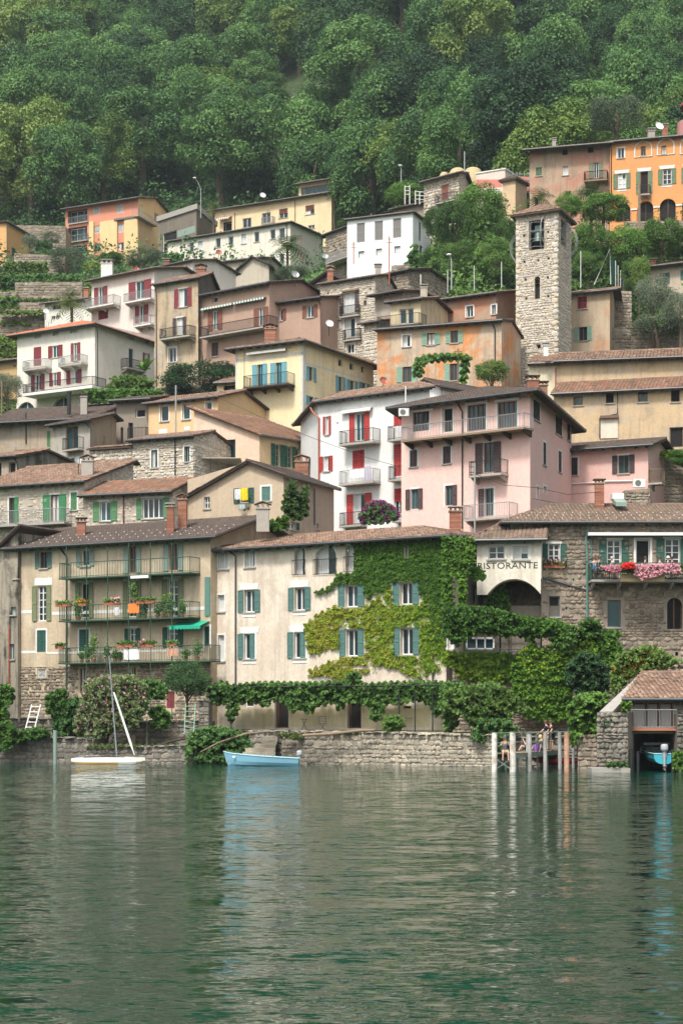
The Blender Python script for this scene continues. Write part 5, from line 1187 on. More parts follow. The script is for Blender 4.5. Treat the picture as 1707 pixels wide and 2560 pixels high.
h.pipe(0,6,[(88,520),(100,555),(125,600),(125,1365)],'iron'); h.chim(6,545,622,365,455,136,'brick','darkwood'); h.chim(6,622,680,402,500,139,'brick','darkwood'); h.chim(6,42,118,1218,1390,114,'brick','concrete')
for x0,x1,y in ((-210,-70,590),(140,290,540),(335,495,520)): h.panel(0,6,x0,y - 8,x1,y + 6,'white',0,.22,'blind_box')
h.finish()
PINK = h
h = House('pink_annex','low rose pink annex with brown shutters and white pipe right of the tall pink house',6,(772,139),(1338,136),None,6,(1,812),pk2,base_y=1200,ov=.7,pitch=14)
h.roof('ridge','tile_dark',tw=.26,tl=.38,rk=.6,rd=3); h.win(0,6,[(803,900,878,1015,'c')],'darkbrown',trim=True); h.win(0,6,[(1142,884,1212,1002,'o')],'darkbrown',trim=True,fr='brown',sw=.5,glass='glass_teal',cur=0)
h.pipe(0,6,[(755,1060),(790,1072),(985,1063),(1060,1054),(1310,1048)],'white',.05); h.balc(0,6,1338,1428,1062,d=.9,rail='wood',slab='slabstone',brk=1); h.finish()
# stone houses with green shutters at left
h = House('green_shutter_stone_house','rubble house with bright green shutters and long white railed balcony at the left edge',4,(-150,135),(548,131),(892,139),8,(1,790),'mortar_pale',base_y=1250,ov=.55,pitch=17)
h.roof('ridge','tile_old',tw=.25,tl=.36,rk=.35,rd=8)
h.win(0,4,[(62,900,95,1070,'r'),(332,880,388,1055,'o')],'green',trim=True,fr='brown',sill=False,sw=.8,glass='glass_teal',cur=.4); h.win(0,4,[(465,865,505,980,'c')],'green2',trim=True); h.win(0,4,[(48,1140,88,1195)],trim=True,cols=1)
h.balc(0,4,-60,422,1068,d=1.0,rail='ironlight',slab='concrete',brk=0); h.chim(4,538,612,632,740,133,'slabstone',style='tiles'); h.finish('stone_pale',size=.32,cover=.62,nobj=160,zmin=16,proud=.035)
h = House('low_green_shutter_house','low rubble house with mid green shutters left of the laundry gable house',4,(545,130.5),(1128,128),None,6,(1,855),'mortar_pale',base_y=1200,ov=.55,pitch=19)
h.roof('ridge','tile_redold',tw=.25,tl=.36,rk=.2,rd=3.4); h.win(0,4,[(655,925,724,1052,'o')],'green2',trim=True,sw=.6,glass='glass_teal',cur=0); h.win(0,4,[(932,902,1068,1035,'o')],'green2',trim=True,sw=.26,cols=4,cur=.5)
h.pipe(0,4,[(795,870),(808,900),(808,1095)],'brown'); h.finish('stone_pale',size=.3,cover=.5,nobj=120,zmin=15,proud=.03)
# ---------------- front row
bl = pl('balcony house ochre',(0.52,0.42,0.30),(0.30,0.25,0.19),.5,patch=(0.58,0.49,0.36),patch_amt=.6)
h = House('balcony_house','long ochre waterfront house with three green iron galleries full of flower pots',7,(120,125),(1377,117),None,8,(1,108),bl,zb=2.0,ov=.75,pitch=17)
h.roof('ridge','tile_dark',tw=.24,tl=.34,rk=.9,rd=5.2,messy=.4)
M['aw'] = plain('awning green cloth',(0.01,0.32,0.20),.8)
h.win(0,7,[(262,210,312,315,'o')],'teal',fr='darkwood',cur=0); h.win(0,7,[(532,193,588,300,'o')],'greyt',trim=False,cur=0); h.win(0,7,[(843,174,892,346,'o'),(1107,158,1163,330,'o')],'greyt',fr='redbrown',sill=False,cur=0,sw=.6)
h.win(0,7,[(247,430,306,660,'o')],'olive',rows=5,sill=False,cur=0); h.win(0,7,[(528,412,583,640,'o')],'olive',dark=True,sill=False); h.win(0,7,[(838,402,893,635,'o'),(1098,388,1165,630,'o')],'olive',rows=5,sill=False,cur=0,glass='glass_teal')
h.win(0,7,[(245,720,303,862,'c'),(520,715,583,893,'c'),(1338,695,1370,822,'c')],'dkgreen',trim=True,sill=False); h.win(0,7,[(845,708,893,830,'o'),(1100,700,1163,830,'o')],'dkgreen',rows=3,sill=False,trim=True,glass='glass_teal',cur=0)
h.win(0,7,[(247,975,302,1028,'b')],'blind',fr='brown'); h.win(0,7,[(523,970,563,1130)],fr='brown',rows=2,sill=False); h.win(0,7,[(865,960,888,1025)],dark=True,sill=False); h.win(0,7,[(1090,1120,1142,1230,'c')],'maroon',sill=False)
fc = h.fc[0]; h.panel(0,7,1338,372,1371,625,M['teal2'],.03,.08,'folded_shutter')
for a in ((118,590,210,610),(342,583,1335,604),(112,855,235,872),(310,852,1335,866)): h.panel(0,7,*a,'trim',-.02,.015,'painted_band')
for a in ((228,378,342,425),(505,386,610,408),(808,372,905,396),(1068,362,1182,384)): h.panel(0,7,*a,'trim',-.02,.02,'painted_lintel')
GB = []
for a in ((385,1240,360,.7),(385,1240,645,.62),(382,1372,925,.62)): GB.append(h.balc(0,7,a[0],a[1],a[2],d=1.25,rail='irongreen',slab='irongreen',brk=0,th=.09,rh=1.0))
for x in (436,568,705,842,984,1125):
    a0 = fc.hit(sx(7,x),sy(7,175 if x < 720 else 150),1.22); a1 = fc.hit(sx(7,x),sy(7,925),1.22); b = MB(); b.tube([fc.p(a0[0],1.22,a0[1]),fc.p(a0[0],1.22,2.6)],.035,6); b.obj('post',M['irongreen'],h.root)
h.pipe(0,7,[(390,165),(405,200),(436,240),(436,1090)],'iron'); h.awning(0,7,1168,1372,662,1.1,.35,('aw',),'green_awning')
h.panel(0,7,853,362,970,380,'white',1.0,1.3,'rolled_blind')
h.chim(7,168,238,40,100,127,'concrete','iron'); h.chim(7,505,562,5 - 20,130,125,'brick','darkwood'); h.chim(4,1090,1138,935,1090,120,'brick','concrete'); h.chim(4,1166,1222,885,1060,121,'brick','tile_old',style='tiles'); h.chim(5,370,452,1200,1325,117,'slabstone','tile_old',style='tiles')
b = MB(); q = h.slopes[0]; e0,e1,r1,r0 = q
for row,t in enumerate((.12,.30,.48)):
    for i in range(26):
        s_ = (i + .3 + .5 * (row % 2)) / 26; p = e0.lerp(e1,s_).lerp(r0.lerp(r1,s_),t) + Vector((0,0,.09)); b.box(p.x - .035,p.y - .03,p.z,p.x + .035,p.y + .03,p.z + .06)
b.obj('snow_guards',M['blind'],h.rf)['kind'] = 'stuff'
h.finish(); stone_face(h.wo,fc,0,fc.L,2.2,6.15,h.holes[0],.32,'stone_warm',200,.05,.96,seed=4)
BAL = h
h = House('sooty_edge_house','grey blackened house with narrow windows at the left edge beside the balcony house',7,(-420,128),(118,124.5),None,6,(0,600),pl('blackened plaster',(0.33,0.29,0.23),(0.05,0.05,0.045),.95),zb=1.5,ov=.25,pitch=37)
h.roof('gable','tile_dark',sr=1.0,tw=.25,tl=.36,rk=.4,vis=(3,)); h.win(0,7,[(92,312,118,382),(75,495,106,620),(62,810,95,910)],fr='greyt',cur=.3,glass='glass_teal'); h.pipe(0,7,[(62,700),(62,1120)],'copper'); h.finish()
# vine-clad front house
fh = pl('vine house cream',(0.62,0.53,0.43),(0.42,0.34,0.27),.5,patch=(0.68,0.61,0.51),patch_amt=.7,bump=.35)
h = House('vine_house','tall cream waterfront house half covered in green and yellowing creeper, teal shutters',8,(65,118),(1607,108),(1816,112.3),6.5,(1,98),fh,zb=1.9,ov=.65,pitch=13)
h.roof('ridge','tile_old',tw=.235,tl=.35,il=4.0,ir=3.6,rd=4.2,messy=1.3)
h.win(0,8,[(120,208,186,320)],glass='glass',cur=1,trim=True); h.win(0,8,[(294,194,358,308)],trim=True,cur=1,cols=3)
h.arch(0,8,[(615,172,685,360),(752,162,888,355),(950,155,1016,340)],M['trim'],glass='glass_teal',back='white')
h.win(0,8,[(1330,168,1362,248)]); h.win(0,8,[(116,490,160,598),(120,752,160,922)],cols=1,trim=True,glass='glass_teal',cur=.4)
h.win(0,8,[(288,458,357,602,'o'),(616,442,686,590,'o'),(948,425,1030,568,'o'),(1304,408,1386,552,'o'),(954,716,1030,890,'o'),(1308,708,1390,880,'o')],'teal',lint=True,cols=2,sw=.5,glass='glass',cur=0,rev=.3)
h.win(0,8,[(288,742,360,908,'h'),(614,732,690,902,'h')],'teal',lint=True,trim=True,rev=.25)
h.win(0,8,[(488,1125,578,1358),(960,1150,1052,1360)],fr='brown',dark=True,sill=False,rev=.4); h.win(0,8,[(1328,1215,1378,1290)],cols=1,fr='brown',glass='glass_teal',cur=0); h.win(0,8,[(295,1150,350,1222),(645,1150,700,1225)],dark=True,sill=False)
h.win(0,9,[(32,762,60,845)],trim=True,cols=1); h.win(1,9,[(188,425,228,562,'r')],'teal',cur=1)
h.pipe(0,8,[(188,180),(195,205),(232,235),(232,1075)],'gutter'); h.pipe(0,8,[(1518,500),(1518,1060)],'gutter')
u0_,z0_,u1_,z1_ = h.fc[0].rect(8,240,1232,1500,1368); 
for k in range(6):
    b = MB(); a0,a1 = lerp(u0_,u1_,k / 6) + .02,lerp(u0_,u1_,(k + 1) / 6) - .02
    hs_ = [q for q in h.holes[0] if q[1] < z1_ and q[0] < a1 and q[2] > a0 and q[2] - q[0] > .9]
    if hs_: 
        q = hs_[0]
        if q[0] - .12 > a0: h.fc[0].box(b,a0,q[0] - .12,-.02,.02,2.1,z1_)
        if q[2] + .12 < a1: h.fc[0].box(b,q[2] + .12,a1,-.02,.02,2.1,z1_)
    else: h.fc[0].box(b,a0,a1,-.02,.02,2.1,z1_)
    if b.v: b.obj('wall_panel',pl('yellowish lower render',(0.58,0.50,0.34),amt=.3),h.root)
h.finish(); VINE = h
# ---------------- restaurant
h = House('restaurant_bay_house','white painted restaurant bay with painted lettering over a wide arch',9,(220,109),(640,108.4),None,4.4,(1,122),pl('restaurant white',(0.70,0.66,0.56),(0.45,0.38,0.28),.5),zb=9.9,ov=.55,pitch=23)
h.roof('ridge','tile_brown',tw=.25,tl=.36,il=1.2,rk=.4,rd=2.2,vis=(0,3),messy=.6)
h.win(0,9,[(295,170,402,255),(455,172,558,258)],rows=2,cols=2,trim=True,glass='glass_teal',cur=.2)
fc = h.fc[0]; u_,zb_ = fc.hit(sx(9,460),sy(9,385)); h.zb = zb_; b = MB(); n = 22
uL,_ = fc.hit(sx(9,285),sy(9,480)); uR,zS = fc.hit(sx(9,638),sy(9,485))
for i in range(n):
    for nn in (0,):
        t0,t1 = i / n,(i + 1) / n; a0,a1 = lerp(uL,uR,t0),lerp(uL,uR,t1)
        f0,f1 = zb_ - (zb_ - zS) * abs(2 * t0 - 1) ** 2.2 - .003,zb_ - (zb_ - zS) * abs(2 * t1 - 1) ** 2.2 - .003
        b.add([fc.p(a0,.0,f0),fc.p(a1,.0,f1),fc.p(a1,.0,zb_),fc.p(a0,.0,zb_),fc.p(a0,-1.6,f0),fc.p(a1,-1.6,f1)],[(0,1,2,3),(0,4,5,1)])
b.add([fc.p(0,0,zS),fc.p(uL,0,zS),fc.p(uL,0,zb_),fc.p(0,0,zb_)],[(0,1,2,3)])
b.obj('arch_spandrel',h.wall,h.root)
def text(body,fc,u0,u1,z0,z1,n,mat,parent,name,depth=.012,shear=0.0):
    cu = bpy.data.curves.new(name,'FONT'); cu.body = body; cu.extrude = .5; cu.shear = shear; cu.resolution_u = 2
    o = bpy.data.objects.new(name,cu); C.objects.link(o); dg = bpy.context.evaluated_depsgraph_get(); me = bpy.data.meshes.new_from_object(o.evaluated_get(dg)); bpy.data.objects.remove(o)
    v = np.array([tuple(x.co) for x in me.vertices]); lo,hi = v.min(0),v.max(0)
    for x in me.vertices:
        a,b_,c = [(x.co[i] - lo[i]) / max(1e-9,hi[i] - lo[i]) for i in range(3)]
        x.co = fc.p(lerp(u0,u1,a),n + c * depth,lerp(z0,z1,b_)) - BASE[parent]
    me.materials.clear(); me.materials.append(M[mat]); o = link(name,me,parent); return o
u0,z0,u1,z1 = fc.rect(9,226,277,618,318)
text('RISTORANTE',fc,u0,u1,z0,z1,.004,'iron',h.root,'painted_letters')
h.finish(); REST = h
h = House('restaurant_house','brown rubble restaurant house with green shutters and a flowered dining balcony at right',9,(440,110),(1760,110),None,9,(0,10),'mortar',zb=1.8,ov=.6,pitch=16)
h.roof('ridge','tile_brown',tw=.245,tl=.35,il=3.0,rk=.5,rd=5.2,messy=.6)
h.win(0,9,[(686,155,762,312,'o'),(1070,130,1160,300,'o'),(1448,122,1545,300,'o')],'dkgreen',rows=4,trim=True,sill=False,cur=0,sw=.55); h.win(0,9,[(1258,128,1350,300)],dark=True,trim=True,sill=False)
h.win(0,9,[(690,497,762,632)],fr='greyframe',dark=True); h.win(0,9,[(1072,522,1160,700)],fr='greyframe',cols=1,glass='glass_teal',cur=0); h.win(0,9,[(1580,130,1640,300,'o')],'dkgreen',trim=True,sill=False)
h.arch(0,9,[(1462,508,1560,712)],M['mortar'],dark=True,rail=False,fr='brown'); h.win(0,9,[(798,568,812,584),(1515,862,1535,888),(845,382,855,396)],dark=True,fr='mortar',sill=False)
h.hole(0,9,425,125,641,1400); DB = h.balc(0,9,968,1700,388,d=1.4,rail='irongreen',slab='concrete',brk=5)
h.panel(0,9,948,80,1700,100,'white',.2,.55,'awning_case'); h.panel(0,9,945,100,968,118,'iron',0,.2,'awning_arm')
h.pipe(0,9,[(940,25),(940,85),(932,120),(940,215),(940,655)],'teal2',.075); h.pipe(0,9,[(635,372),(935,458)],'gutter'); h.pipe(0,9,[(968,110),(968,250)],'teal2',.05)
h.panel(0,9,650,330,780,375,pl('ochre patch',(0.42,0.33,0.23),amt=.5),-.02,.05,'render_patch')
h.chim(6,990,1048,1040,1275,114,'brick','darkwood')
b = MB(); p0,p1 = PR(6,1120,1222,113),PR(6,1190,1168,113); b.frame_box((p0.x,112.5,p0.z),Vector((p1.x - p0.x,0,0)),Vector((0,1.2,.35)),Vector((0,0,.25))); s_ = b.obj('skylight',M['greyt'],h.root)
b = MB(); p0,p1 = PR(6,1115,1150,113),PR(6,1190,1122,113); b.box(p0.x,113.6,p0.z - .1,p1.x,114.6,p1.z); b.obj('roof_vent',M['white'],h.root)
b = MB(); e0,e1,r1,r0 = h.slopes[0]
for row,t in enumerate((.08,.24,.40)):
    for i in range(24):
        s_ = (i + .3 + .5 * (row % 2)) / 24; p = e0.lerp(e1,s_).lerp(r0.lerp(r1,s_),t) + Vector((0,0,.1)); b.box(p.x - .03,p.y - .03,p.z,p.x + .03,p.y + .03,p.z + .07)
b.obj('snow_guards',M['blind'],h.rf)['kind'] = 'stuff'
h.finish('stone_warm',size=.36,nobj=300,cover=.97,faces=(0,),zmin=4.0,proud=.06); RH = h
h = House('stone_upper_wing','rubble wall rising behind the white restaurant bay and closing its arch',9,(215,113.2),(650,112.6),None,6,(1,150),'mortar',zb=1.8,ov=.3,pitch=16)
h.flat(.1,'mortar',0); h.win(0,9,[(590,572,610,596),(642,572,660,592),(480,582,496,600)],dark=True,sill=False,fr='mortar'); h.finish('stone_warm',size=.36,nobj=60,faces=(0,),zmin=6)
# sign board on the balcony
fc,u0,u1,zd,d = DB
s0 = fc.hit(sx(9,1157),sy(9,378),1.5); s1 = fc.hit(sx(9,1446),sy(9,378),1.5); zt,zb2 = fc.hit(sx(9,1300),sy(9,353),1.5)[1],fc.hit(sx(9,1300),sy(9,402),1.5)[1]
sg = empty('restaurant_sign',fc.p((s0[0] + s1[0]) / 2,1.5,zb2),'cream signboard with brown script lettering on the restaurant balcony','sign'); b = MB(); fc.box(b,s0[0],s1[0],1.44,1.5,zb2,zt); b.obj('board',plain('cream board',(0.66,0.52,0.32)),sg)
text('Locanda Gandriese',fc,s0[0] + .25,s1[0] - .25,zb2 + .22,zt - .2,1.502,'brown',sg,'script_letters',.012,.45)
# ---------------- boathouse
bh = House('boathouse','stone boathouse with clay roof, railed loggia and a boat bay at water level, lower right',12,(1205,91.5),(1680,91.5),(1764,97.5),9,(0,120),'mortar',zb=-1.0,ov=.7,pitch=12)
bh.roof('ridge','tile_old',tw=.24,tl=.35,rk=.2,rd=6,messy=1.2)
bay = bh.hole(0,12,1222,350,1528,640); 
bh.win(0,12,[(1252,150,1335,310),(1420,150,1504,310),(1340,150,1415,310)],fr='redbrown',sill=False,cols=1,rev=.5,cur=.7,glass='glass_teal')
bh.balc(0,12,1205,1530,318,d=.55,rail='ironlight',slab='terracotta',brk=0,th=.1,rh=.95,gap=.14); bh.finish('stone_grey',size=.32,nobj=60,faces=(0,),zmin=-.3,rev=1.2)
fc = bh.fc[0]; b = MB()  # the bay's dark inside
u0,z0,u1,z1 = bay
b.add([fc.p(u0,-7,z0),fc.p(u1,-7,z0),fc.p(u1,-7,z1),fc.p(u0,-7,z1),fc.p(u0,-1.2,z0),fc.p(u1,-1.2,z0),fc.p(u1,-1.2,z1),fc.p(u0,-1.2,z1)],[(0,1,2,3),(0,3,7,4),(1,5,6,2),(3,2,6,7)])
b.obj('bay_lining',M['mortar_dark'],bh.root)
pl_ = House('boathouse_pier','thick rough stone pier with sloping coping left of the boat bay',12,(1004,90.8),(1207,90.2),None,1.2,(1,215),'mortar_dark',zb=-1.0,cat='stone pier',ov=.0,pitch=1)
pl_.ze = PR(12,1000,212,91).z; pl_.finish('stone_grey',size=.34,nobj=120,faces=(0,),zmin=-.2,proud=.1)
b = MB(); p0,p1,q0,q1 = PR(9,1022,1250,91.4),PR(9,1108,1250,91.4),PR(9,1292,1000,97),PR(9,1338,995,97)
up = Vector((0,0,.18)); b.add([p0,p1,q1,q0,p0 - up,p1 - up,q1 - up,q0 - up],[(0,1,2,3),(0,4,5,1),(1,5,6,2),(3,7,4,0),(2,6,7,3)]); b.obj('coping',M['concrete'],pl_.root)
b = MB(); b.add([p0 - up,q0 - up,(q0.x,q0.y,-1),(p0.x,p0.y,-1),p1 - up,q1 - up,(q1.x,q1.y,-1),(p1.x,p1.y,-1)],[(0,1,2,3),(4,7,6,5),(0,3,7,4)]); b.obj('flank_wall',M['mortar_dark'],pl_.root)
b = MB(); p0,p1 = PR(12,965,575,89.6),PR(12,1215,608,89.6); b.box(p0.x,89.3,-.6,p1.x,91,p0.z); b.obj('foot_slab',M['concrete'],pl_.root)
pr = House('boathouse_right_pier','rough stone pier at the right frame edge beside the boat bay',12,(1528,90.6),(1700,90.6),None,1.0,(0,220),'mortar_dark',zb=-1.0,cat='stone pier',ov=0,pitch=1); pr.ze = PR(12,1530,225,90.6).z; pr.finish('stone_grey',size=.34,nobj=40,faces=(0,),zmin=-.2,proud=.1)
# ------------------------------------------------------------ shore: quays, ledges, garden walls
def quay(name,label,pts,ztop,zbot,depth,mat='stone_grey',base='mortar_dark',size=.42,nobj=200,cat='stone wall',proud=.05,cover=.97,topjit=.0,seed=1,cap=True,maskfn=None):
    """a rubble wall along ground points (X, Y), its fill reaching depth behind"""
    pts = [Vector((p[0],p[1],0)) for p in pts]; c = sum(pts,Vector()) / len(pts); root = empty(name,(c.x,c.y,zbot),label,cat); root['kind'] = 'thing'
    b = MB(); zt = ztop if isinstance(ztop,(list,tuple)) else [ztop] * len(pts)
    for i in range(len(pts) - 1):
        a,d = pts[i],pts[i + 1]; n = Vector(((d - a).y,-(d - a).x,0)).normalized(); q = -n * depth
        v = [(a.x,a.y,zbot),(d.x,d.y,zbot),(d.x,d.y,zt[i + 1]),(a.x,a.y,zt[i]),(a.x + q.x,a.y + q.y,zbot),(d.x + q.x,d.y + q.y,zbot),(d.x + q.x,d.y + q.y,zt[i + 1]),(a.x + q.x,a.y + q.y,zt[i])]
        b.add(v,[(0,1,2,3),(3,2,6,7),(1,5,6,2),(0,3,7,4),(5,4,7,6)])
    core = b.obj('wall_core',M[base],root)
    for i in range(len(pts) - 1):
        fc = Face(pts[i],pts[i + 1]); L = fc.L; za,zb_ = zt[i],zt[i + 1]
        share = int(nobj * L / sum((pts[k + 1] - pts[k]).length for k in range(len(pts) - 1)))
        stone_face(core,fc,0,L,zbot + .2,max(za,zb_),(),size,mat,share,proud,cover,lambda u: lerp(za,zb_,u / L),seed + i,maskfn)
        if cap:
            u = 0; r = random.Random(seed + i)
            while u < L:
                w_ = size * r.uniform(.9,2.2); w_ = min(w_,L - u); z = lerp(za,zb_,(u + w_ / 2) / L)
                if w_ > .1: link('coping_stone',unit_stone(r.randrange(8),M[mat]),core,fc.p(u + w_ / 2,-.35,z + .03),(-math.pi / 2 * 0,r.uniform(-.03,.03),fc.ang),(w_ * .97,.48 + r.uniform(0,.1),.11 + r.uniform(0,.09)))
                u += w_
    return root,core
def gp(px,Z): return ((px - CX) * Z / F,Z)
def zy(y,Z): return H + (HY - y) * Z / F
# main quay below the vine house
quay('quay_wall','main weathered quay wall with pale render patches below the vine covered house',[gp(705,106.3),gp(905,104),gp(1100,100.5),gp(1232,99)],[1.84,1.84,1.75,1.7],-1,14,size=.36,nobj=300,mat='stone_quay',base='mortar')
quay('step_quay_wall','rubble quay wall behind the stone steps next to the green hanging bush',[gp(622,108.6),gp(706,106.4)],[1.84,1.84],-1,10,size=.4,nobj=60)
quay('jetty_quay_wall','dark rubble wall behind the jetty posts',[gp(1225,100.5),gp(1440,98.5)],[zy(1848,100),zy(1842,99)],-1,10,size=.36,nobj=120)
quay('pier_root_wall','brown rubble wall block between the jetty and the stone pier',[gp(1443,94.5),gp(1492,94)],[zy(1842,94)] * 2,-1,4,mat='stone_warm',size=.34,nobj=70)
quay('left_quay_wall','low dark mossy quay wall at the far left of the shore',[gp(-60,109),gp(90,108),gp(235,107.5)],[1.3,1.45,1.4],-1,3.2,size=.42,nobj=120)
quay('mooring_ledge','low stone ledge with dark undercut behind the sailing catamaran',[gp(216,107.2),gp(380,106.5),gp(492,106)],[.95,.95,1.05],-1,5.6,size=.4,nobj=110)
quay('garden_wall','grey dry stone garden wall behind the mooring ledge',[gp(232,112),gp(512,111)],[zy(1806,112),zy(1803,111)],.5,3,size=.38,nobj=160)
quay('upper_garden_wall','low rubble garden wall behind the white bathing ladder',[gp(-40,112.5),gp(130,112)],[zy(1797,112)] * 2,.5,3,size=.38,nobj=80)
quay('corner_retaining_wall','dark retaining wall under the shrubs left of the mooring ledge',[gp(128,110.6),gp(236,110)],[zy(1800,110),zy(1830,110)],-.5,3,size=.38,nobj=60)
quay('gate_pillar','square rubble gate pillar at the corner of the vine house',[gp(497,110.5),gp(522,110.3)],[zy(1752,110.5)] * 2,.8,.6,size=.34,nobj=30,cat='pillar')
# restaurant terrace retaining walls
quay('terrace_retaining_wall','tall retaining wall grown over with yellow green creeper below the restaurant pergola',[gp(1130,106),gp(1300,104.6),gp(1462,103.5)],[zy(1640,106),zy(1642,104.6),zy(1648,103.5)],.8,4.5,size=.38,nobj=60,mat='stone')
quay('slope_retaining_wall','brown retaining wall behind the boathouse roof',[gp(1455,104.5),gp(1720,103)],[zy(1672,104.5),zy(1665,103)],.8,6.5,size=.38,nobj=60,mat='stone_warm')
# steps
st = empty('stone_steps',PR(11,400,500,106),'four worn stone steps going down to the lake right of the hanging bush','steps')
for k,(x0,x1,y,Z) in enumerate(((275,490,470,104.9),(300,495,445,105.3),(360,500,418,105.8),(405,505,392,106.2),(400,505,368,106.7))):
    a,d = PR(11,x0,y,Z),PR(11,x1,y,Z); b = MB(); b.box(a.x,Z - .5,-.5 if k == 0 else a.z - .32,d.x,Z + .9,a.z); o = b.obj('step',M['stone_quay'],st)
    for v in o.data.vertices: v.co += Vector((random.uniform(-.06,.06),random.uniform(-.05,.05),random.uniform(-.025,.025)))
def ground(name,poly,mat,kind='structure',n=0):
    b = MB(); b.add([(p[0],p[1],p[2]) for p in poly],[tuple(range(len(poly)))]); o = b.obj(name,mat); o['kind'] = kind; return o
gm,gnt,gb = mk('gravel and grass'); _nz = _n(gnt,'ShaderNodeTexNoise',Scale=1.2,Detail=8.0); _ge = _n(gnt,'ShaderNodeNewGeometry'); gnt.links.new(_ge.outputs['Position'],_nz.inputs['Vector'])
_r = ramp(gnt,[(.35,(.10,.14,.04)),(.5,(.16,.17,.07)),(.62,(.26,.22,.15)),(.75,(.33,.29,.22))]); gnt.links.new(_nz.outputs[0],_r.inputs[0]); gnt.links.new(_r.outputs[0],gb.inputs[0]); gb.inputs['Roughness'].default_value = 1
def tri_ground(name,a,b_,c,d,z): ground(name,[(*a,z),(*b_,z),(*c,z),(*d,z)],gm)
tri_ground('shore_lawn',gp(216,107.6),gp(492,106.5),gp(492,111),gp(216,112),.985)
tri_ground('house_terrace',gp(620,108.4),gp(1232,99.6),gp(1240,112),gp(600,116),1.85)
# terrace void under the restaurant pergola: floor, back wall, window, roof beams
tv = empty('pergola_terrace',PR(9,400,870,106),'shaded restaurant terrace with grey railing under the vine pergola','terrace')
b = MB(); p0,p1 = PR(9,60,885,106),PR(9,840,895,104.6); b.box(p0.x,105,p1.z - .3,p1.x,111,p1.z); b.obj('floor',M['concrete'],tv)
b = MB(); p0,p1 = PR(9,120,885,110.2),PR(9,860,560,110.2); b.box(p0.x,110.2,p0.z,p1.x,110.5,p1.z); b.obj('back_wall',M['mortar_dark'],tv)
for x in (372,640,790): b = MB(); p0,p1 = PR(9,x,890,105.2),PR(9,x,700,105.2); b.tube([p0,p1],.06,6); b.obj('post',M['iron'],tv)

b = MB(); zt = PR(9,400,735,105.5).z
for k in range(8):
    p0,p1 = PR(9,60,735,105 + k * .7),PR(9,860,735,105 + k * .7); b.tube([(p0.x,p0.y,zt),(p1.x,p1.y,zt)],.05,5)
b.obj('pergola_frame',M['wood'],tv)['kind'] = 'stuff'
b = MB(); 
for y in (880,845,862): p0,p1 = PR(9,140,y,105),PR(9,620,y,105); b.tube([p0,p1],.03,5)
b.obj('railing',M['ironlight'],tv)
b = MB(); p0,p1 = PR(9,148,850,109.5),PR(9,335,765,109.5)
for a,c in (((p0.x,p0.z),(p1.x,p0.z + .12)),((p0.x,p1.z - .12),(p1.x,p1.z)),((p0.x,p0.z),(p0.x + .1,p1.z)),((lerp(p0.x,p1.x,.35),p0.z),(lerp(p0.x,p1.x,.35) + .08,p1.z)),((lerp(p0.x,p1.x,.65),p0.z),(lerp(p0.x,p1.x,.65) + .08,p1.z)),((p1.x - .1,p0.z),(p1.x,p1.z))): b.box(a[0],109.45,a[1],c[0],109.55,c[1])
wf = b.obj('window',M['white'],tv); b = MB(); b.box(p0.x,109.6,p0.z,p1.x,109.66,p1.z); b.obj('pane',M['glass_teal'],tv)
for k,x in enumerate((690,745,800)):
    o = empty('planter_box',PR(9,x + 22,925,104.4),('terracotta planter box on the terrace edge, nearest the hanging vine','terracotta planter box on the terrace edge, middle of three','terracotta planter box on the terrace edge, next to the dark bush')[k],'planter','planter boxes on the terrace edge')
    b = MB(); p0,p1 = PR(9,x,928,104.3),PR(9,x + 46,898,104.3); b.box(p0.x,104.1,p0.z,p1.x,104.5,p1.z); b.box(p0.x - .03,104.05,p1.z - .07,p1.x + .03,104.55,p1.z + .01); b.obj('box',M['terracotta'],o)
# hillside terraces on the left: walls, hedges, fences
def twall(label,R,x0,x1,ya,yb,ybot,Z,mat='stone',size=.5,name='terrace_wall',nobj=0,cap=False,depth=6):
    a,b_ = gp(sx(R,x0),Z),gp(sx(R,x1),Z); quay(name,label,[a,b_],[zy(sy(R,ya),Z),zy(sy(R,yb),Z)],zy(sy(R,ybot),Z) - 3,depth,mat,'mortar',size,nobj,'terrace wall',seed=int(x0 + ya),cap=cap)
twall('pale rubble terrace wall above the ochre side house and below the wood',1,100,432,425,432,490,288)
twall('small rubble terrace wall beside the lamp lit garden left of the salmon apartment house',1,95,430,610,625,700,262)
twall('long grey rubble terrace wall below the olive garden on the left slope',1,100,540,800,797,900,238,size=.55)
twall('short grey terrace wall at the left edge below the clipped hedge',1,-60,110,862,865,900,236)
twall('wide terrace wall with weeds left of the small white house',1,0,330,925,935,1000,229,'stone')
twall('lowest pale terrace wall above the red tiled roof',1,-20,320,1020,1010,1120,226,'stone')
twall('dark field stone wall right of the house behind the bell tower',3,1115,1230,1378,1380,1600,180,'stone',.4)
twall('grey retaining wall below the olive trees right of the bell tower',6,1090,1568,50,30,220,177,'stone',.45)
twall('creeper grown rubble wall right of the pink annex',6,1350,1700,850,840,1150,140,'stone',.4,nobj=80)
twall('stone footing below the arcade of the orange villa',3,1200,1700,925,915,1010,204,'stone',.4)
twall('curved stone wall with tiled edge below the pink annex',6,1185,1350,1112,1100,1170,131,'stone',.4)
twall('rough stone garden wall under the tall beige house',4,1000,1420,185,160,280,172,'stone',.4)
twall('rubble stair wall beside the dark shrub right of the rubble tower house',2,1120,1240,690,680,900,197,'stone',.45)
def hedge(label,R,x0,x1,y0,y1,Z,mat='bright',n=2500,depth=1.2,size=.3,name='hedge',up=.3):
    return leaf_mass(name,label,'hedge',mat,R,[(x0,y0 + 6),((x0 + x1) / 2,y0 - 3),(x1,y0 + 4),(x1 + 3,y1),(x0 - 3,y1)],Z,n,size,depth,.6,up=up,seed=int(x0 + y0))
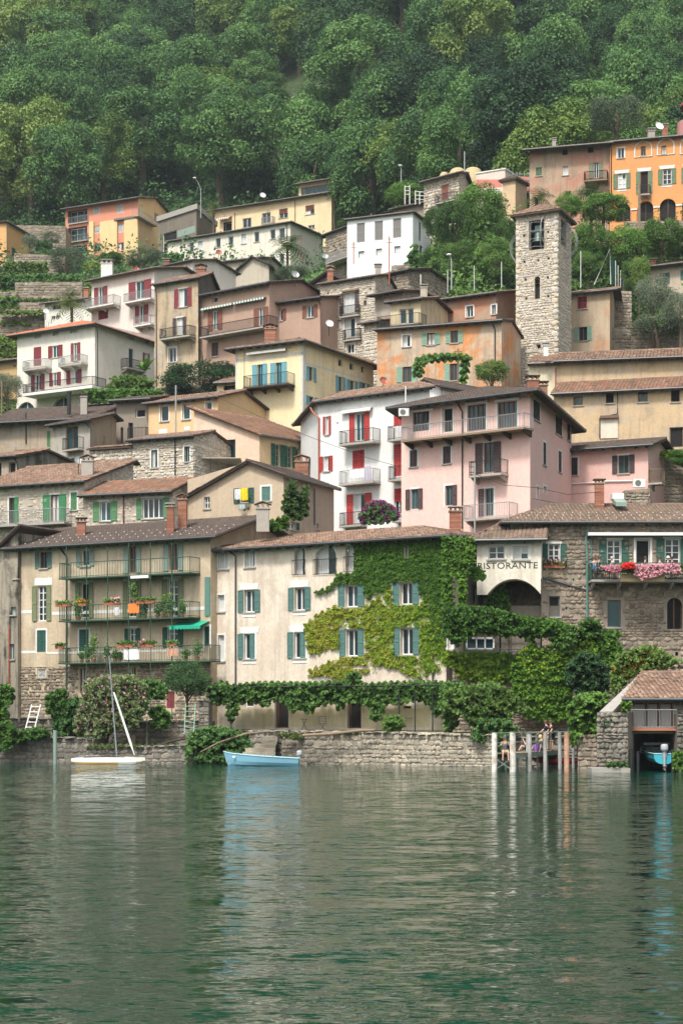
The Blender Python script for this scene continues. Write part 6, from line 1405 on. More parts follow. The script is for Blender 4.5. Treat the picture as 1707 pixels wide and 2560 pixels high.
hedge('clipped hedge arching over dark gaps on the upper left terrace',1,30,315,668,745,255,'forest_y',2600)
hedge('long light green clipped hedge in front of the tall beige house',4,548,1065,190,282,168,'bright',5200,size=.24)
hedge('round dark hedge on the left terrace beside the olive tree',1,0,112,750,850,240,'forest',1300)
hedge('low box hedge behind the small olive tree at upper left',1,235,340,530,600,268,'forest',1500)
hedge('low yellow green hedge below the salmon apartment house',1,280,430,585,655,264,'bright',1500)
hedge('pale flowering hedge beneath the olive tree on the upper terrace',1,540,660,665,720,250,'forest_y',900)
hedge('green vine row at the left edge above the terrace wall',1,-10,132,895,965,230,'bright',1500)
hedge('small vegetable bed on the lowest left terrace',1,0,200,1050,1080,227,'forest_y',900)
hedge('low bushes at the left edge beside the red roofed house',1,-10,115,1150,1290,215,'forest_y',2200)
hedge('overgrown grassy strip along the long terrace wall',1,60,540,905,935,234,'grass',1600,size=.25)
hedge('weedy band between the lower terrace walls',1,0,330,985,1012,226,'forest_y',1500)
hedge('dark garden border beneath the fence on the olive terrace',1,20,540,745,800,241,'forest',2600)
hedge('shrubby bank beside the cream row house chimney',1,1060,1200,610,690,262,'forest',1300)
# ------------------------------------------------------------ creepers and pergola vines of the front row
vf = VINE.fc[0]; shut = [(8,908,418,1066,572),(8,1262,405,1424,556),(8,914,712,1070,892),(8,1268,702,1426,884),(8,1328,165,1364,250)]
P1 = [(1008,150),(1100,118),(1300,112),(1610,100),(1608,600),(1590,780),(1520,800),(1500,560),(1430,470),(1424,400),(1260,402),(1235,430),(1150,475),(1090,520),(1068,440),(960,436),(905,415),(840,470),(750,486),(745,470),(820,450),(885,385),(880,350),(1012,348)]
iv = leaf_mass('creeper','dense dark green creeper curtain hanging from the eaves of the vine house','climbing plant','ivy',8,P1,0,34000,.12,.15,.14,shut[:1] + shut[4:],vf,seed=2)
P2 = [(675,695),(740,632),(880,560),(960,582),(1070,575),(1140,520),(1200,450),(1245,440),(1262,560),(1425,556),(1500,480),(1600,560),(1604,960),(1500,1000),(1440,1042),(1345,1010),(1285,965),(1170,962),(1062,1012),(1032,985),(930,1042),(800,1015),(715,1028),(705,985),(840,925),(925,895),(1060,895),(890,882),(842,832),(800,862),(705,882),(690,760)]
iy = leaf_mass('creeper','yellowing green creeper spreading sideways around the lower teal shutters of the vine house','climbing plant','ivy_y',8,P2,0,30000,.12,.12,.12,shut[1:4] + [(8,905,705,1075,895),(8,1262,698,1430,888),(8,860,840,1100,870),(8,990,950,1200,975)],vf,seed=5,gaps=.72,gsc=1.5,
               tonefn=lambda X,Y: np.clip((X - 900) / 260,-.2,1) * -.38 + np.clip((Y - 1600) / 80,0,1) * .1 + .12)
leaf_mass('creeper','dark green creeper wrapping the right corner of the vine house','climbing plant','ivy',9,[(-6,105),(190,120),(214,180),(205,290),(150,380),(60,380),(70,560),(-10,590)],107.6,13000,.13,.5,.4,seed=8)
leaf_mass('creeper','bright narrow creeper column climbing between two restaurant windows','climbing plant','ivy_y',9,[(95,385),(150,385),(158,590),(98,590)],106.2,2600,.13,.5,.4,seed=9)
leaf_mass('creeper','green creeper clump inside the restaurant arch','climbing plant','ivy',9,[(270,560),(268,480),(310,400),(380,385),(440,500),(430,590),(350,600)],111,5000,.14,.8,.7,seed=10)
leaf_mass('creeper','thin creeper sprays on the left edge of the white restaurant wall','climbing plant','ivy',9,[(165,310),(210,295),(275,340),(280,390),(190,400)],107.7,900,.12,.2,.2,seed=11)
tp = lambda X,Y: np.clip((X - 1330) / 150,-.3,1) * .3
leaf_mass('pergola_vine','long green vine roof over the restaurant terrace','climbing plant','ivy',9,[(-5,575),(160,562),(330,575),(420,600),(560,635),(740,650),(860,700),(885,745),(860,800),(760,780),(720,830),(690,760),(600,770),(570,830),(540,770),(440,740),(420,780),(380,755),(230,740),(150,790),(100,830),(50,790),(-5,740)],105,21000,.16,2.2,1.2,seed=12,tonefn=tp)
leaf_mass('pergola_vine','yellow green hanging vine strand at the right end of the terrace pergola','climbing plant','vine',9,[(780,690),(870,690),(870,790),(830,880),(800,870),(740,810)],103.6,3200,.17,.8,.6,seed=13)
leaf_mass('pergola_vine','pale hanging vine tail dropping past the terracotta planter boxes','climbing plant','vine',9,[(610,840),(680,830),(690,950),(640,960),(575,920)],104,1500,.16,.5,.5,seed=14)
leaf_mass('creeper','yellow and orange creeper along the terrace edge below the railing','climbing plant','ivy_y',9,[(-10,855),(130,870),(400,868),(520,890),(540,960),(460,1060),(330,1060),(200,1040),(120,1050),(60,960),(-10,940)],105,11000,.15,.4,.5,seed=15,gaps=.3,tonefn=lambda X,Y: np.clip((1250 - X) / 150,-1,1) * .18)
leaf_mass('creeper','olive green creeper sheet over the retaining wall behind the jetty','climbing plant','ivy_y',9,[(440,930),(520,940),(540,1040),(640,1010),(720,960),(800,1000),(840,1120),(820,1290),(700,1330),(540,1290),(470,1200),(450,1060)],103.5,15000,.14,.3,.4,seed=16,gaps=.15,tonefn=lambda X,Y: -.18 + 0 * X)
vl = [(45,1100),(100,1070),(160,1055),(200,1080),(300,1068),(450,1060),(600,1062),(750,1062),(930,1050),(1000,985),(1040,1000),(1060,1075),(1200,1062),(1400,1055),(1640,1060),(1670,1130),(1650,1250),(1600,1200),(1540,1300),(1515,1230),(1440,1180),(1330,1190),(1290,1215),(1230,1190),(1170,1310),(1110,1310),(1120,1220),(1040,1200),(960,1190),(910,1245),(870,1195),(770,1215),(710,1270),(660,1230),(600,1255),(560,1200),(490,1170),(430,1220),(350,1190),(270,1200),(230,1290),(205,1330),(170,1280),(190,1180),(110,1190)]
pg = leaf_mass('grape_pergola','long leafy grape vine pergola along the ground floor of the vine house','grape vine','vine',8,vl,0,34000,.19,1.4,.8,face=Face(VINE.c[0] + VINE.fc[0].N * 1.0,VINE.c[1] + VINE.fc[0].N * .4),seed=17,up=.5)
b = MB(); 
for x,y1 in ((205,1370),(1300,1400),(1518,1440),(1404,1440)):
    p0 = vf.hit(sx(8,x),sy(8,y1),1.9); p1 = vf.hit(sx(8,x),sy(8,1120),1.9); b = MB(); b.tube([vf.p(p0[0],1.9,1.8),vf.p(p1[0],1.9,p1[1])],.045,6); b.obj('post',M['iron'],pg)
b = MB(); q0,q1 = vf.hit(sx(8,60),sy(8,1100),1.9),vf.hit(sx(8,1600),sy(8,1100),1.9); b.tube([vf.p(q0[0],1.9,4.6),vf.p(q1[0],1.9,4.6)],.04,5); b.obj('rail',M['iron'],pg)
leaf_mass('grape_vine','vine hanging over the dark side doorway at the left corner of the vine house','grape vine','vine',8,[(40,1100),(110,1065),(190,1090),(190,1190),(110,1210),(60,1170)],112,2600,.2,1.2,.8,seed=18)
leaf_mass('creeper','yellow green creeper spilling over the terrace edge around the planter boxes','climbing plant','ivy_y',9,[(500,860),(580,800),(640,850),(760,800),(880,780),(1000,800),(1010,880),(880,930),(800,1000),(690,1010),(560,1040),(480,960)],103.9,7500,.15,.8,.5,seed=60,gaps=.2)
leaf_mass('creeper','green creeper sheet on the brown wall between pergola and flowering shrub','climbing plant','ivy',9,[(850,760),(1000,740),(1150,800),(1180,860),(1100,960),(1020,900),(900,860)],104,4200,.15,.6,.5,seed=61,gaps=.35)
# shore shrubs and trees
def bush(label,R,poly,Z,mats,n,size,thick=1.2,bulge=1.0,cat='shrub',name='shrub',seed=1,**kw): return leaf_mass(name,label,cat,mats,R,poly,Z,n,size,thick,bulge,seed=seed,**kw)
bush('dark green bush hanging over the quay down to the water beside the blue boat',11,[(-60,340),(60,300),(180,310),(270,340),(335,400),(345,470),(300,530),(150,538),(0,535),(-95,530),(-100,420)],107.6,'forest',22000,.12,1.6,1.3,seed=20,name='hanging_bush',tonefn=lambda X,Y: -.05 + 0 * X)
ol = bush('big flowering oleander with pink blossoms behind the catamaran mast',7,[(480,1330),(520,1200),(560,1050),(700,1010),(860,1010),(960,1080),(975,1230),(900,1330),(760,1380),(600,1450),(500,1420)],110.6,'oleander',26000,.13,2.2,1.6,seed=21,name='oleander')
dots(ol,'blossoms','pink',7,[(480,1330),(540,1100),(560,1040),(700,1020),(860,1020),(960,1100),(900,1290),(560,1420)],108.7,420,.15,.8)
b = MB()
for x in (640,700,600): p0,p1 = PR(7,x,1465,110),PR(7,x + 30,1250,110); b.tube([p0,p1],[.09,.05],6)
b.obj('stems',M['bark'],ol)
t = ptree('fig_tree','dark leafy tree under the green awning in front of the balcony house','tree','near_d',7,1080,1370,920,1200,111.5,1.0,ry=1.6)
bush('light green leaves of a young fig tree on the wall below the galleries',7,[(880,1050),(1000,1040),(1100,1090),(1080,1170),(960,1170),(890,1120)],111.8,'vine',2600,.2,1.2,1,seed=23)
bush('small shrub in front of the grey garden wall',7,[(970,1250),(1040,1205),(1110,1260),(1120,1340),(1060,1370),(1000,1350)],110.8,'bright',3200,.14,1,1,seed=24)
bush('tall bright green shrub beside the white ladder',7,[(300,1150),(400,1100),(440,1120),(450,1240),(400,1290),(310,1260)],110.6,'bright',5200,.17,1.4,1,seed=25)
bush('dark climbing shrub between bright shrub and oleander',7,[(440,1180),(520,1150),(540,1260),(500,1340),(440,1420),(350,1400),(340,1270)],110.4,'forest',7000,.15,1.2,1,seed=26)
bush('pale green shrub at the far left edge above the quay',7,[(-20,1090),(50,1070),(90,1120),(100,1170),(40,1230),(70,1300),(-20,1330)],111.6,'bright',4200,.18,1.2,1,seed=27)
bush('straggling weeds along the left quay top',7,[(-20,1330),(60,1310),(120,1380),(270,1350),(330,1380),(330,1410),(130,1440),(60,1500),(-20,1520)],108.4,'bright',6500,.13,1.2,.8,seed=28)
bush('grassy bank behind the white ladder',7,[(120,1385),(270,1345),(330,1380),(320,1430),(140,1430)],109.2,'grass',3000,.12,1,.8,seed=29)
g_ = leaf_mass('lawn_grass','short rough grass on the mooring ledge behind the catamaran','grass','grass',7,[(580,1470),(760,1462),(1000,1470),(1270,1462),(1280,1480),(580,1492)],107.4,5000,.10,.2,.4,seed=30,zfn=lambda X: np.random.default_rng(3).uniform(106.8,110.5,len(X)),kind='stuff')
g_['kind'] = 'stuff'
bush('fig bush with broad grey green leaves left of the jetty',12,[(0,60),(160,40),(250,20),(330,10),(420,60),(500,130),(560,190),(470,220),(400,330),(300,340),(180,300),(120,220),(70,240),(0,200)],102.8,'forest_y',9500,.19,2.4,1.8,seed=31,name='fig_bush',tonefn=lambda X,Y: -.22 + 0 * X,gaps=.15)
bush('green vine trailing from the pergola end above the quay',12,[(-20,10),(120,20),(170,90),(100,180),(90,300),(40,350),(10,330),(-20,100)],103.2,'vine',7000,.18,1.2,1,seed=32,name='grape_vine')
bush('dark low shrubs hanging over the quay left of the jetty posts',12,[(180,350),(250,250),(420,260),(500,330),(450,400),(320,480),(290,420),(200,390)],100.6,'forest',7000,.13,1.2,1,seed=33)
bush('pale green creeper shrub over the wall right of the jetty',12,[(810,170),(880,100),(1000,80),(1090,100),(1020,220),(1010,380),(900,400),(850,440),(830,330)],96.5,'bright',12000,.17,1.2,1.2,seed=34,tonefn=lambda X,Y: .05 + 0 * X)
t = bush('tall dark evergreen bush on the terrace left of the boathouse roof',9,[(790,980),(850,900),(920,860),(1010,890),(1070,980),(1085,1100),(1000,1150),(860,1130),(800,1060)],102.2,'dark',16000,.13,1.8,1.4,seed=35,name='evergreen_bush')
fb = bush('loose yellow flowering shrub above the boathouse roof',9,[(1095,980),(1140,880),(1250,840),(1330,815),(1440,850),(1500,900),(1568,920),(1480,960),(1300,985),(1200,1060),(1120,1150),(1090,1110)],101,'forest_y',15000,.13,2,1.6,seed=36,name='flowering_shrub')
dots(fb,'blossoms','orangef',9,[(1100,980),(1140,890),(1330,830),(1480,920),(1200,1040)],99.2,220,.10,.6)
bush('feathery green shrub rising over the right end of the pergola',9,[(880,680),(940,640),(1020,660),(1040,740),(980,780),(890,760)],104.4,'bright',3500,.13,1.2,1,seed=37)
bush('green vine sprays against the brown wall right of the pergola',9,[(1010,730),(1100,712),(1165,740),(1130,800),(1020,780)],104.8,'bright',1700,.15,.8,.6,seed=38)
bush('round clipped box bush on the quay beside the right doorway',11,[(1188,290),(1210,240),(1260,225),(1320,250),(1340,300),(1290,332),(1200,332)],104.2,'bright',5000,.09,1.2,1.2,seed=39,name='box_bush')
bush('ferns growing at the foot of the stone pier',12,[(1060,545),(1130,535),(1215,540),(1190,565),(1080,570)],89.9,'bright',700,.12,.4,.4,seed=40)
bush('ivy fringe on the stone pier beside the boathouse',12,[(1030,255),(1120,250),(1160,300),(1140,350),(1050,300)],90.8,'olive',700,.1,.3,.2,seed=41)
bush('small yellow shrub in the loggia corner of the boathouse',12,[(1160,140),(1230,150),(1220,200),(1170,195)],90.6,'ivy_y',400,.13,.4,.4,seed=42)
bush('green bracken beside the boat bay at the right frame edge',12,[(1500,470),(1568,460),(1568,600),(1500,580)],89.9,'bright',900,.13,.5,.5,seed=43)
bush('weeds along the top of the main quay wall',11,[(500,345),(640,350),(690,380),(620,392),(510,370)],105.7,'grass',900,.1,.3,.2,seed=44)
# plants among the middle houses
bg = leaf_mass('bougainvillea','magenta bougainvillea in front of the white house balcony','bougainvillea','forest',5,[(1030,1300),(1060,1240),(1110,1190),(1200,1185),(1270,1230),(1290,1300),(1180,1335),(1060,1330)],123,4500,.16,1.5,1.2,seed=50)
dots(bg,'bracts','magenta',5,[(1030,1300),(1060,1230),(1110,1180),(1200,1178),(1280,1230),(1320,1290),(1180,1330),(1060,1330)],122,1300,.14,1.0)
bush('two pronged dark conifer shrub beside the laundry gable house',5,[(530,1230),(570,1080),(600,1040),(625,1060),(640,1170),(680,1080),(712,1080),(705,1230),(715,1270),(650,1310),(580,1300)],122.5,'forest_y',11000,.13,1.5,1.2,seed=51,name='conifer_shrub',tonefn=lambda X,Y: -.25 + 0 * X)
leaf_mass('ivy_roof','green ivy covering the roof end behind the slate coloured roof','ivy','ivy',5,[(370,1382),(450,1320),(560,1275),(582,1300),(580,1365),(470,1375)],119.5,3500,.15,.8,.5,seed=52)
ptree('camphor_tree','round dark green tree between the tall beige house and the yellow house','tree','near_d',1,1110,1530,1300,1580,171,20,ry=4)
bush('ferns and flowers beside the banana plant',1,[(700,1500),(730,1420),(850,1400),(1000,1440),(1010,1500),(850,1520)],176,'forest_y',3600,.2,2,1.5,seed=54)
bn = empty('banana_plant',PR(1,945,1480,178),'banana plant with big pale green leaves beside the red roofed house','plant'); r = random.Random(4)
for k in range(10):
    a = r.uniform(0,6.28); L = r.uniform(1.5,2.6); p = PR(1,945,1420,178); e = r.uniform(.7,1.3); pts = [p + Vector((math.cos(a) * L * t * math.cos(e),math.sin(a) * L * t * math.cos(e) * .6,L * math.sin(e) * t - .9 * t * t)) + Vector((0,0,.6)) for t in (0,.35,.7,1)]
    s_ = Vector((-math.sin(a),math.cos(a),.2)) * .28; v = []
    for q,w_ in zip(pts,(.2,1,.9,.1)): v += [q - s_ * w_,q,q + s_ * w_]
    f = [];
    for j in range(3): f += [(3 * j,3 * j + 1,3 * j + 4,3 * j + 3),(3 * j + 1,3 * j + 2,3 * j + 5,3 * j + 4)]
    b = MB(); b.add(v,f,0,.5 + .4 * r.random()); b.obj('leaf',LM['bright'],bn)
b = MB(); b.tube([PR(1,945,1500,178) - Vector((0,0,2)),PR(1,945,1405,178)],.18,8); b.obj('stem',LM['bright'],bn)
leaf_mass('terrace_vine','vine covered pergola on the terrace in front of the orange house','climbing plant','vine',2,[(1255,1420),(1265,1310),(1340,1275),(1500,1262),(1560,1270),(1640,1280),(1650,1300),(1400,1320),(1330,1330),(1320,1420)],158.5,5200,.2,1.6,1,seed=56)
leaf_mass('terrace_vine','dark ivy pillar hanging at the right of the orange house terrace','climbing plant','ivy',6,[(100,215),(175,240),(165,330),(150,420),(110,420),(120,300)],158,1900,.18,1,.8,seed=57)
ptree('small_tree','small thin tree with orange tinted leaves beside the bell tower foot','tree','near_y',6,205,435,262,425,156,26)
leaf_mass('creeper','creeper and flowers on the rubble wall right of the pink annex','climbing plant','ivy_y',6,[(1350,870),(1568,850),(1568,960),(1500,900),(1400,905)],139.4,1500,.17,.6,.4,seed=58)
ptree('small_tree','green shrub tree at the right edge above the restaurant roof','tree','near_b',6,1480,1700,830,980,137.5,20)
ivy2 = leaf_mass('creeper','ivy climbing the side of the white cube house','climbing plant','forest',2,[(1230,620),(1270,540),(1300,600),(1310,720),(1290,860),(1200,860),(1190,740)],216,3000,.28,1.5,1,seed=59)
# ------------------------------------------------------------ trees among the houses
def T(label,kind,R,x0,x1,yt,yb,Z,cat='tree',name='broadleaf_tree',**kw): return ptree(name,label,cat,kind,R,x0,x1,yt,yb,Z,**kw)
for a in (
    ('big fresh green tree right of the rubble house with the balcony door','near_b',3,60,420,690,1060,206),('spreading green tree below the rubble house at the left of the bell tower','near',3,-60,200,800,1120,203),
    ('dark lower tree directly left of the bell tower shaft','near',3,200,475,1030,1350,196),('shady green tree above the faded red house','near',3,-20,240,1040,1330,198),('mid green tree under the big fresh green one','near',3,330,500,900,1150,204),
    ('leafy tree beside the ivy side of the white cube house','near',2,1330,1500,300,560,214),('light green tree in front of the white cube house side wall','near_b',2,1300,1480,560,780,210),('dark tree between white cube house and faded red house','near',2,1240,1420,740,900,206),
    ('pale green tree right of the bell tower roof','near_b',3,720,900,740,940,196),('yellow green tree below the old pink house','near_b',3,880,1200,740,950,196),('large fresh green tree directly right of the belfry','near_b',3,850,1100,920,1180,190),
    ('wide green tree right of the belfry below the orange villa','near_b',3,1050,1330,960,1240,191),('dark green tree behind the white net posts','near',3,840,1060,1110,1340,188),('green tree below the arcade of the orange villa','near',3,1280,1568,900,1180,194),
    ('shrubby tree at the right edge above the small beige house','near',3,1420,1640,1000,1180,197),('tree with yellowing leaves left of the small beige house','near_y',3,1210,1350,1150,1400,186),('dark tree beside the green net','near',3,1160,1290,1160,1420,187),
    ('bright small tree on the roof side scaffolding above the white cube house','near_b',2,1080,1330,150,320,236),('small round green tree between the long yellow house and white cube house','near',2,765,835,380,450,246),
    ('green shrub tree in the yard of the salmon apartment house','near_b',1,640,810,600,700,258)): T(*a)
for a in (('silver olive tree in front of the salmon apartment house',1,310,560,560,790,250),('silver olive tree at the apartment house corner beside the pink chimney',1,810,1075,575,720,256),('small olive tree near the ochre side house',1,140,250,480,590,268),('thin olive tree before the upper terrace wall',1,280,400,465,560,270),
    ('grey green olive tree at the left edge beside the red roofed house',4,-60,160,75,330,180),('small olive tree behind the dusty pink house',2,360,600,690,810,208),
    ('big silver green olive tree left of the right frame edge',3,1240,1500,1270,1600,176),('silver olive tree at the right frame edge above the church roof',3,1440,1660,1370,1650,173),('tall pale willow like tree above the orange villa',3,930,1330,100,400,226),('grey green tree above the church nave roof',6,1200,1600,-40,150,175)):
    T(a[0],'olive',*a[1:],name='olive_tree',cat='olive tree')
for a in (('single cypress rising out of the wood in the upper middle',0,870,912,170,300,322),('dark cypress in the wood at the upper right',0,1368,1402,165,290,300)): T(a[0],'column',*a[1:],name='cypress_tree',cat='cypress')
p = PR(2,440,560,232); palm('palm_tree','palm tree with hanging fronds in front of the cream row house',p.x,p.y,PR(2,440,690,232).z - 4,p.z,3.6,34)
p = PR(1,470,950,214); palm('palm_tree','yellowing palm beside the small white house on the left',p.x,p.y,p.z - 6,p.z,3.2,30)
p = PR(3,965,740,199); palm('palm_tree','palm tree between old pink house and orange villa',p.x,p.y,p.z - 9,p.z,3.1,30)
p = PR(3,610,770,200); palm('palm_tree','palm tree just above the bell tower roof',p.x,p.y,p.z - 9,p.z,2.8,26)
p = PR(1,1395,300,276); palm('palm_tree','small palm next to the street lamp at the roof terrace',p.x,p.y,p.z - 6,p.z,2.2,22)
p = PR(1,455,880,226); palm('palm_tree','low fan palm beside the chimney above the small white house',p.x,p.y,p.z - 5,p.z,2.4,22)
# ------------------------------------------------------------ the wooded slope
fr = random.Random(21); spots = []
def lm(px):
    for x,n in ((150,'over the ochre side house'),(330,'over the salmon apartment house'),(520,'over the roof terrace lamp'),(700,'over the cream row house'),(880,'over the long yellow house'),(1060,'over the white cube house'),(1250,'over the rubble house'),(1450,'over the old pink house')):
        if px < x: return n
    return 'over the orange villa'
Y = 248
while Y < 520:
    step = 11.6 if Y < 400 else 13; X = -(Y * .20 + 18)
    while X < Y * .20 + 18:
        x,y = X + fr.uniform(-.36,.36) * step,Y + fr.uniform(-.36,.36) * step; X += step * fr.uniform(.85,1.2)
        px = CX + x * F / y; z = float(terrain(x,y)); py = HY - (z + 6 - H) * F / y
        lim = np.interp(px,[0,150,430,640,700,870,960,1060,1200,1330,1700],[305,305,312,318,318,300,262,250,246,236,228])
        if y < lim or py < -150: continue
        spots.append((x,y,z,px,py))
    Y += step * .92
spots.sort(key=lambda s: s[1])
spots = spots[:620]; print('forest trees',len(spots))
far = []
for i,(x,y,z,px,py) in enumerate(spots):
    if i >= 300 and py < -20: far.append((x,y,z)); continue
    d = math.sin(px * .011 + 1.3) + math.sin(y * .06 + px * .004); q = fr.random() + d * .12
    if px < 420 and y > 345: q += .12
    kind = 'forest_y' if q > .86 else 'forest_d' if q < .22 else 'forest'
    s_ = fr.uniform(.8,1.35) * (1 + (y - 300) * .0009); rx = 6.9 * s_; rz = rx * fr.uniform(.95,1.3)
    size = 'tall' if rz > 9 else 'small' if rz < 7 else 'middle sized'; tone = {'forest': 'mid green','forest_y': 'yellow green','forest_d': 'dark green'}[kind]
    row = 'just above the roofs' if py > 330 else 'in the lower wood' if py > 230 else 'halfway up the wood' if py > 120 else 'near the top of the picture'
    if fr.random() < .02: kind,tone,rx,rz = 'conifer','pointed dark',rx * .6,rz * 1.3
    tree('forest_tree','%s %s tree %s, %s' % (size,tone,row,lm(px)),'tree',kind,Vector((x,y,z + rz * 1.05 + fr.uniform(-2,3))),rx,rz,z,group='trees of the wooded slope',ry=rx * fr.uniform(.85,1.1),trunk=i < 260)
# wood beyond the top of the frame: one mass, reflected in the lake
def far_wood():
    g = np.random.default_rng(5); n = 26000; y = g.uniform(395,900,n); x = g.uniform(-1,1,n) * (y * .25 + 40); z = terrain(x,y); k = (HY - (z + 8 - H) * F / y) < -40
    x,y,z = x[k],y[k],z[k]; c = np.stack([x,y,z + 3 + 6 * g.random(len(x))],1); nr = np.array([0,-.6,.7]) + g.normal(size=c.shape) * .4; nr /= np.linalg.norm(nr,axis=1)[:,None]
    v = leaf_quads(c,nr,6.0,g,1.2); o = link('far_wood',quads_np('far_wood',v,LM['forest'],np.clip(.5 + .2 * cnoise(c * .08),0,1))); o['kind'] = 'stuff'
far_wood()
# undergrowth filling the gaps between the garden trees
def under(X0,X1,Y0,Y1,n,size,mat='forest',seed=1,h=1.6):
    g = np.random.default_rng(seed); px = g.uniform(X0,X1,n); y = g.uniform(Y0,Y1,n); x = (px - CX) * y / F; z = terrain(x,y); c = np.stack([x,y,z + h * g.random(n) ** 1.5 * (1 + cnoise(np.stack([x,y,y * 0],1),.4))],1)
    nr = np.array([0,-.5,.8]) + g.normal(size=c.shape) * .5; nr /= np.linalg.norm(nr,axis=1)[:,None]; o = link('undergrowth',quads_np('undergrowth',leaf_quads(c,nr,size,g),LM[mat],np.clip(.45 + .3 * cnoise(c,.3) + g.normal(0,.1,n),0,1))); o['kind'] = 'stuff'
under(1050,1730,180,206,60000,.32,'mid',seed=3,h=3.6); under(980,1730,206,262,50000,.3,'mid',seed=13,h=1.0); under(-20,620,205,262,50000,.28,'forest_y',seed=4,h=.9); under(600,1000,215,300,30000,.3,seed=6,h=1.2); under(-20,1720,262,335,90000,.42,seed=7,h=3.5)
under(-520,-60,116,262,60000,.7,seed=8,h=8); under(1760,2150,116,262,40000,.7,seed=9,h=8)
# ------------------------------------------------------------ boats
def boat_hull(root,c,L,beam,hb,hs,draft,mat,inner,rub,flip=1,transom=True,n=14,ang=0.0):
    """c = centre at the waterline, bow towards -X when flip=1; hb, hs = bow and stern rail height"""
    ca,sa = math.cos(ang),math.sin(ang)
    def W(x,y,z): return Vector((c.x + (x * ca - y * sa),c.y + (x * sa + y * ca),c.z + z))
    b = MB(); prof = ((0,-1),(.45,-.86),(.8,-.45),(.93,.05),(1.0,1.0)); rows = []
    def st(t): return (t - .5) * L * flip,beam / 2 * max(.02,math.sin(min(1,t / .55) * math.pi / 2) ** .8 * (1 - .22 * max(0,t - .6) / .4)),lerp(hb,hs,t ** .55),draft * (1 - .8 * (1 - min(1,t / .3)) ** 2)
    for i in range(n + 1):
        x,w_,hh,d = st(i / n); xs = x - flip * .28 * (1 - i / n) ** 4
        r = []
        for sg in (1,-1):
            for k,(pw,pz) in enumerate(prof):
                z = lerp(-d,hh,(pz + 1) / 2) if pz > -1 else -d
                r.append(W(lerp(x,xs,(pz + 1) / 2),sg * w_ * pw + 0.0,z))
        rows.append(r)
    m = len(prof)
    for i in range(n):
        for s_ in (0,m):
            for k in range(m - 1):
                a,d_ = rows[i],rows[i + 1]; b.add([a[s_ + k],d_[s_ + k],d_[s_ + k + 1],a[s_ + k + 1]],[(0,1,2,3)],0)
                q = [Vector(v) for v in (a[s_ + k],d_[s_ + k],d_[s_ + k + 1],a[s_ + k + 1])]
                q = [Vector((lerp(v.x,c.x,.02),lerp(v.y,c.y,.07),v.z + .03)) for v in q]; b.add(q,[(3,2,1,0)],1)
    r = rows[-1]; b.add(r[:m] + list(reversed(r[m:])),[tuple(range(2 * m))],0)
    b.obj('hull',[mat,inner],root); b = MB()
    for s_ in (0,m): b.tube([rows[i][s_ + m - 1] for i in range(n + 1)],.028,5)
    b.tube([rows[-1][m - 1],rows[-1][2 * m - 1]],.03,5); b.obj('gunwale',rub,root)
    for t in (.35,.62,.88):
        x,w_,hh,d = st(t); b = MB(); p = W(x,0,hh * .62); U = Vector((ca,sa,0)); V = Vector((-sa,ca,0)); b.frame_box(p - U * .12 - V * w_ * .93,U * .24,V * w_ * 1.86,Vector((0,0,.03))); b.obj('thwart',inner,root)
    return W,st
def outboard(root,p,s=1.0,away=Vector((1,0,0))):
    g_,dk = plain('outboard grey',(.36,.38,.39),.4),M['iron']; up = Vector((0,0,1)); sd_ = away.cross(up)
    b = MB(); b.lathe(p + up * .22 * s,[(.02,.30 * s),(.11 * s,.29 * s),(.14 * s,.22 * s),(.15 * s,.08 * s),(.13 * s,0),(.05 * s,-.04 * s)],10,0,1.15,.9); b.obj('engine_cowl',g_,root,True)
    b = MB(); b.tube([p + up * .2 * s,p - up * .35 * s,p - up * .62 * s],[.07 * s,.055 * s,.045 * s],8); b.frame_box(p - away * .2 * s - sd_ * .08 * s - up * .05 * s,away * .22 * s,sd_ * .16 * s,up * .2 * s); b.tube([p - up * .6 * s - away * .12 * s,p - up * .6 * s + away * .14 * s],[.05 * s,.03 * s],7)
    b.frame_box(p - up * .45 * s - away * .14 * s - sd_ * .09 * s,away * .3 * s,sd_ * .18 * s,up * .015); b.obj('leg',g_,root)
    b = MB()
    for k in range(3):
        t = k * 2.094; d = sd_ * math.cos(t) + up * math.sin(t); q = p - up * .6 * s + away * .15 * s; b.add([q - away * .02,q + d * .07 * s + away.cross(d) * .03,q + d * .13 * s,q + d * .08 * s - away.cross(d) * .04],[(0,1,2,3)])
    b.obj('propeller',dk,root)
blue = plain('sky blue boat paint',(.20,.42,.55),.4,var=.05); blue_in = plain('pale blue boat inside',(.34,.52,.58),.5)
c = P(sx(11,415),1912,101.0); c.z = 0
bt = empty('rowing_boat',c,'small sky blue motorboat moored beside the quay steps','boat'); W_,st_ = boat_hull(bt,c,3.95,1.45,.80,.42,.16,blue,blue_in,blue_in,1)
outboard(bt,W_(2.02,0,.34),1.0); b = MB()
for x in (.5,-.3,.1): b.tube([W_(x,.55,.4),W_(x,.55,.66)],.02,4)
b.obj('rowlock',M['ironlight'],bt)['kind'] = 'stuff'
b = MB(); b.box(c.x - 1.72,c.y - .42,.46,c.x - 1.56,c.y - .40,.56); o = b.obj('number_plate',M['white'],bt)
b = MB(); b.tube([W_(-1.95,0,.7),W_(-2.1,.6,.1),W_(-2.3,2.5,.5)],.018,4); b.obj('mooring_rope',M['wood'],bt)
c = PR(12,1402,505,92.4); bz = empty('stored_boat',c,'turquoise boat hanging in the boathouse bay, stern with grey outboard towards the lake','boat')
tq = plain('turquoise boat paint',(.05,.38,.47),.45); W_,st_ = boat_hull(bz,c,3.6,1.35,.5,.22,.32,tq,blue_in,blue_in,-1,ang=math.pi / 2); outboard(bz,W_(-1.86,0,.12),1.15,Vector((0,-1,0)))
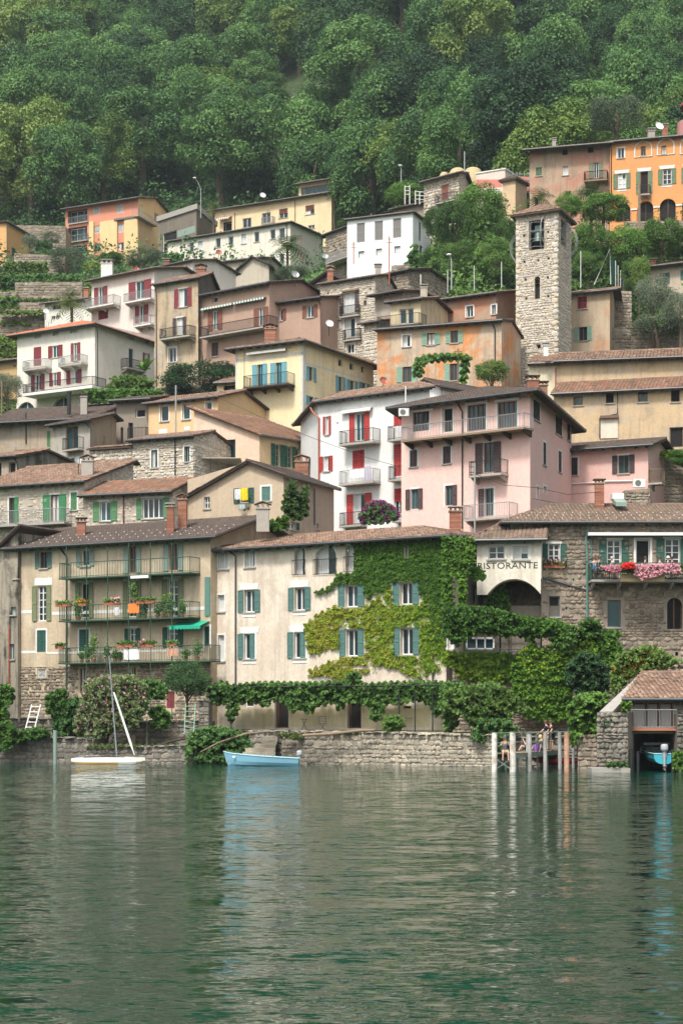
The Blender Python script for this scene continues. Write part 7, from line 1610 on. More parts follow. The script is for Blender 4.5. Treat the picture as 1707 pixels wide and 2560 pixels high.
b = MB(); p0,p1 = PR(12,1305,425,91.6),PR(12,1475,408,91.6); b.box(p0.x,91.4,p0.z,p1.x,91.8,p1.z)
for x in (1308,1472): b.tube([PR(12,x,425,92.6),PR(12,x + (18 if x < 1400 else -8),480,92.6)],.025,5)
b.obj('canopy_frame',M['iron'],bz); rail_on(bz,[(p0.x + .1,92.9),(p1.x - .1,92.9)],c.z + .2,.3,'ironlight',.4)
for i,(x,yt,yb) in enumerate(((1228,455,602),(1272,470,600),(1498,455,605))):
    o = empty('mooring_post',PR(12,x,yb,91),('dark steel post at the left side of the boat bay','thin dark post just inside the boat bay','dark steel post at the right side of the boat bay')[i],'post'); b = MB(); b.tube([PR(12,x,yb + 12,90.3),PR(12,x,yt,90.3)],.07,8); b.tube([PR(12,x,yt,90.3),PR(12,x,yt - 4,90.3)],.09,8); b.obj('shaft',M['iron'],o)
# catamaran
c = P(sx(10,695),1911,103.2); c.z = 0; ct = empty('sailing_catamaran',c,'small white and yellow catamaran with bare mast and furled sail at left','sailing boat')
wh = plain('white gelcoat',(.72,.72,.68),.35); ye = plain('faded yellow hull side',(.60,.36,.10),.5)
for dy,s_ in ((0,1),(1.7,1)):
    b = MB(); n = 12; rows = []
    for i in range(n + 1):
        t = i / n; w_ = .20 * max(.05,math.sin(math.pi * t)) ** .5; x = c.x - 2.0 + 4.05 * t; h = .36 + .06 * math.sin(t * 3.1)
        rows.append([(x,c.y + dy - w_ * .8,.16 * abs(2 * t - 1) ** 5),(x,c.y + dy - w_ * 1.1,.13 + .06 * abs(2 * t - 1) ** 4),(x,c.y + dy - w_,h),(x,c.y + dy + w_,h),(x,c.y + dy + w_ * .8,.16 * abs(2 * t - 1) ** 5)])
    for i in range(n):
        for k in range(4): b.add([rows[i][k],rows[i + 1][k],rows[i + 1][k + 1],rows[i][k + 1]],[(0,1,2,3)],1 if (k == 0 and (i < 8 or i > 10)) else 0)
    b.add(rows[0],[(0,1,2,3,4)]); b.add(rows[-1],[(4,3,2,1,0)]); b.obj('hull',[wh,ye],ct)
b = MB(); 
for x in (-1.3,.8): b.tube([(c.x + x,c.y - .1,.42),(c.x + x,c.y + 1.8,.42)],.04,6)
b.obj('cross_beam',M['ironlight'],ct); b = MB(); b.box(c.x - 1.3,c.y + .1,.42,c.x + .8,c.y + 1.6,.44); b.obj('trampoline',M['iron'],ct)
b = MB(); b.tube([PR(10,765,500,104),P(273.6,1640,104)],[.05,.035],8); b.obj('mast',plain('mast alloy',(.34,.37,.40),.4,.6),ct)
b = MB(); q0,q1 = PR(10,880,490,103.6),PR(7,745,1125,104); m_ = q0.lerp(q1,.18); b.tube([q0,m_,q1],[.02,.075,.055],8); b.obj('furled_sail',wh,ct)
b = MB(); b.tube([P(273.6,1640,104),PR(10,515,500,104)],.008,3); b.tube([PR(10,515,520,103.4),PR(10,515,498,103.4),PR(10,660,497,103.4),PR(10,665,515,103.4)],.02,4); b.obj('rigging',M['ironlight'],ct)
# ------------------------------------------------------------ jetty
jt = empty('jetty',PR(12,600,500,96),'narrow bathing jetty on steel legs with plank deck in front of the restaurant','jetty')
JA,JB = P(sx(12,476),0,90.6),P(sx(12,888),0,102.5); JA.z = JB.z = 0; jf = Face(JA,JB); zd = .92
k = 0; u = 0
while u < jf.L - .05: link('plank',unit_box(M['wood']),jt,jf.p(u,0,zd - .05 + random.uniform(-.006,.006)),(0,0,jf.ang),(.26,1.3,.05)); u += .275
b = MB(); jf.box(b,0,jf.L,-.08,.02,zd - .24,zd - .05); jf.box(b,0,jf.L,-1.3,-1.2,zd - .24,zd - .05); b.obj('beam',M['greyt'],jt)
b = MB()
for u in np.linspace(.3,jf.L - .4,7):
    for n_ in (-.1,-1.2): b.tube([jf.p(u,n_,-1.5),jf.p(u,n_,zd)],.05,6)
b.tube([jf.p(.02,-.1,.0),jf.p(.02,-1.2,zd - .2)],.04,5); b.tube([jf.p(.02,-1.2,0),jf.p(.02,-.1,zd - .2)],.04,5); b.obj('legs',M['greyt'],jt)['kind'] = 'stuff'
b = MB()
for z in (zd + .5,zd + 1.0):
    b.tube([jf.p(2.4,-.05,z),jf.p(jf.L,-.05,z)],.025,5); b.tube([jf.p(.3,-1.25,z),jf.p(jf.L,-1.25,z)],.025,5)
for u in np.linspace(2.4,jf.L,8): b.tube([jf.p(u,-.05,zd),jf.p(u,-.05,zd + 1.0)],.022,4); b.tube([jf.p(u,-1.25,zd),jf.p(u,-1.25,zd + 1.0)],.022,4)
b.obj('railing',M['greyt'],jt)
wp = pieces('peeling white post paint',[(.62,.60,.55),(.72,.70,.66)],damt=.8,dirt=(.30,.20,.12),dscale=2.5); rp = pieces('peeling rusty post paint',[(.50,.30,.20),(.60,.46,.36)],damt=.7,dirt=(.30,.12,.06),dscale=2); gpm = pieces('grey post timber',[(.32,.32,.30),(.42,.42,.40)],damt=.5)
for x,yt,yb,Z,w_,mt,lab in ((335,345,600,90.2,.27,wp,'thick white mooring post with rust streaks, leftmost at the jetty head'),(455,343,600,90.4,.31,wp,'thick white mooring post right of the man sitting on the jetty'),(549,350,575,93,.15,gpm,'slim pale post between the white mooring post and the first grey post'),
    (566,355,590,91.8,.2,gpm,'grey mooring post in front of the man in grey with the phone'),(667,345,580,93,.2,gpm,'grey mooring post in front of the standing couple'),(763,343,570,94.5,.2,gpm,'grey mooring post right of the standing couple'),(806,345,605,90,.25,rp,'rusty peeling mooring post, rightmost at the jetty'),(850,440,545,97,.16,gpm,'short dark post under the shore end of the jetty')):
    p1 = PR(12,x,yt,Z); o = empty('mooring_post',(p1.x,Z,-1),lab,'post'); b = MB(); b.tube([(p1.x,Z,-1),(p1.x,Z,.3),(p1.x + random.uniform(-.03,.03),Z,p1.z)],[w_ / 2,w_ / 2 * 1.03,w_ / 2],12,0,.3); b.obj('shaft',mt,o); b = MB(); b.tube([(p1.x,Z,p1.z),(p1.x,Z,p1.z + .03)],w_ / 2 * 1.06,12); b.obj('cap',M['greyt'],o)
cn = empty('canoe',PR(12,750,540,98),'red canoe stored under the jetty','canoe'); c = PR(12,760,535,98); boat_hull(cn,c,2.6,.6,.22,.2,.12,plain('red canoe',(.30,.02,.03),.5),M['iron'],M['iron'])
# ------------------------------------------------------------ people
SKIN = plain('skin',(.55,.33,.24),.6,var=.06)
def skin_mesh(name,V,E,Rd,mat,sub=1):
    me = bpy.data.meshes.new(name); me.from_pydata([tuple(v) for v in V],E,[]); o = bpy.data.objects.new(name,me); C.objects.link(o)
    sk = o.modifiers.new('s','SKIN'); me.skin_vertices.new() if not me.skin_vertices else None
    for i,r in enumerate(Rd): me.skin_vertices[0].data[i].radius = (r,r)
    me.skin_vertices[0].data[0].use_root = True; sb = o.modifiers.new('u','SUBSURF'); sb.levels = sub; sb.render_levels = sub
    r = bpy.data.meshes.new_from_object(o.evaluated_get(bpy.context.evaluated_depsgraph_get())); bpy.data.objects.remove(o); bpy.data.meshes.remove(me)
    r.materials.clear(); r.materials.append(mat); r.polygons.foreach_set('use_smooth',[True] * len(r.polygons)); return r
def person(label,pos,face_ang,pose='stand',top=(.02,.02,.02),bottom=(.02,.02,.02),hair=(.06,.035,.02),s=1.0,arms=None,long_hair=False,cap=None,lean=0.0,trousers=False,group=None):
    """face_ang: 0 looks at +Y, positive turns left"""
    J = {}; P_ = lambda x,y,z: Vector((x,y,z)); hz_ = .93 if pose == 'stand' else .10
    J['pel'] = P_(0,0,hz_); L = lean
    J['spn'] = P_(0,L * .3,hz_ + .2); J['cst'] = P_(0,L * .65,hz_ + .42); J['nck'] = P_(0,L * .85,hz_ + .56); J['hd0'] = P_(0,L + .01,hz_ + .64); J['hd1'] = P_(0,L + .03,hz_ + .76)
    A = arms or ((.26,.02,-.28,.27,.10,-.52),(.26,.02,-.28,.27,.10,-.52))
    for sg,n_,a in ((-1,'l',A[0]),(1,'r',A[1])):
        J['sh' + n_] = J['cst'] + P_(sg * .17,0,.05); J['el' + n_] = J['cst'] + P_(sg * a[0],a[1],a[2]); J['wr' + n_] = J['cst'] + P_(sg * a[3],a[4],a[5]); J['hn' + n_] = J['wr' + n_] + (J['wr' + n_] - J['el' + n_]).normalized() * .09
        J['hp' + n_] = J['pel'] + P_(sg * .09,0,-.03)
        if pose == 'stand': J['kn' + n_],J['an' + n_] = P_(sg * .10,.03,.50),P_(sg * .11,0,.08); J['to' + n_] = P_(sg * .12,.15,.035)
        elif pose == 'ledge': J['kn' + n_],J['an' + n_] = P_(sg * .13,.44,.10),P_(sg * .15,.46,-.34); J['to' + n_] = P_(sg * .16,.60,-.38)
        else: J['kn' + n_],J['an' + n_] = P_(sg * .14,.36,.34),P_(sg * .12,.52,.06); J['to' + n_] = P_(sg * .12,.66,.04)
    names = list(J); idx = {n_: i for i,n_ in enumerate(names)}; ca,sa = math.cos(face_ang),math.sin(face_ang)
    def Wd(v): return Vector(((v.x * ca - v.y * sa) * s,(v.x * sa + v.y * ca) * s,v.z * s))
    VV = [Wd(J[n_]) for n_ in names]; E = [('pel','spn'),('spn','cst'),('cst','nck'),('nck','hd0'),('hd0','hd1')]
    for n_ in 'lr': E += [('cst','sh' + n_),('sh' + n_,'el' + n_),('el' + n_,'wr' + n_),('wr' + n_,'hn' + n_),('pel','hp' + n_),('hp' + n_,'kn' + n_),('kn' + n_,'an' + n_),('an' + n_,'to' + n_)]
    R_ = dict(pel=.12,spn=.105,cst=.12,nck=.05,hd0=.075,hd1=.085,sh=.055,el=.038,wr=.026,hn=.03,hp=.085,kn=.055,an=.036,to=.032); rad = [R_.get(n_,R_.get(n_[:2],.05)) * s for n_ in names]
    root = empty('person',pos,label,'person',group)
    me = skin_mesh('body',VV,[(idx[a],idx[b_]) for a,b_ in E],rad,SKIN); b = MB(); b.v = [tuple(v.co) for v in me.vertices]; b.f = [tuple(p.vertices) for p in me.polygons]; b.m = [0] * len(b.f); b.a = [0] * len(b.f)
    for n_ in 'lr':
        d = (VV[idx['hn' + n_]] - VV[idx['wr' + n_]]).normalized(); q = d.cross(Vector((0,.3,1))).normalized(); o_ = VV[idx['hn' + n_]]; w2 = d.cross(q)
        for k,ln in enumerate((.062,.075,.07,.055)): a = o_ + q * (k - 1.5) * .017 * s; b.tube([a,a + d * ln * .6 * s,a + (d + w2 * .5).normalized() * ln * s],[.009 * s,.008 * s,.006 * s],5)
        a = VV[idx['wr' + n_]] + d * .03 * s; b.tube([a,a + (d * .6 + q).normalized() * .045 * s,a + (d + q * .5).normalized() * .075 * s],[.011 * s,.01 * s,.007 * s],5)
    fw = Wd(P_(0,1,0)); rt = Wd(P_(1,0,0)); hc = (VV[idx['hd0']] + VV[idx['hd1']]) / 2 + fw * .01; up = Vector((0,0,1))
    b.tube([hc + fw * .085 + up * .01,hc + fw * .115 - up * .025 * s,hc + fw * .09 - up * .03 * s],[.008,.013,.01],5)
    for sg in (-1,1): b.lathe(hc + rt * sg * .088 - up * .02,[(.004,.03),(.018,.02),(.014,-.02),(.003,-.03)],6)
    link('body',mesh_np('body',np.array(b.v),b.f,[SKIN],smooth=True),root,Vector(pos)).location = (0,0,0)
    def part(nm,mb_,mt): 
        o = link(nm,mesh_np(nm,np.array(mb_.v),mb_.f,[mt],smooth=True),root); return o
    b = MB()
    for sg in (-1,1): b.lathe(hc + fw * .084 + rt * sg * .032 + up * .012,[(.001,.008),(.009,.003),(.009,-.004),(.001,-.008)],6)
    part('eyes',b,M['dark']); b = MB(); b.tube([hc + fw * .088 - rt * .022 - up * .055,hc + fw * .094 - up * .057,hc + fw * .088 + rt * .022 - up * .055],.005,4); part('mouth',b,M['maroon'])
    hm = plain('hair %.2f %.2f' % (hair[0],hair[1]),hair,.7); hc2 = VV[idx['hd1']] - fw * .02
    b = MB(); b.lathe(hc2 - up * .035,[(.108 * s,-.03),(.113 * s,.03),(.10 * s,.085),(.06 * s,.125),(.005,.135)],12)
    if long_hair: b.tube([hc2 - fw * .05,hc2 - fw * .08 - up * .12,hc2 - fw * .07 - up * .26],[.10 * s,.09 * s,.04 * s],8)
    part('hair',b,hm)
    if cap: b = MB(); b.lathe(hc2 - up * .01,[(.115 * s,0),(.112 * s,.06),(.07 * s,.125),(.005,.135)],12); b.frame_box(hc2 + fw * .08 - rt * .06,rt * .12,fw * .1,up * .012); part('cap',b,plain('cap cloth %.2f' % cap[0],cap,.8))
    sub = lambda ns,gr: ([VV[idx[n_]] for n_ in ns],[rad[idx[n_]] + gr for n_ in ns])
    hsl,hsr = VV[idx['shl']].lerp(VV[idx['ell']],.62),VV[idx['shr']].lerp(VV[idx['elr']],.62)
    v,r_ = sub(['pel','spn','cst','shl','shr'],.018 * s); v += [hsl,hsr]; r_ += [.062 * s,.062 * s]
    link('shirt',skin_mesh('shirt',v,[(0,1),(1,2),(2,3),(2,4),(3,5),(4,6)],r_,plain('shirt %.2f %.2f' % (top[0],top[2]),top,.85)),root)
    kf = .97 if trousers else .8; v,r_ = sub(['pel','hpl','hpr'],.02 * s); v += [VV[idx['hpl']].lerp(VV[idx['knl']],kf),VV[idx['hpr']].lerp(VV[idx['knr']],kf)]; r_ += [.082 * s,.082 * s]; e_ = [(0,1),(0,2),(1,3),(2,4)]
    if trousers: v += [VV[idx['anl']],VV[idx['anr']]]; r_ += [.06 * s] * 2; e_ += [(3,5),(4,6)]
    link('trousers' if trousers else 'shorts',skin_mesh('shorts',v,e_,r_,plain('shorts %.2f %.2f' % (bottom[0],bottom[2]),bottom,.85)),root)
    for n_ in 'lr': b = MB(); b.tube([VV[idx['an' + n_]] - up * .02,(VV[idx['an' + n_]] + VV[idx['to' + n_]]) / 2 - up * .01,VV[idx['to' + n_]]],[.045 * s,.045 * s,.03 * s],7); part('shoe',b,M['iron'] if bottom[0] < .3 else M['wood'])
    return root,lambda v: Vector(pos) + Wd(v),J
pi = math.pi; phone_arms = ((.24,.16,-.14,.06,.28,.14),(.24,.16,-.14,.06,.28,.14))
r_,f_,J_ = person('man in grey T-shirt and khaki shorts sitting on the jetty edge, photographing',Vector((PR(12,403,480,90.75).x,90.75,zd)),pi,'ledge',(.16,.17,.18),(.42,.35,.24),(.10,.09,.08),.95,phone_arms)
def phone(label,p): o = empty('phone',p,label,'phone'); b = MB(); b.box(p.x - .075,p.y - .006,p.z - .04,p.x + .075,p.y + .006,p.z + .04); b.obj('case',M['iron'],o)
phone('black phone held up by the man sitting on the jetty edge',f_(J_['hnl'].lerp(J_['hnr'],.5)))
on = lambda x,Z: Vector((PR(12,x,0,Z).x,Z,zd))
person('man in black T-shirt and black shorts standing on the jetty, leaning on the rail',on(712,97.6),pi * .62,'stand',(.012,.012,.014),(.012,.012,.012),(.07,.045,.03),.93,((.3,.15,-.2,.36,.35,-.32),(.24,.1,-.24,.2,.3,-.3)),lean=.1)
person('woman in navy top standing close behind the man in black on the jetty',on(684,98.4),pi * .42,'stand',(.02,.02,.04),(.45,.30,.24),(.09,.05,.03),.92,((.28,.25,-.22,.3,.45,-.36),(.26,.1,-.26,.25,.2,-.42)),lean=.12)
r_,f_,J_ = person('man in grey shirt and dark red cap sitting on the jetty holding a phone',on(555,95.2),pi * .5,'sit',(.34,.33,.31),(.02,.02,.03),(.08,.05,.04),.93,phone_arms,cap=(.10,.02,.03)); phone('dark phone in the hand of the man with the red cap',f_(J_['hnl'].lerp(J_['hnr'],.5)))
person('blonde woman in dark top sitting on the jetty, looking left',on(636,95.8),pi * .5,'sit',(.05,.07,.09),(.03,.06,.12),(.62,.42,.20),.92,long_hair=True)
o = empty('backpack',on(606,95.2),'purple backpack on the jetty between the two sitting people','bag'); b = MB(); b.lathe(on(606,95.2),[(.13,0),(.16,.1),(.15,.28),(.08,.38),(.01,.4)],10,0,1,.7); b.obj('bag',plain('purple nylon',(.16,.05,.28),.7),o,True); b = MB(); q = on(606,95.08); b.tube([q + Vector((0,0,.34)),q + Vector((0,-.06,.42)),q + Vector((.05,0,.36))],.012,5); b.obj('strap',M['iron'],o)
dfc,du0,du1,dz,dd = DB
for x,lab,top,hr,ang,kw in ((985,'diner in bright blue shirt at the left end of the restaurant balcony',(.03,.22,.45),(.12,.06,.03),0,{}),(1018,'diner in dark green with brown hair seated facing left end of the balcony table',(.03,.06,.05),(.06,.03,.02),-.5 * pi,{}),(1102,'grey haired diner in pale blue shirt under the balcony window',(.45,.52,.60),(.35,.33,.30),.5 * pi,{}),
    (1318,'diner in navy shirt reaching over the table by the dark balcony door',(.03,.06,.12),(.05,.03,.02),-.5 * pi,{}),(1412,'diner in pink shirt with arms on the balcony table',(.60,.38,.36),(.08,.04,.02),.5 * pi,{}),(1466,'diner in white cap and blue shirt on the balcony',(.16,.25,.42),(.1,.06,.04),-.5 * pi,{'cap': (.7,.7,.68)}),(1494,'dark haired diner in brown at the right of the balcony tables',(.10,.05,.04),(.02,.015,.012),.5 * pi,{})):
    u,_ = dfc.hit(sx(9,x),sy(9,300),.7); person(lab,dfc.p(u,.75,dz + .52),ang,'ledge',top,(.05,.05,.07),hr,.98,((.22,.12,-.2,.12,.32,-.16),(.22,.12,-.2,.12,.32,-.16)),group='diners on the restaurant balcony',**kw)
    o = empty('bistro_chair',dfc.p(u,.75,dz),'dark chair under the ' + ' '.join(lab.split()[:10]),'chair','chairs on the restaurant balcony'); b = MB(); dfc.box(b,u - .2,u + .2,.55,.95,dz + .42,dz + .46); b.obj('seat',M['brown'],o)
    for a_ in (-.17,.17):
        for c_ in (.58,.92): b = MB(); b.tube([dfc.p(u + a_,c_,dz),dfc.p(u + a_,c_,dz + .42)],.015,4); b.obj('leg',M['iron'],o)
# ------------------------------------------------------------ pots, laundry, lamps, poles, aerials
def pot(label,p,w_=.28,h=.5,kind='bright',fl=None,box=None,group='potted plants on the galleries',cat='potted plant',n=150):
    o = empty('potted_plant',p,label,cat,group); b = MB(); ph = w_ * .8
    if box: b.box(p.x - box / 2,p.y - .1,p.z,p.x + box / 2,p.y + .1,p.z + .18); b.box(p.x - box / 2 - .02,p.y - .12,p.z + .15,p.x + box / 2 + .02,p.y + .12,p.z + .18); ph = .18
    else: b.lathe(p,[(w_ * .34,0),(w_ * .5,ph * .82),(w_ * .56,ph * .84),(w_ * .56,ph),(.02,ph * .95)],10)
    b.obj('pot',M['terracotta'],o); g = np.random.default_rng(int(abs(p.x) * 97 + p.z * 13)); d = g.normal(size=(n,3)) * [(box or w_ * 1.2) * .32,w_ * .35,h * .3] + np.array([0,0,ph + h * .5]); nr = g.normal(size=(n,3)) + [0,-1,.8]; nr /= np.linalg.norm(nr,axis=1)[:,None]
    link('foliage',quads_np('foliage',leaf_quads(d,nr,.10,g),LM[kind],g.random(n)),o)
    if fl: m_ = max(12,n // 5); link('blossoms',quads_np('blossoms',leaf_quads(d[:m_] * [1,1,1.1] + [0,-.12,.03],nr[:m_],.11,g),LM[fl],g.random(m_)),o)
    return o
bfc = BAL.fc[0]; rows_ = [
 (1,1,[(402,'b','pale trailing plant in a box at the left rail end of the middle gallery'),(447,'b','low box plant beside the drainpipe on the middle gallery'),(552,'b','box of withered brown plants on the rail of the middle gallery'),(716,'b','short terracotta rail box in the centre of the middle gallery'),(765,'b','rail box with white flowers on the middle gallery'),(930,'b','short box right of the orange banner'),(988,'b','lush rail box right of the banner beside the green post')]),
 (1,0,[(500,1.1,'big shrub in a clay pot at the left of the middle gallery'),(932,.8,'bushy plant in a clay pot just right of the orange banner'),(1015,.6,'small clay potted plant under the lush rail box'),(1050,1.1,'tall green plant in a pale pot on the middle gallery'),(1096,1.2,'broad leaved plant in a red pot by the last window of the middle gallery'),(1180,.7,'small plant at the right end of the middle gallery')]),
 (2,1,[(400,'b','rail box of drooping plants at the left end of the lowest gallery'),(803,'b','empty looking rail box left of the green shutter on the lowest gallery'),(856,'b','rail box under the shuttered window of the lowest gallery'),(942,'b','rail box right of the window on the lowest gallery'),(990,'b','rail box beside the green post on the lowest gallery'),(1130,'b','dark green rail box near the awning of the lowest gallery')]),
 (2,0,[(520,.5,'row pot beside the green door of the lowest gallery'),(562,.8,'slim plant left of the lemon tree on the lowest gallery'),(598,1.5,'lemon tree in a large clay pot on the lowest gallery'),(688,.9,'agave like plant in a clay pot on the lowest gallery'),(740,.5,'small pot near the wall lamp on the lowest gallery'),(768,.4,'smallest pot right of the agave on the lowest gallery'),(1275,.9,'bushy dark plant at the white chair of the lowest gallery'),(1200,.5,'small green pot beside the striped cloth')])]
for gi,rail_,L_ in rows_:
    for it in L_:
        fc,u0,u1,zd_,d = GB[gi]; u,_ = fc.hit(sx(7,it[0]),sy(7,600),1.1)
        if rail_: pot(it[2],fc.p(u,1.22,zd_ + .95),.26,.22,'vine' if it[0] % 2 else 'bright','pink' if it[0] in (765,942) else 'orangef' if it[0] == 552 else None,box=.62)
        else: pot(it[2],fc.p(u,.85,zd_),.34 if it[1] > .8 else .26,it[1],'vine' if it[0] % 2 else 'bright',n=int(130 + 160 * it[1]))
fc,u0,u1,zd_,d = GB[1]
pot('large hanging fresh green plant above the orange banner',fc.p(fc.hit(sx(7,873),sy(7,500),1.1)[0],1.1,zd_ + 1.15),.3,.9,'vine',n=420)
def cloth(label,fc,R,x0,y0,x1,y1,n_,mat,cat='laundry',name='laundry',group=None,wav=.05):
    u0,z0,u1,z1 = fc.rect(R,x0,y0,x1,y1,n_); b = MB(); m = 10; T_ = [fc.p(lerp(u0,u1,i / m),n_ + wav * math.sin(i * 1.7),z1) for i in range(m + 1)]; L_ = [fc.p(lerp(u0,u1,i / m) + .02,n_ + wav * 1.6 * math.sin(i * 1.7 + .4),z0 + .04 * math.sin(i * 2.1)) for i in range(m + 1)]
    for i in range(m): b.add([L_[i],L_[i + 1],T_[i + 1],T_[i]],[(0,1,2,3)]); b.add([v - fc.N * .012 for v in (L_[i],L_[i + 1],T_[i + 1],T_[i])],[(3,2,1,0)])
    return tag(b.obj(name,mat),label,cat,group)
bn_ = cloth('orange banner with pale writing hung on the middle gallery rail',bfc,7,838,546,908,608,1.32,plain('orange banner cloth',(.72,.20,.04),.8),'banner','banner',wav=.01)
wc = plain('white laundry',(.68,.69,.70),.9); yc_ = plain('yellow laundry',(.80,.62,.02),.9)
cloth('white and black towel on the middle gallery rail',bfc,7,748,570,776,622,1.3,wc); cloth('red and cream striped cloth on the lowest gallery rail',bfc,7,1093,840,1160,888,1.3,plain('striped cloth',(.5,.3,.2),.9,var=.5,scale=9)); cloth('white tablecloth draped along the lowest gallery rail',bfc,7,812,845,905,912,1.29,wc)
LG = Face(G(sx(5,-80),129),G(sx(5,547),126))
cloth('white sheet on the line left of the yellow one at the gable house',LG,5,226,1105,268,1172,.5,wc); cloth('bright yellow sheet hanging at the gable house window',LG,5,267,1098,310,1178,.5,yc_); cloth('pale blue cloth hanging below the gable house window',LG,5,252,1205,292,1235,.4,plain('pale blue cloth',(.45,.55,.56),.9))
WG = Face(G(sx(5,770),142),G(sx(5,1500),135.6)); cloth('white washing over the middle balcony of the red shuttered house',WG,5,975,975,1072,1030,1.04,wc); cloth('lilac grey sheet at the right end of the middle balcony',WG,5,1072,955,1112,1048,1.06,plain('lilac sheet',(.48,.46,.54),.9))
# geraniums along the dining balcony
fbx = empty('flower_boxes',dfc.p(lerp(du0,du1,.4),dd,dz + .6),'overflowing pink and red geranium boxes along the restaurant balcony rail','flower box')
for k in range(9):
    b = MB(); a0 = du0 + .6 + k * .95; dfc.box(b,a0,a0 + .85,dd + .02,dd + .24,dz + .68,dz + .86); b.obj('trough',M['dkgreen'],fbx)
dots(fbx,'leaves','vine',9,[(1030,300),(1170,285),(1300,290),(1568,290),(1568,355),(1440,350),(1300,360),(1160,340),(1060,340)],108.4,2600,.13,.5)
dots(fbx,'blossoms','pink',9,[(1028,300),(1165,292),(1165,335),(1110,345),(1050,325)],108.1,420,.12,.4); dots(fbx,'blossoms','pink',9,[(1250,288),(1540,285),(1560,350),(1440,352),(1300,395),(1245,355)],108.1,1300,.12,.4,6); dots(fbx,'blossoms','redf',9,[(1172,282),(1248,282),(1245,315),(1175,315)],107.9,260,.15,.4)
o = pot('pink geraniums on the sill of the green shuttered window beside the lettering',RH.fc[0].p(RH.fc[0].hit(sx(9,724),sy(9,300),.15)[0],.15,RH.fc[0].hit(sx(9,724),sy(9,314),.15)[1]),.3,.3,'vine','pink',box=1.3,group=None,n=260)
def tube_thing(name,label,cat,pts,r,mat,extra=None,n=6):
    o = empty(name,pts[0],label,cat); b = MB(); b.tube(pts,r,n); b.obj('pole' if extra else 'shaft',M[mat] if isinstance(mat,str) else mat,o)
    if extra: extra(o)
    return o
def lamp(label,R,x,yb,yt,Z,hx,hy):
    p0,p1,h_ = PR(R,x,yb,Z),PR(R,x,yt,Z),PR(R,hx,hy,Z)
    def ex(o): b = MB(); b.lathe(h_,[(.02,.16),(.22,.1),(.3,0),(.2,-.08),(.02,-.1)],10); b.obj('lamp_head',M['white'],o)
    tube_thing('street_lamp',label,'street lamp',[p0,p1,p1.lerp(h_,.5) + Vector((0,0,.3)),h_],[.09,.06,.05,.04],'ironlight',ex)
lamp('curved street lamp beside the roof terrace of the salmon apartment house',1,1313,380,190,276,1272,118); lamp('globe street lamp among the trees left of the bell tower',3,55,1372,1180,186,38,1143); lamp('thin street lamp above the scaffolding of the upper village',2,1182,170,60,240,1176,38)
for i,(R,x,yt,yb,Z,w_,lab) in enumerate(((3,30,1240,1372,184,.05,'pale net post, leftmost of those over the faded red house'),(3,203,1213,1357,184,.05,'white net post, middle one over the faded red house'),(3,381,1187,1337,184,.05,'white net post nearest the left side of the bell tower'),(3,898,1118,1338,181,.05,'tall white net post just right of the bell tower'),(2,1310,748,815,176,.07,'short white mast on the chimney above the veranda house'),
    (3,1125,1180,1375,183,.05,'white post, first right of the green net'),(3,1142,1212,1375,186,.05,'white post, second right of the green net'),(3,1158,1243,1375,189,.05,'white post, third right of the green net'),(3,1174,1270,1375,192,.05,'white post, fourth right of the green net'),(3,1188,1300,1375,195,.05,'white post, last right of the green net'))):
    tube_thing('net_post',lab,'post',[PR(R,x,yb + 20,Z),PR(R,x,yt,Z)],w_,'blind')
tube_thing('goal_frame','white steel net frame with slanting brace right of the bell tower','frame',[PR(3,985,1338,182),PR(3,1088,1105,182),PR(3,1094,1335,182)],.06,'blind'); o = empty('ball_net',PR(3,1105,1330,183),'dark green net stretched behind the white frame','net'); b = MB(); b.add([PR(3,1095,1145,182.5),PR(3,1122,1190,187),PR(3,1122,1335,187),PR(3,1095,1335,182.5)],[(0,1,2,3)]); b.obj('mesh',plain('green net',(.02,.14,.10),.9),o)
for R,x,yt,yb,Z,w_,mt,lab in ((3,1280,668,1130,190,.14,'wood','tall grey utility pole in front of the orange villa'),(2,872,535,680,200,.07,'copper','short brown aerial mast in front of the white cube house'),(2,1105,500,812,178,.07,'copper','long brown aerial mast over the rubble tower house roof'),(6,98,188,412,157,.09,'wood','knotty wooden pole on the vine terrace'),(6,207,935,1390,118,.06,'ironlight','thin aerial mast in front of the pink house balconies'),
    (4,1150,165,480,150,.07,'ironlight','pale mast in front of the peach house'),(5,1342,432,540,130,.05,'white','white aerial stub on the pink house roof'),(3,140,466,602,226,.08,'ironlight','pole carrying a wire above the yellow domes'),(4,14,140,400,175,.07,'wood','wooden pole at the left edge beside the olive tree'),(2,524,485,665,236,.05,'copper','rusty mast beside the palm at the cream row house')):
    p0,p1 = PR(R,x,yb,Z),PR(R,x,yt,Z)
    def ex(o,p1=p1): b = MB(); [b.tube([p1 - Vector((.35,0,.25 + k * .35)),p1 + Vector((.35,0,-.25 - k * .35))],.025,4) for k in range(2)]; b.obj('crossbar',M['iron'],o)
    tube_thing('utility_pole',lab,'pole',[p0,p1],w_,mt,ex)
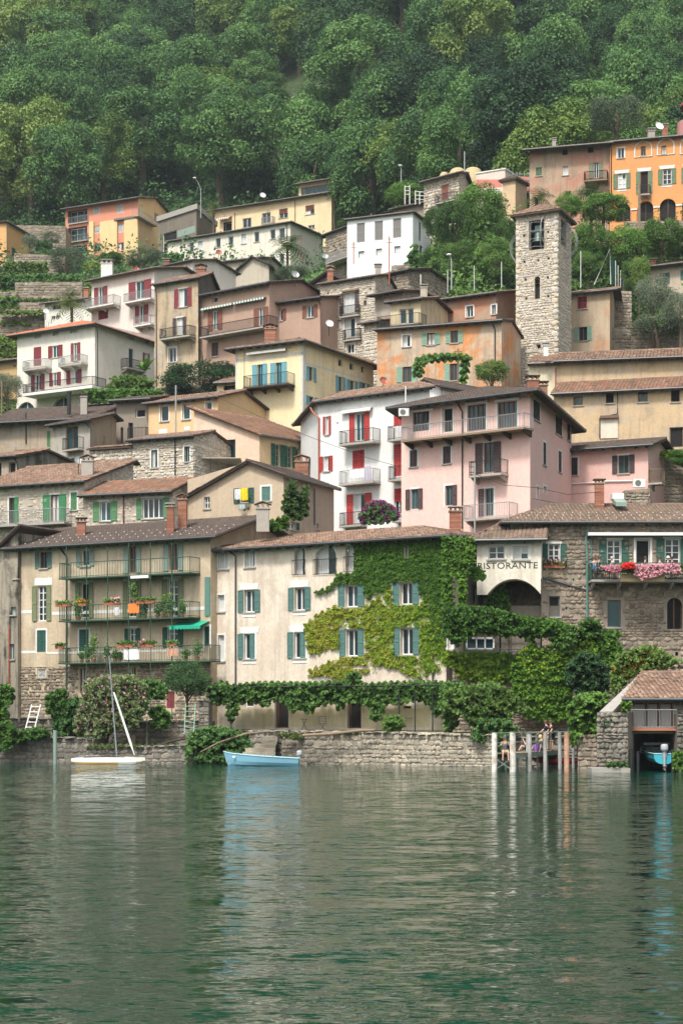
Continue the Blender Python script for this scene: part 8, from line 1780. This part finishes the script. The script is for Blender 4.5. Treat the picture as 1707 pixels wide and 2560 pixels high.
for R,x,y,Z,r,mt,lab in ((2,280,228,292,.85,'white','white satellite dish on the long pale yellow house roof'),(2,493,746,181,.7,'ironlight','grey satellite dish on a pole above the dusty pink house'),(2,684,625,232,.8,'ironlight','grey satellite dish beside the cream row house corner'),(2,716,1066,177.5,.7,'white','white satellite dish on the rubble tower house wall'),(2,1070,1440,150,.65,'copper','rust red satellite dish in front of the orange stained house'),
    (1,893,712,217,.6,'copper','rust red satellite dish above the pinkish white house'),(1,1432,602,262,.8,'copper','rust red satellite dish on the cream row house'),(4,518,652,134,.6,'ironlight','lilac grey satellite dish next to the roof chimney at left'),(3,1412,298,210,.9,'white','white satellite dish on the orange villa roof'),(1,302,985,220.5,.6,'white','white satellite dish on the small white house wall')):
    c = PR(R,x,y,Z); o = empty('satellite_dish',c - Vector((0,0,r)),lab,'satellite dish'); b = MB(); n = 14; q = Vector((.3,-.85,.42)).normalized(); e1 = q.cross(Vector((0,0,1))).normalized(); e2 = e1.cross(q)
    rg = [[c - q * .22 * r * (1 - (k / 3) ** 2) + (e1 * math.cos(2 * pi * j / n) + e2 * math.sin(2 * pi * j / n)) * r * .5 * k / 3 * 1.15 for j in range(n)] for k in range(1,4)]
    for k in range(2): [b.add([rg[k][j],rg[k][(j + 1) % n],rg[k + 1][(j + 1) % n],rg[k + 1][j]],[(0,1,2,3)]) for j in range(n)]
    b.add(rg[0],[tuple(range(n))]); b.obj('dish',M[mt],o); b = MB(); b.tube([c - q * .2,c - q * .25 - Vector((0,0,r * 1.6))],.035,5); b.tube([c - e2 * r * .5,c + q * .5 * r],.02,4); b.obj('bracket',M['iron'],o)
for R,x0,y0,x1,y1,Z,lab in ((6,1240,1038,1320,1092,135.2,'air conditioner with round fan on the low pink annex wall'),(5,1297,576,1364,626,130.8,'air conditioner under the eaves at the left of the tall pink house')):
    a,d_ = PR(R,x0,y1,Z),PR(R,x1,y0,Z); o = empty('air_conditioner',a,lab,'air conditioner'); b = MB(); b.box(a.x,Z,a.z,d_.x,Z + .4,d_.z); b.obj('casing',M['white'],o); b = MB(); c = Vector((lerp(a.x,d_.x,.4),Z - .02,(a.z + d_.z) / 2)); rr = (d_.z - a.z) * .36
    b.add([c + Vector((math.cos(t) * rr,0,math.sin(t) * rr)) for t in np.linspace(0,2 * pi,16,endpoint=False)],[tuple(range(16))]); b.obj('fan',M['greyframe'],o)
# yellow domes and wrapped scaffolding on the upper right
dome = plain('ochre dome plaster',(.42,.33,.18),.8)
for x,y,r,lab in ((8,612,.55,'leftmost small ochre dome behind the rubble house roof'),(95,600,1.05,'middle ochre dome behind the rubble house roof'),(195,600,1.15,'largest ochre dome behind the rubble house roof')):
    c = PR(3,x,y + 6,240); b = MB(); b.lathe(c,[(r * 1.15,-2),(r * 1.15,-.1)] + [(r * math.cos(t),r * .62 * math.sin(t)) for t in np.linspace(0,1.5,7)],18); tag(b.obj('dome',dome,smooth=True),lab,'dome','ochre domes')
h = House('wrapped_house','house under construction wrapped in pale sheeting behind the beige chimney',3,(215,232),(405,230),None,6,(0,612),pl('sheeting',(.66,.56,.48),amt=.1),base_y=760,ov=.1,pitch=2); h.flat(.15,'trim',.1); h.finish()
h = House('beige_chimney_block','beige chimney like block with dark tiled hood beside the pink scaffolding',3,(388,224),(472,223),None,3,(0,655),pl('block',(.60,.44,.28),amt=.2),base_y=760,ov=.35,pitch=26); h.roof('ridge','tile_dark',il=.9,ir=.9,tw=.3,tl=.4,rk=.1,gut=False); h.finish()
sc_ = empty('scaffolding',PR(3,480,740,226),'scaffolding with red and pink mesh left of the old pink house','scaffolding'); b = MB()
for x in (455,482,500,530,562): b.tube([PR(3,x,750,226),PR(3,x,600,226)],.05,4)
for y in (615,655,695,735): b.tube([PR(3,450,y,226),PR(3,566,y,226)],.05,4)
b.obj('frame',M['ironlight'],sc_)
for k,(x0,x1,y0,y1) in enumerate(((215,385,650,700),(460,566,632,660),(460,566,668,725))): b = MB(); a,d_ = PR(3,x0,y1,227),PR(3,x1,y0,227); b.box(a.x,227,a.z,d_.x,227.06,d_.z); b.obj('safety_mesh',plain('pink mesh',(.62,.22,.18),.9),sc_)
ws = empty('white_scaffold',PR(2,1230,290,231),'white metal scaffold with plank stairs left of the rubble house','scaffolding'); b = MB()
for x,yt in ((1207,168),(1238,165),(1275,200),(1303,205)): b.tube([PR(2,x,290,231),PR(2,x,yt,231)],.06,4)
for y in (175,200,225): b.tube([PR(2,1207,y,231),PR(2,1240,y,231)],.05,4); b.tube([PR(2,1272,y + 30,231),PR(2,1330,y + 35,231)],.05,4)
b.obj('frame',M['white'],ws); b = MB(); a,d_ = PR(2,1212,222,231),PR(2,1300,275,231); b.add([a,d_,d_ + Vector((0,.8,0)),a + Vector((0,.8,0))],[(0,1,2,3)]); b.obj('stair',M['wood'],ws)
# shore bits
def ladder(name,label,a0,a1,b0,b1,n,mat,r=.03,hoop=False):
    o = empty(name,a0,label,'ladder'); b = MB(); b.tube([a0,a1],r,5); b.obj('rail',M[mat],o); b = MB(); b.tube([b0,b1],r,5); b.obj('rail',M[mat],o)
    for k in range(n): t = (k + .5) / n; b = MB(); b.tube([a0.lerp(a1,t),b0.lerp(b1,t)],r * .9,5); b.obj('rung',M[mat],o)
ladder('bathing_ladder','white metal bathing ladder leaning on the garden wall at left',PR(7,168,1370,109.8),PR(7,210,1205,111),PR(7,226,1372,109.8),PR(7,268,1205,111),5,'white',.035)
ladder('wooden_ladder','green wooden ladder leaning by the flower gate',PR(10,1205,355,108),PR(10,1215,155,110),PR(10,1265,370,108),PR(10,1278,155,110),6,'palegreen'); ladder('quay_ladder','old thin wooden ladder down the main quay wall into the water',PR(11,1252,555,103),PR(11,1272,225,103.4),PR(11,1285,555,103),PR(11,1303,225,103.4),9,'wood',.03)
tube_thing('harbour_pole','blue grey steel pole standing in the water left of the catamaran','pole',[PR(10,362,560,105),PR(10,362,328,105)],.11,'greyt',n=10); tube_thing('oar','pale oar standing against the garden wall','oar',[PR(10,962,428,110.4),PR(10,961,400,110.4),PR(10,962,250,110.6)],[.10,.06,.025],'slabstone')
tube_thing('driftwood_pole','long pale branch reaching from the quay over the hanging bush','branch',[PR(11,5,470,105),PR(11,120,410,105.2),PR(11,300,350,105.6),PR(11,455,335,106.4)],[.03,.06,.08,.06],'wood'); tube_thing('branch','dark dead branch lying on the mooring ledge','branch',[PR(10,990,442,106.6),PR(10,1100,405,107),PR(10,1200,385,107.4),PR(10,1290,375,107.8)],[.03,.06,.07,.05],'darkwood')
tube_thing('branch','bleached branch in the dark gap left of the mooring ledge','branch',[PR(10,448,475,108),PR(10,480,430,108.2),PR(10,520,402,108.4)],[.06,.05,.03],'wood'); tube_thing('stump','short brown post on the mooring ledge right of the mast','post',[PR(10,868,430,109.6),PR(10,868,358,109.6)],.17,'wood',n=9); tube_thing('timber_beam','weathered tree trunk lying along the top of the main quay wall','beam',[PR(11,670,362,104.4),PR(11,850,352,104),PR(11,1050,330,103.2),PR(11,1140,328,102.8)],[.08,.1,.09,.07],'wood',n=8)
for k,(x,lab) in enumerate(((800,'folding metal chair beside the bistro table on the quay'),(680,'small metal bistro table on the quay terrace'))):
    p = PR(11,x,325,107.4); p.z = 1.86; o = empty('bistro_chair' if not k else 'bistro_table',p,lab,'chair' if not k else 'table'); b = MB(); hh = .45 if not k else .72; b.box(p.x - .22,p.y - .2,p.z + hh,p.x + .22,p.y + .2,p.z + hh + .03); b.obj('seat' if not k else 'table_top',M['iron'],o)
    for a_ in (-.18,.18):
        for c_ in (-.16,.16): b = MB(); b.tube([p + Vector((a_,c_,0)),p + Vector((-a_ * .6,c_,hh))],.014,4); b.obj('leg',M['iron'],o)
    if not k: b = MB(); [b.tube([p + Vector((-.2,.18,z)),p + Vector((.2,.18,z))],.014,4) for z in (.62,.75,.88)]; [b.tube([p + Vector((s_,.16,.4)),p + Vector((s_,.2,.92))],.014,4) for s_ in (-.2,.2)]; b.obj('backrest',M['iron'],o)
for a,c,lab in ((P(1168,385,226),P(1660,545,208),'sagging wire crossing in front of the old pink house'),(P(505,975,150),P(1400,1260,125),'long thin cable crossing the yellow and pink houses'),(P(1060,595,205),P(1700,590,205),'overhead line behind the bell tower'),(P(1186,1185,120),P(1500,1230,113),'cable from the pink house mast to the brick chimney')):
    m_ = a.lerp(c,.5) - Vector((0,0,(c - a).length * .03)); b = MB(); b.tube([a,a.lerp(m_,.5) - Vector((0,0,.3)),m_,c.lerp(m_,.5) - Vector((0,0,.3)),c],.02,3); tag(b.obj('overhead_cable',M['iron']),lab,'cable')
# ------------------------------------------------------------ air
hz,hnt,hb = mk('thin lake haze'); hnt.nodes.remove(hb); pv = hnt.nodes.new('ShaderNodeVolumePrincipled'); pv.inputs['Density'].default_value = 0.00014; pv.inputs['Color'].default_value = (.80,.93,1,1); pv.inputs['Anisotropy'].default_value = .2
hnt.links.new(pv.outputs[0],hnt.nodes['Material Output'].inputs['Volume'])
b = MB(); b.box(-450,-320,-5.5,450,1050,640); o = b.obj('haze',hz); o['kind'] = 'stuff'
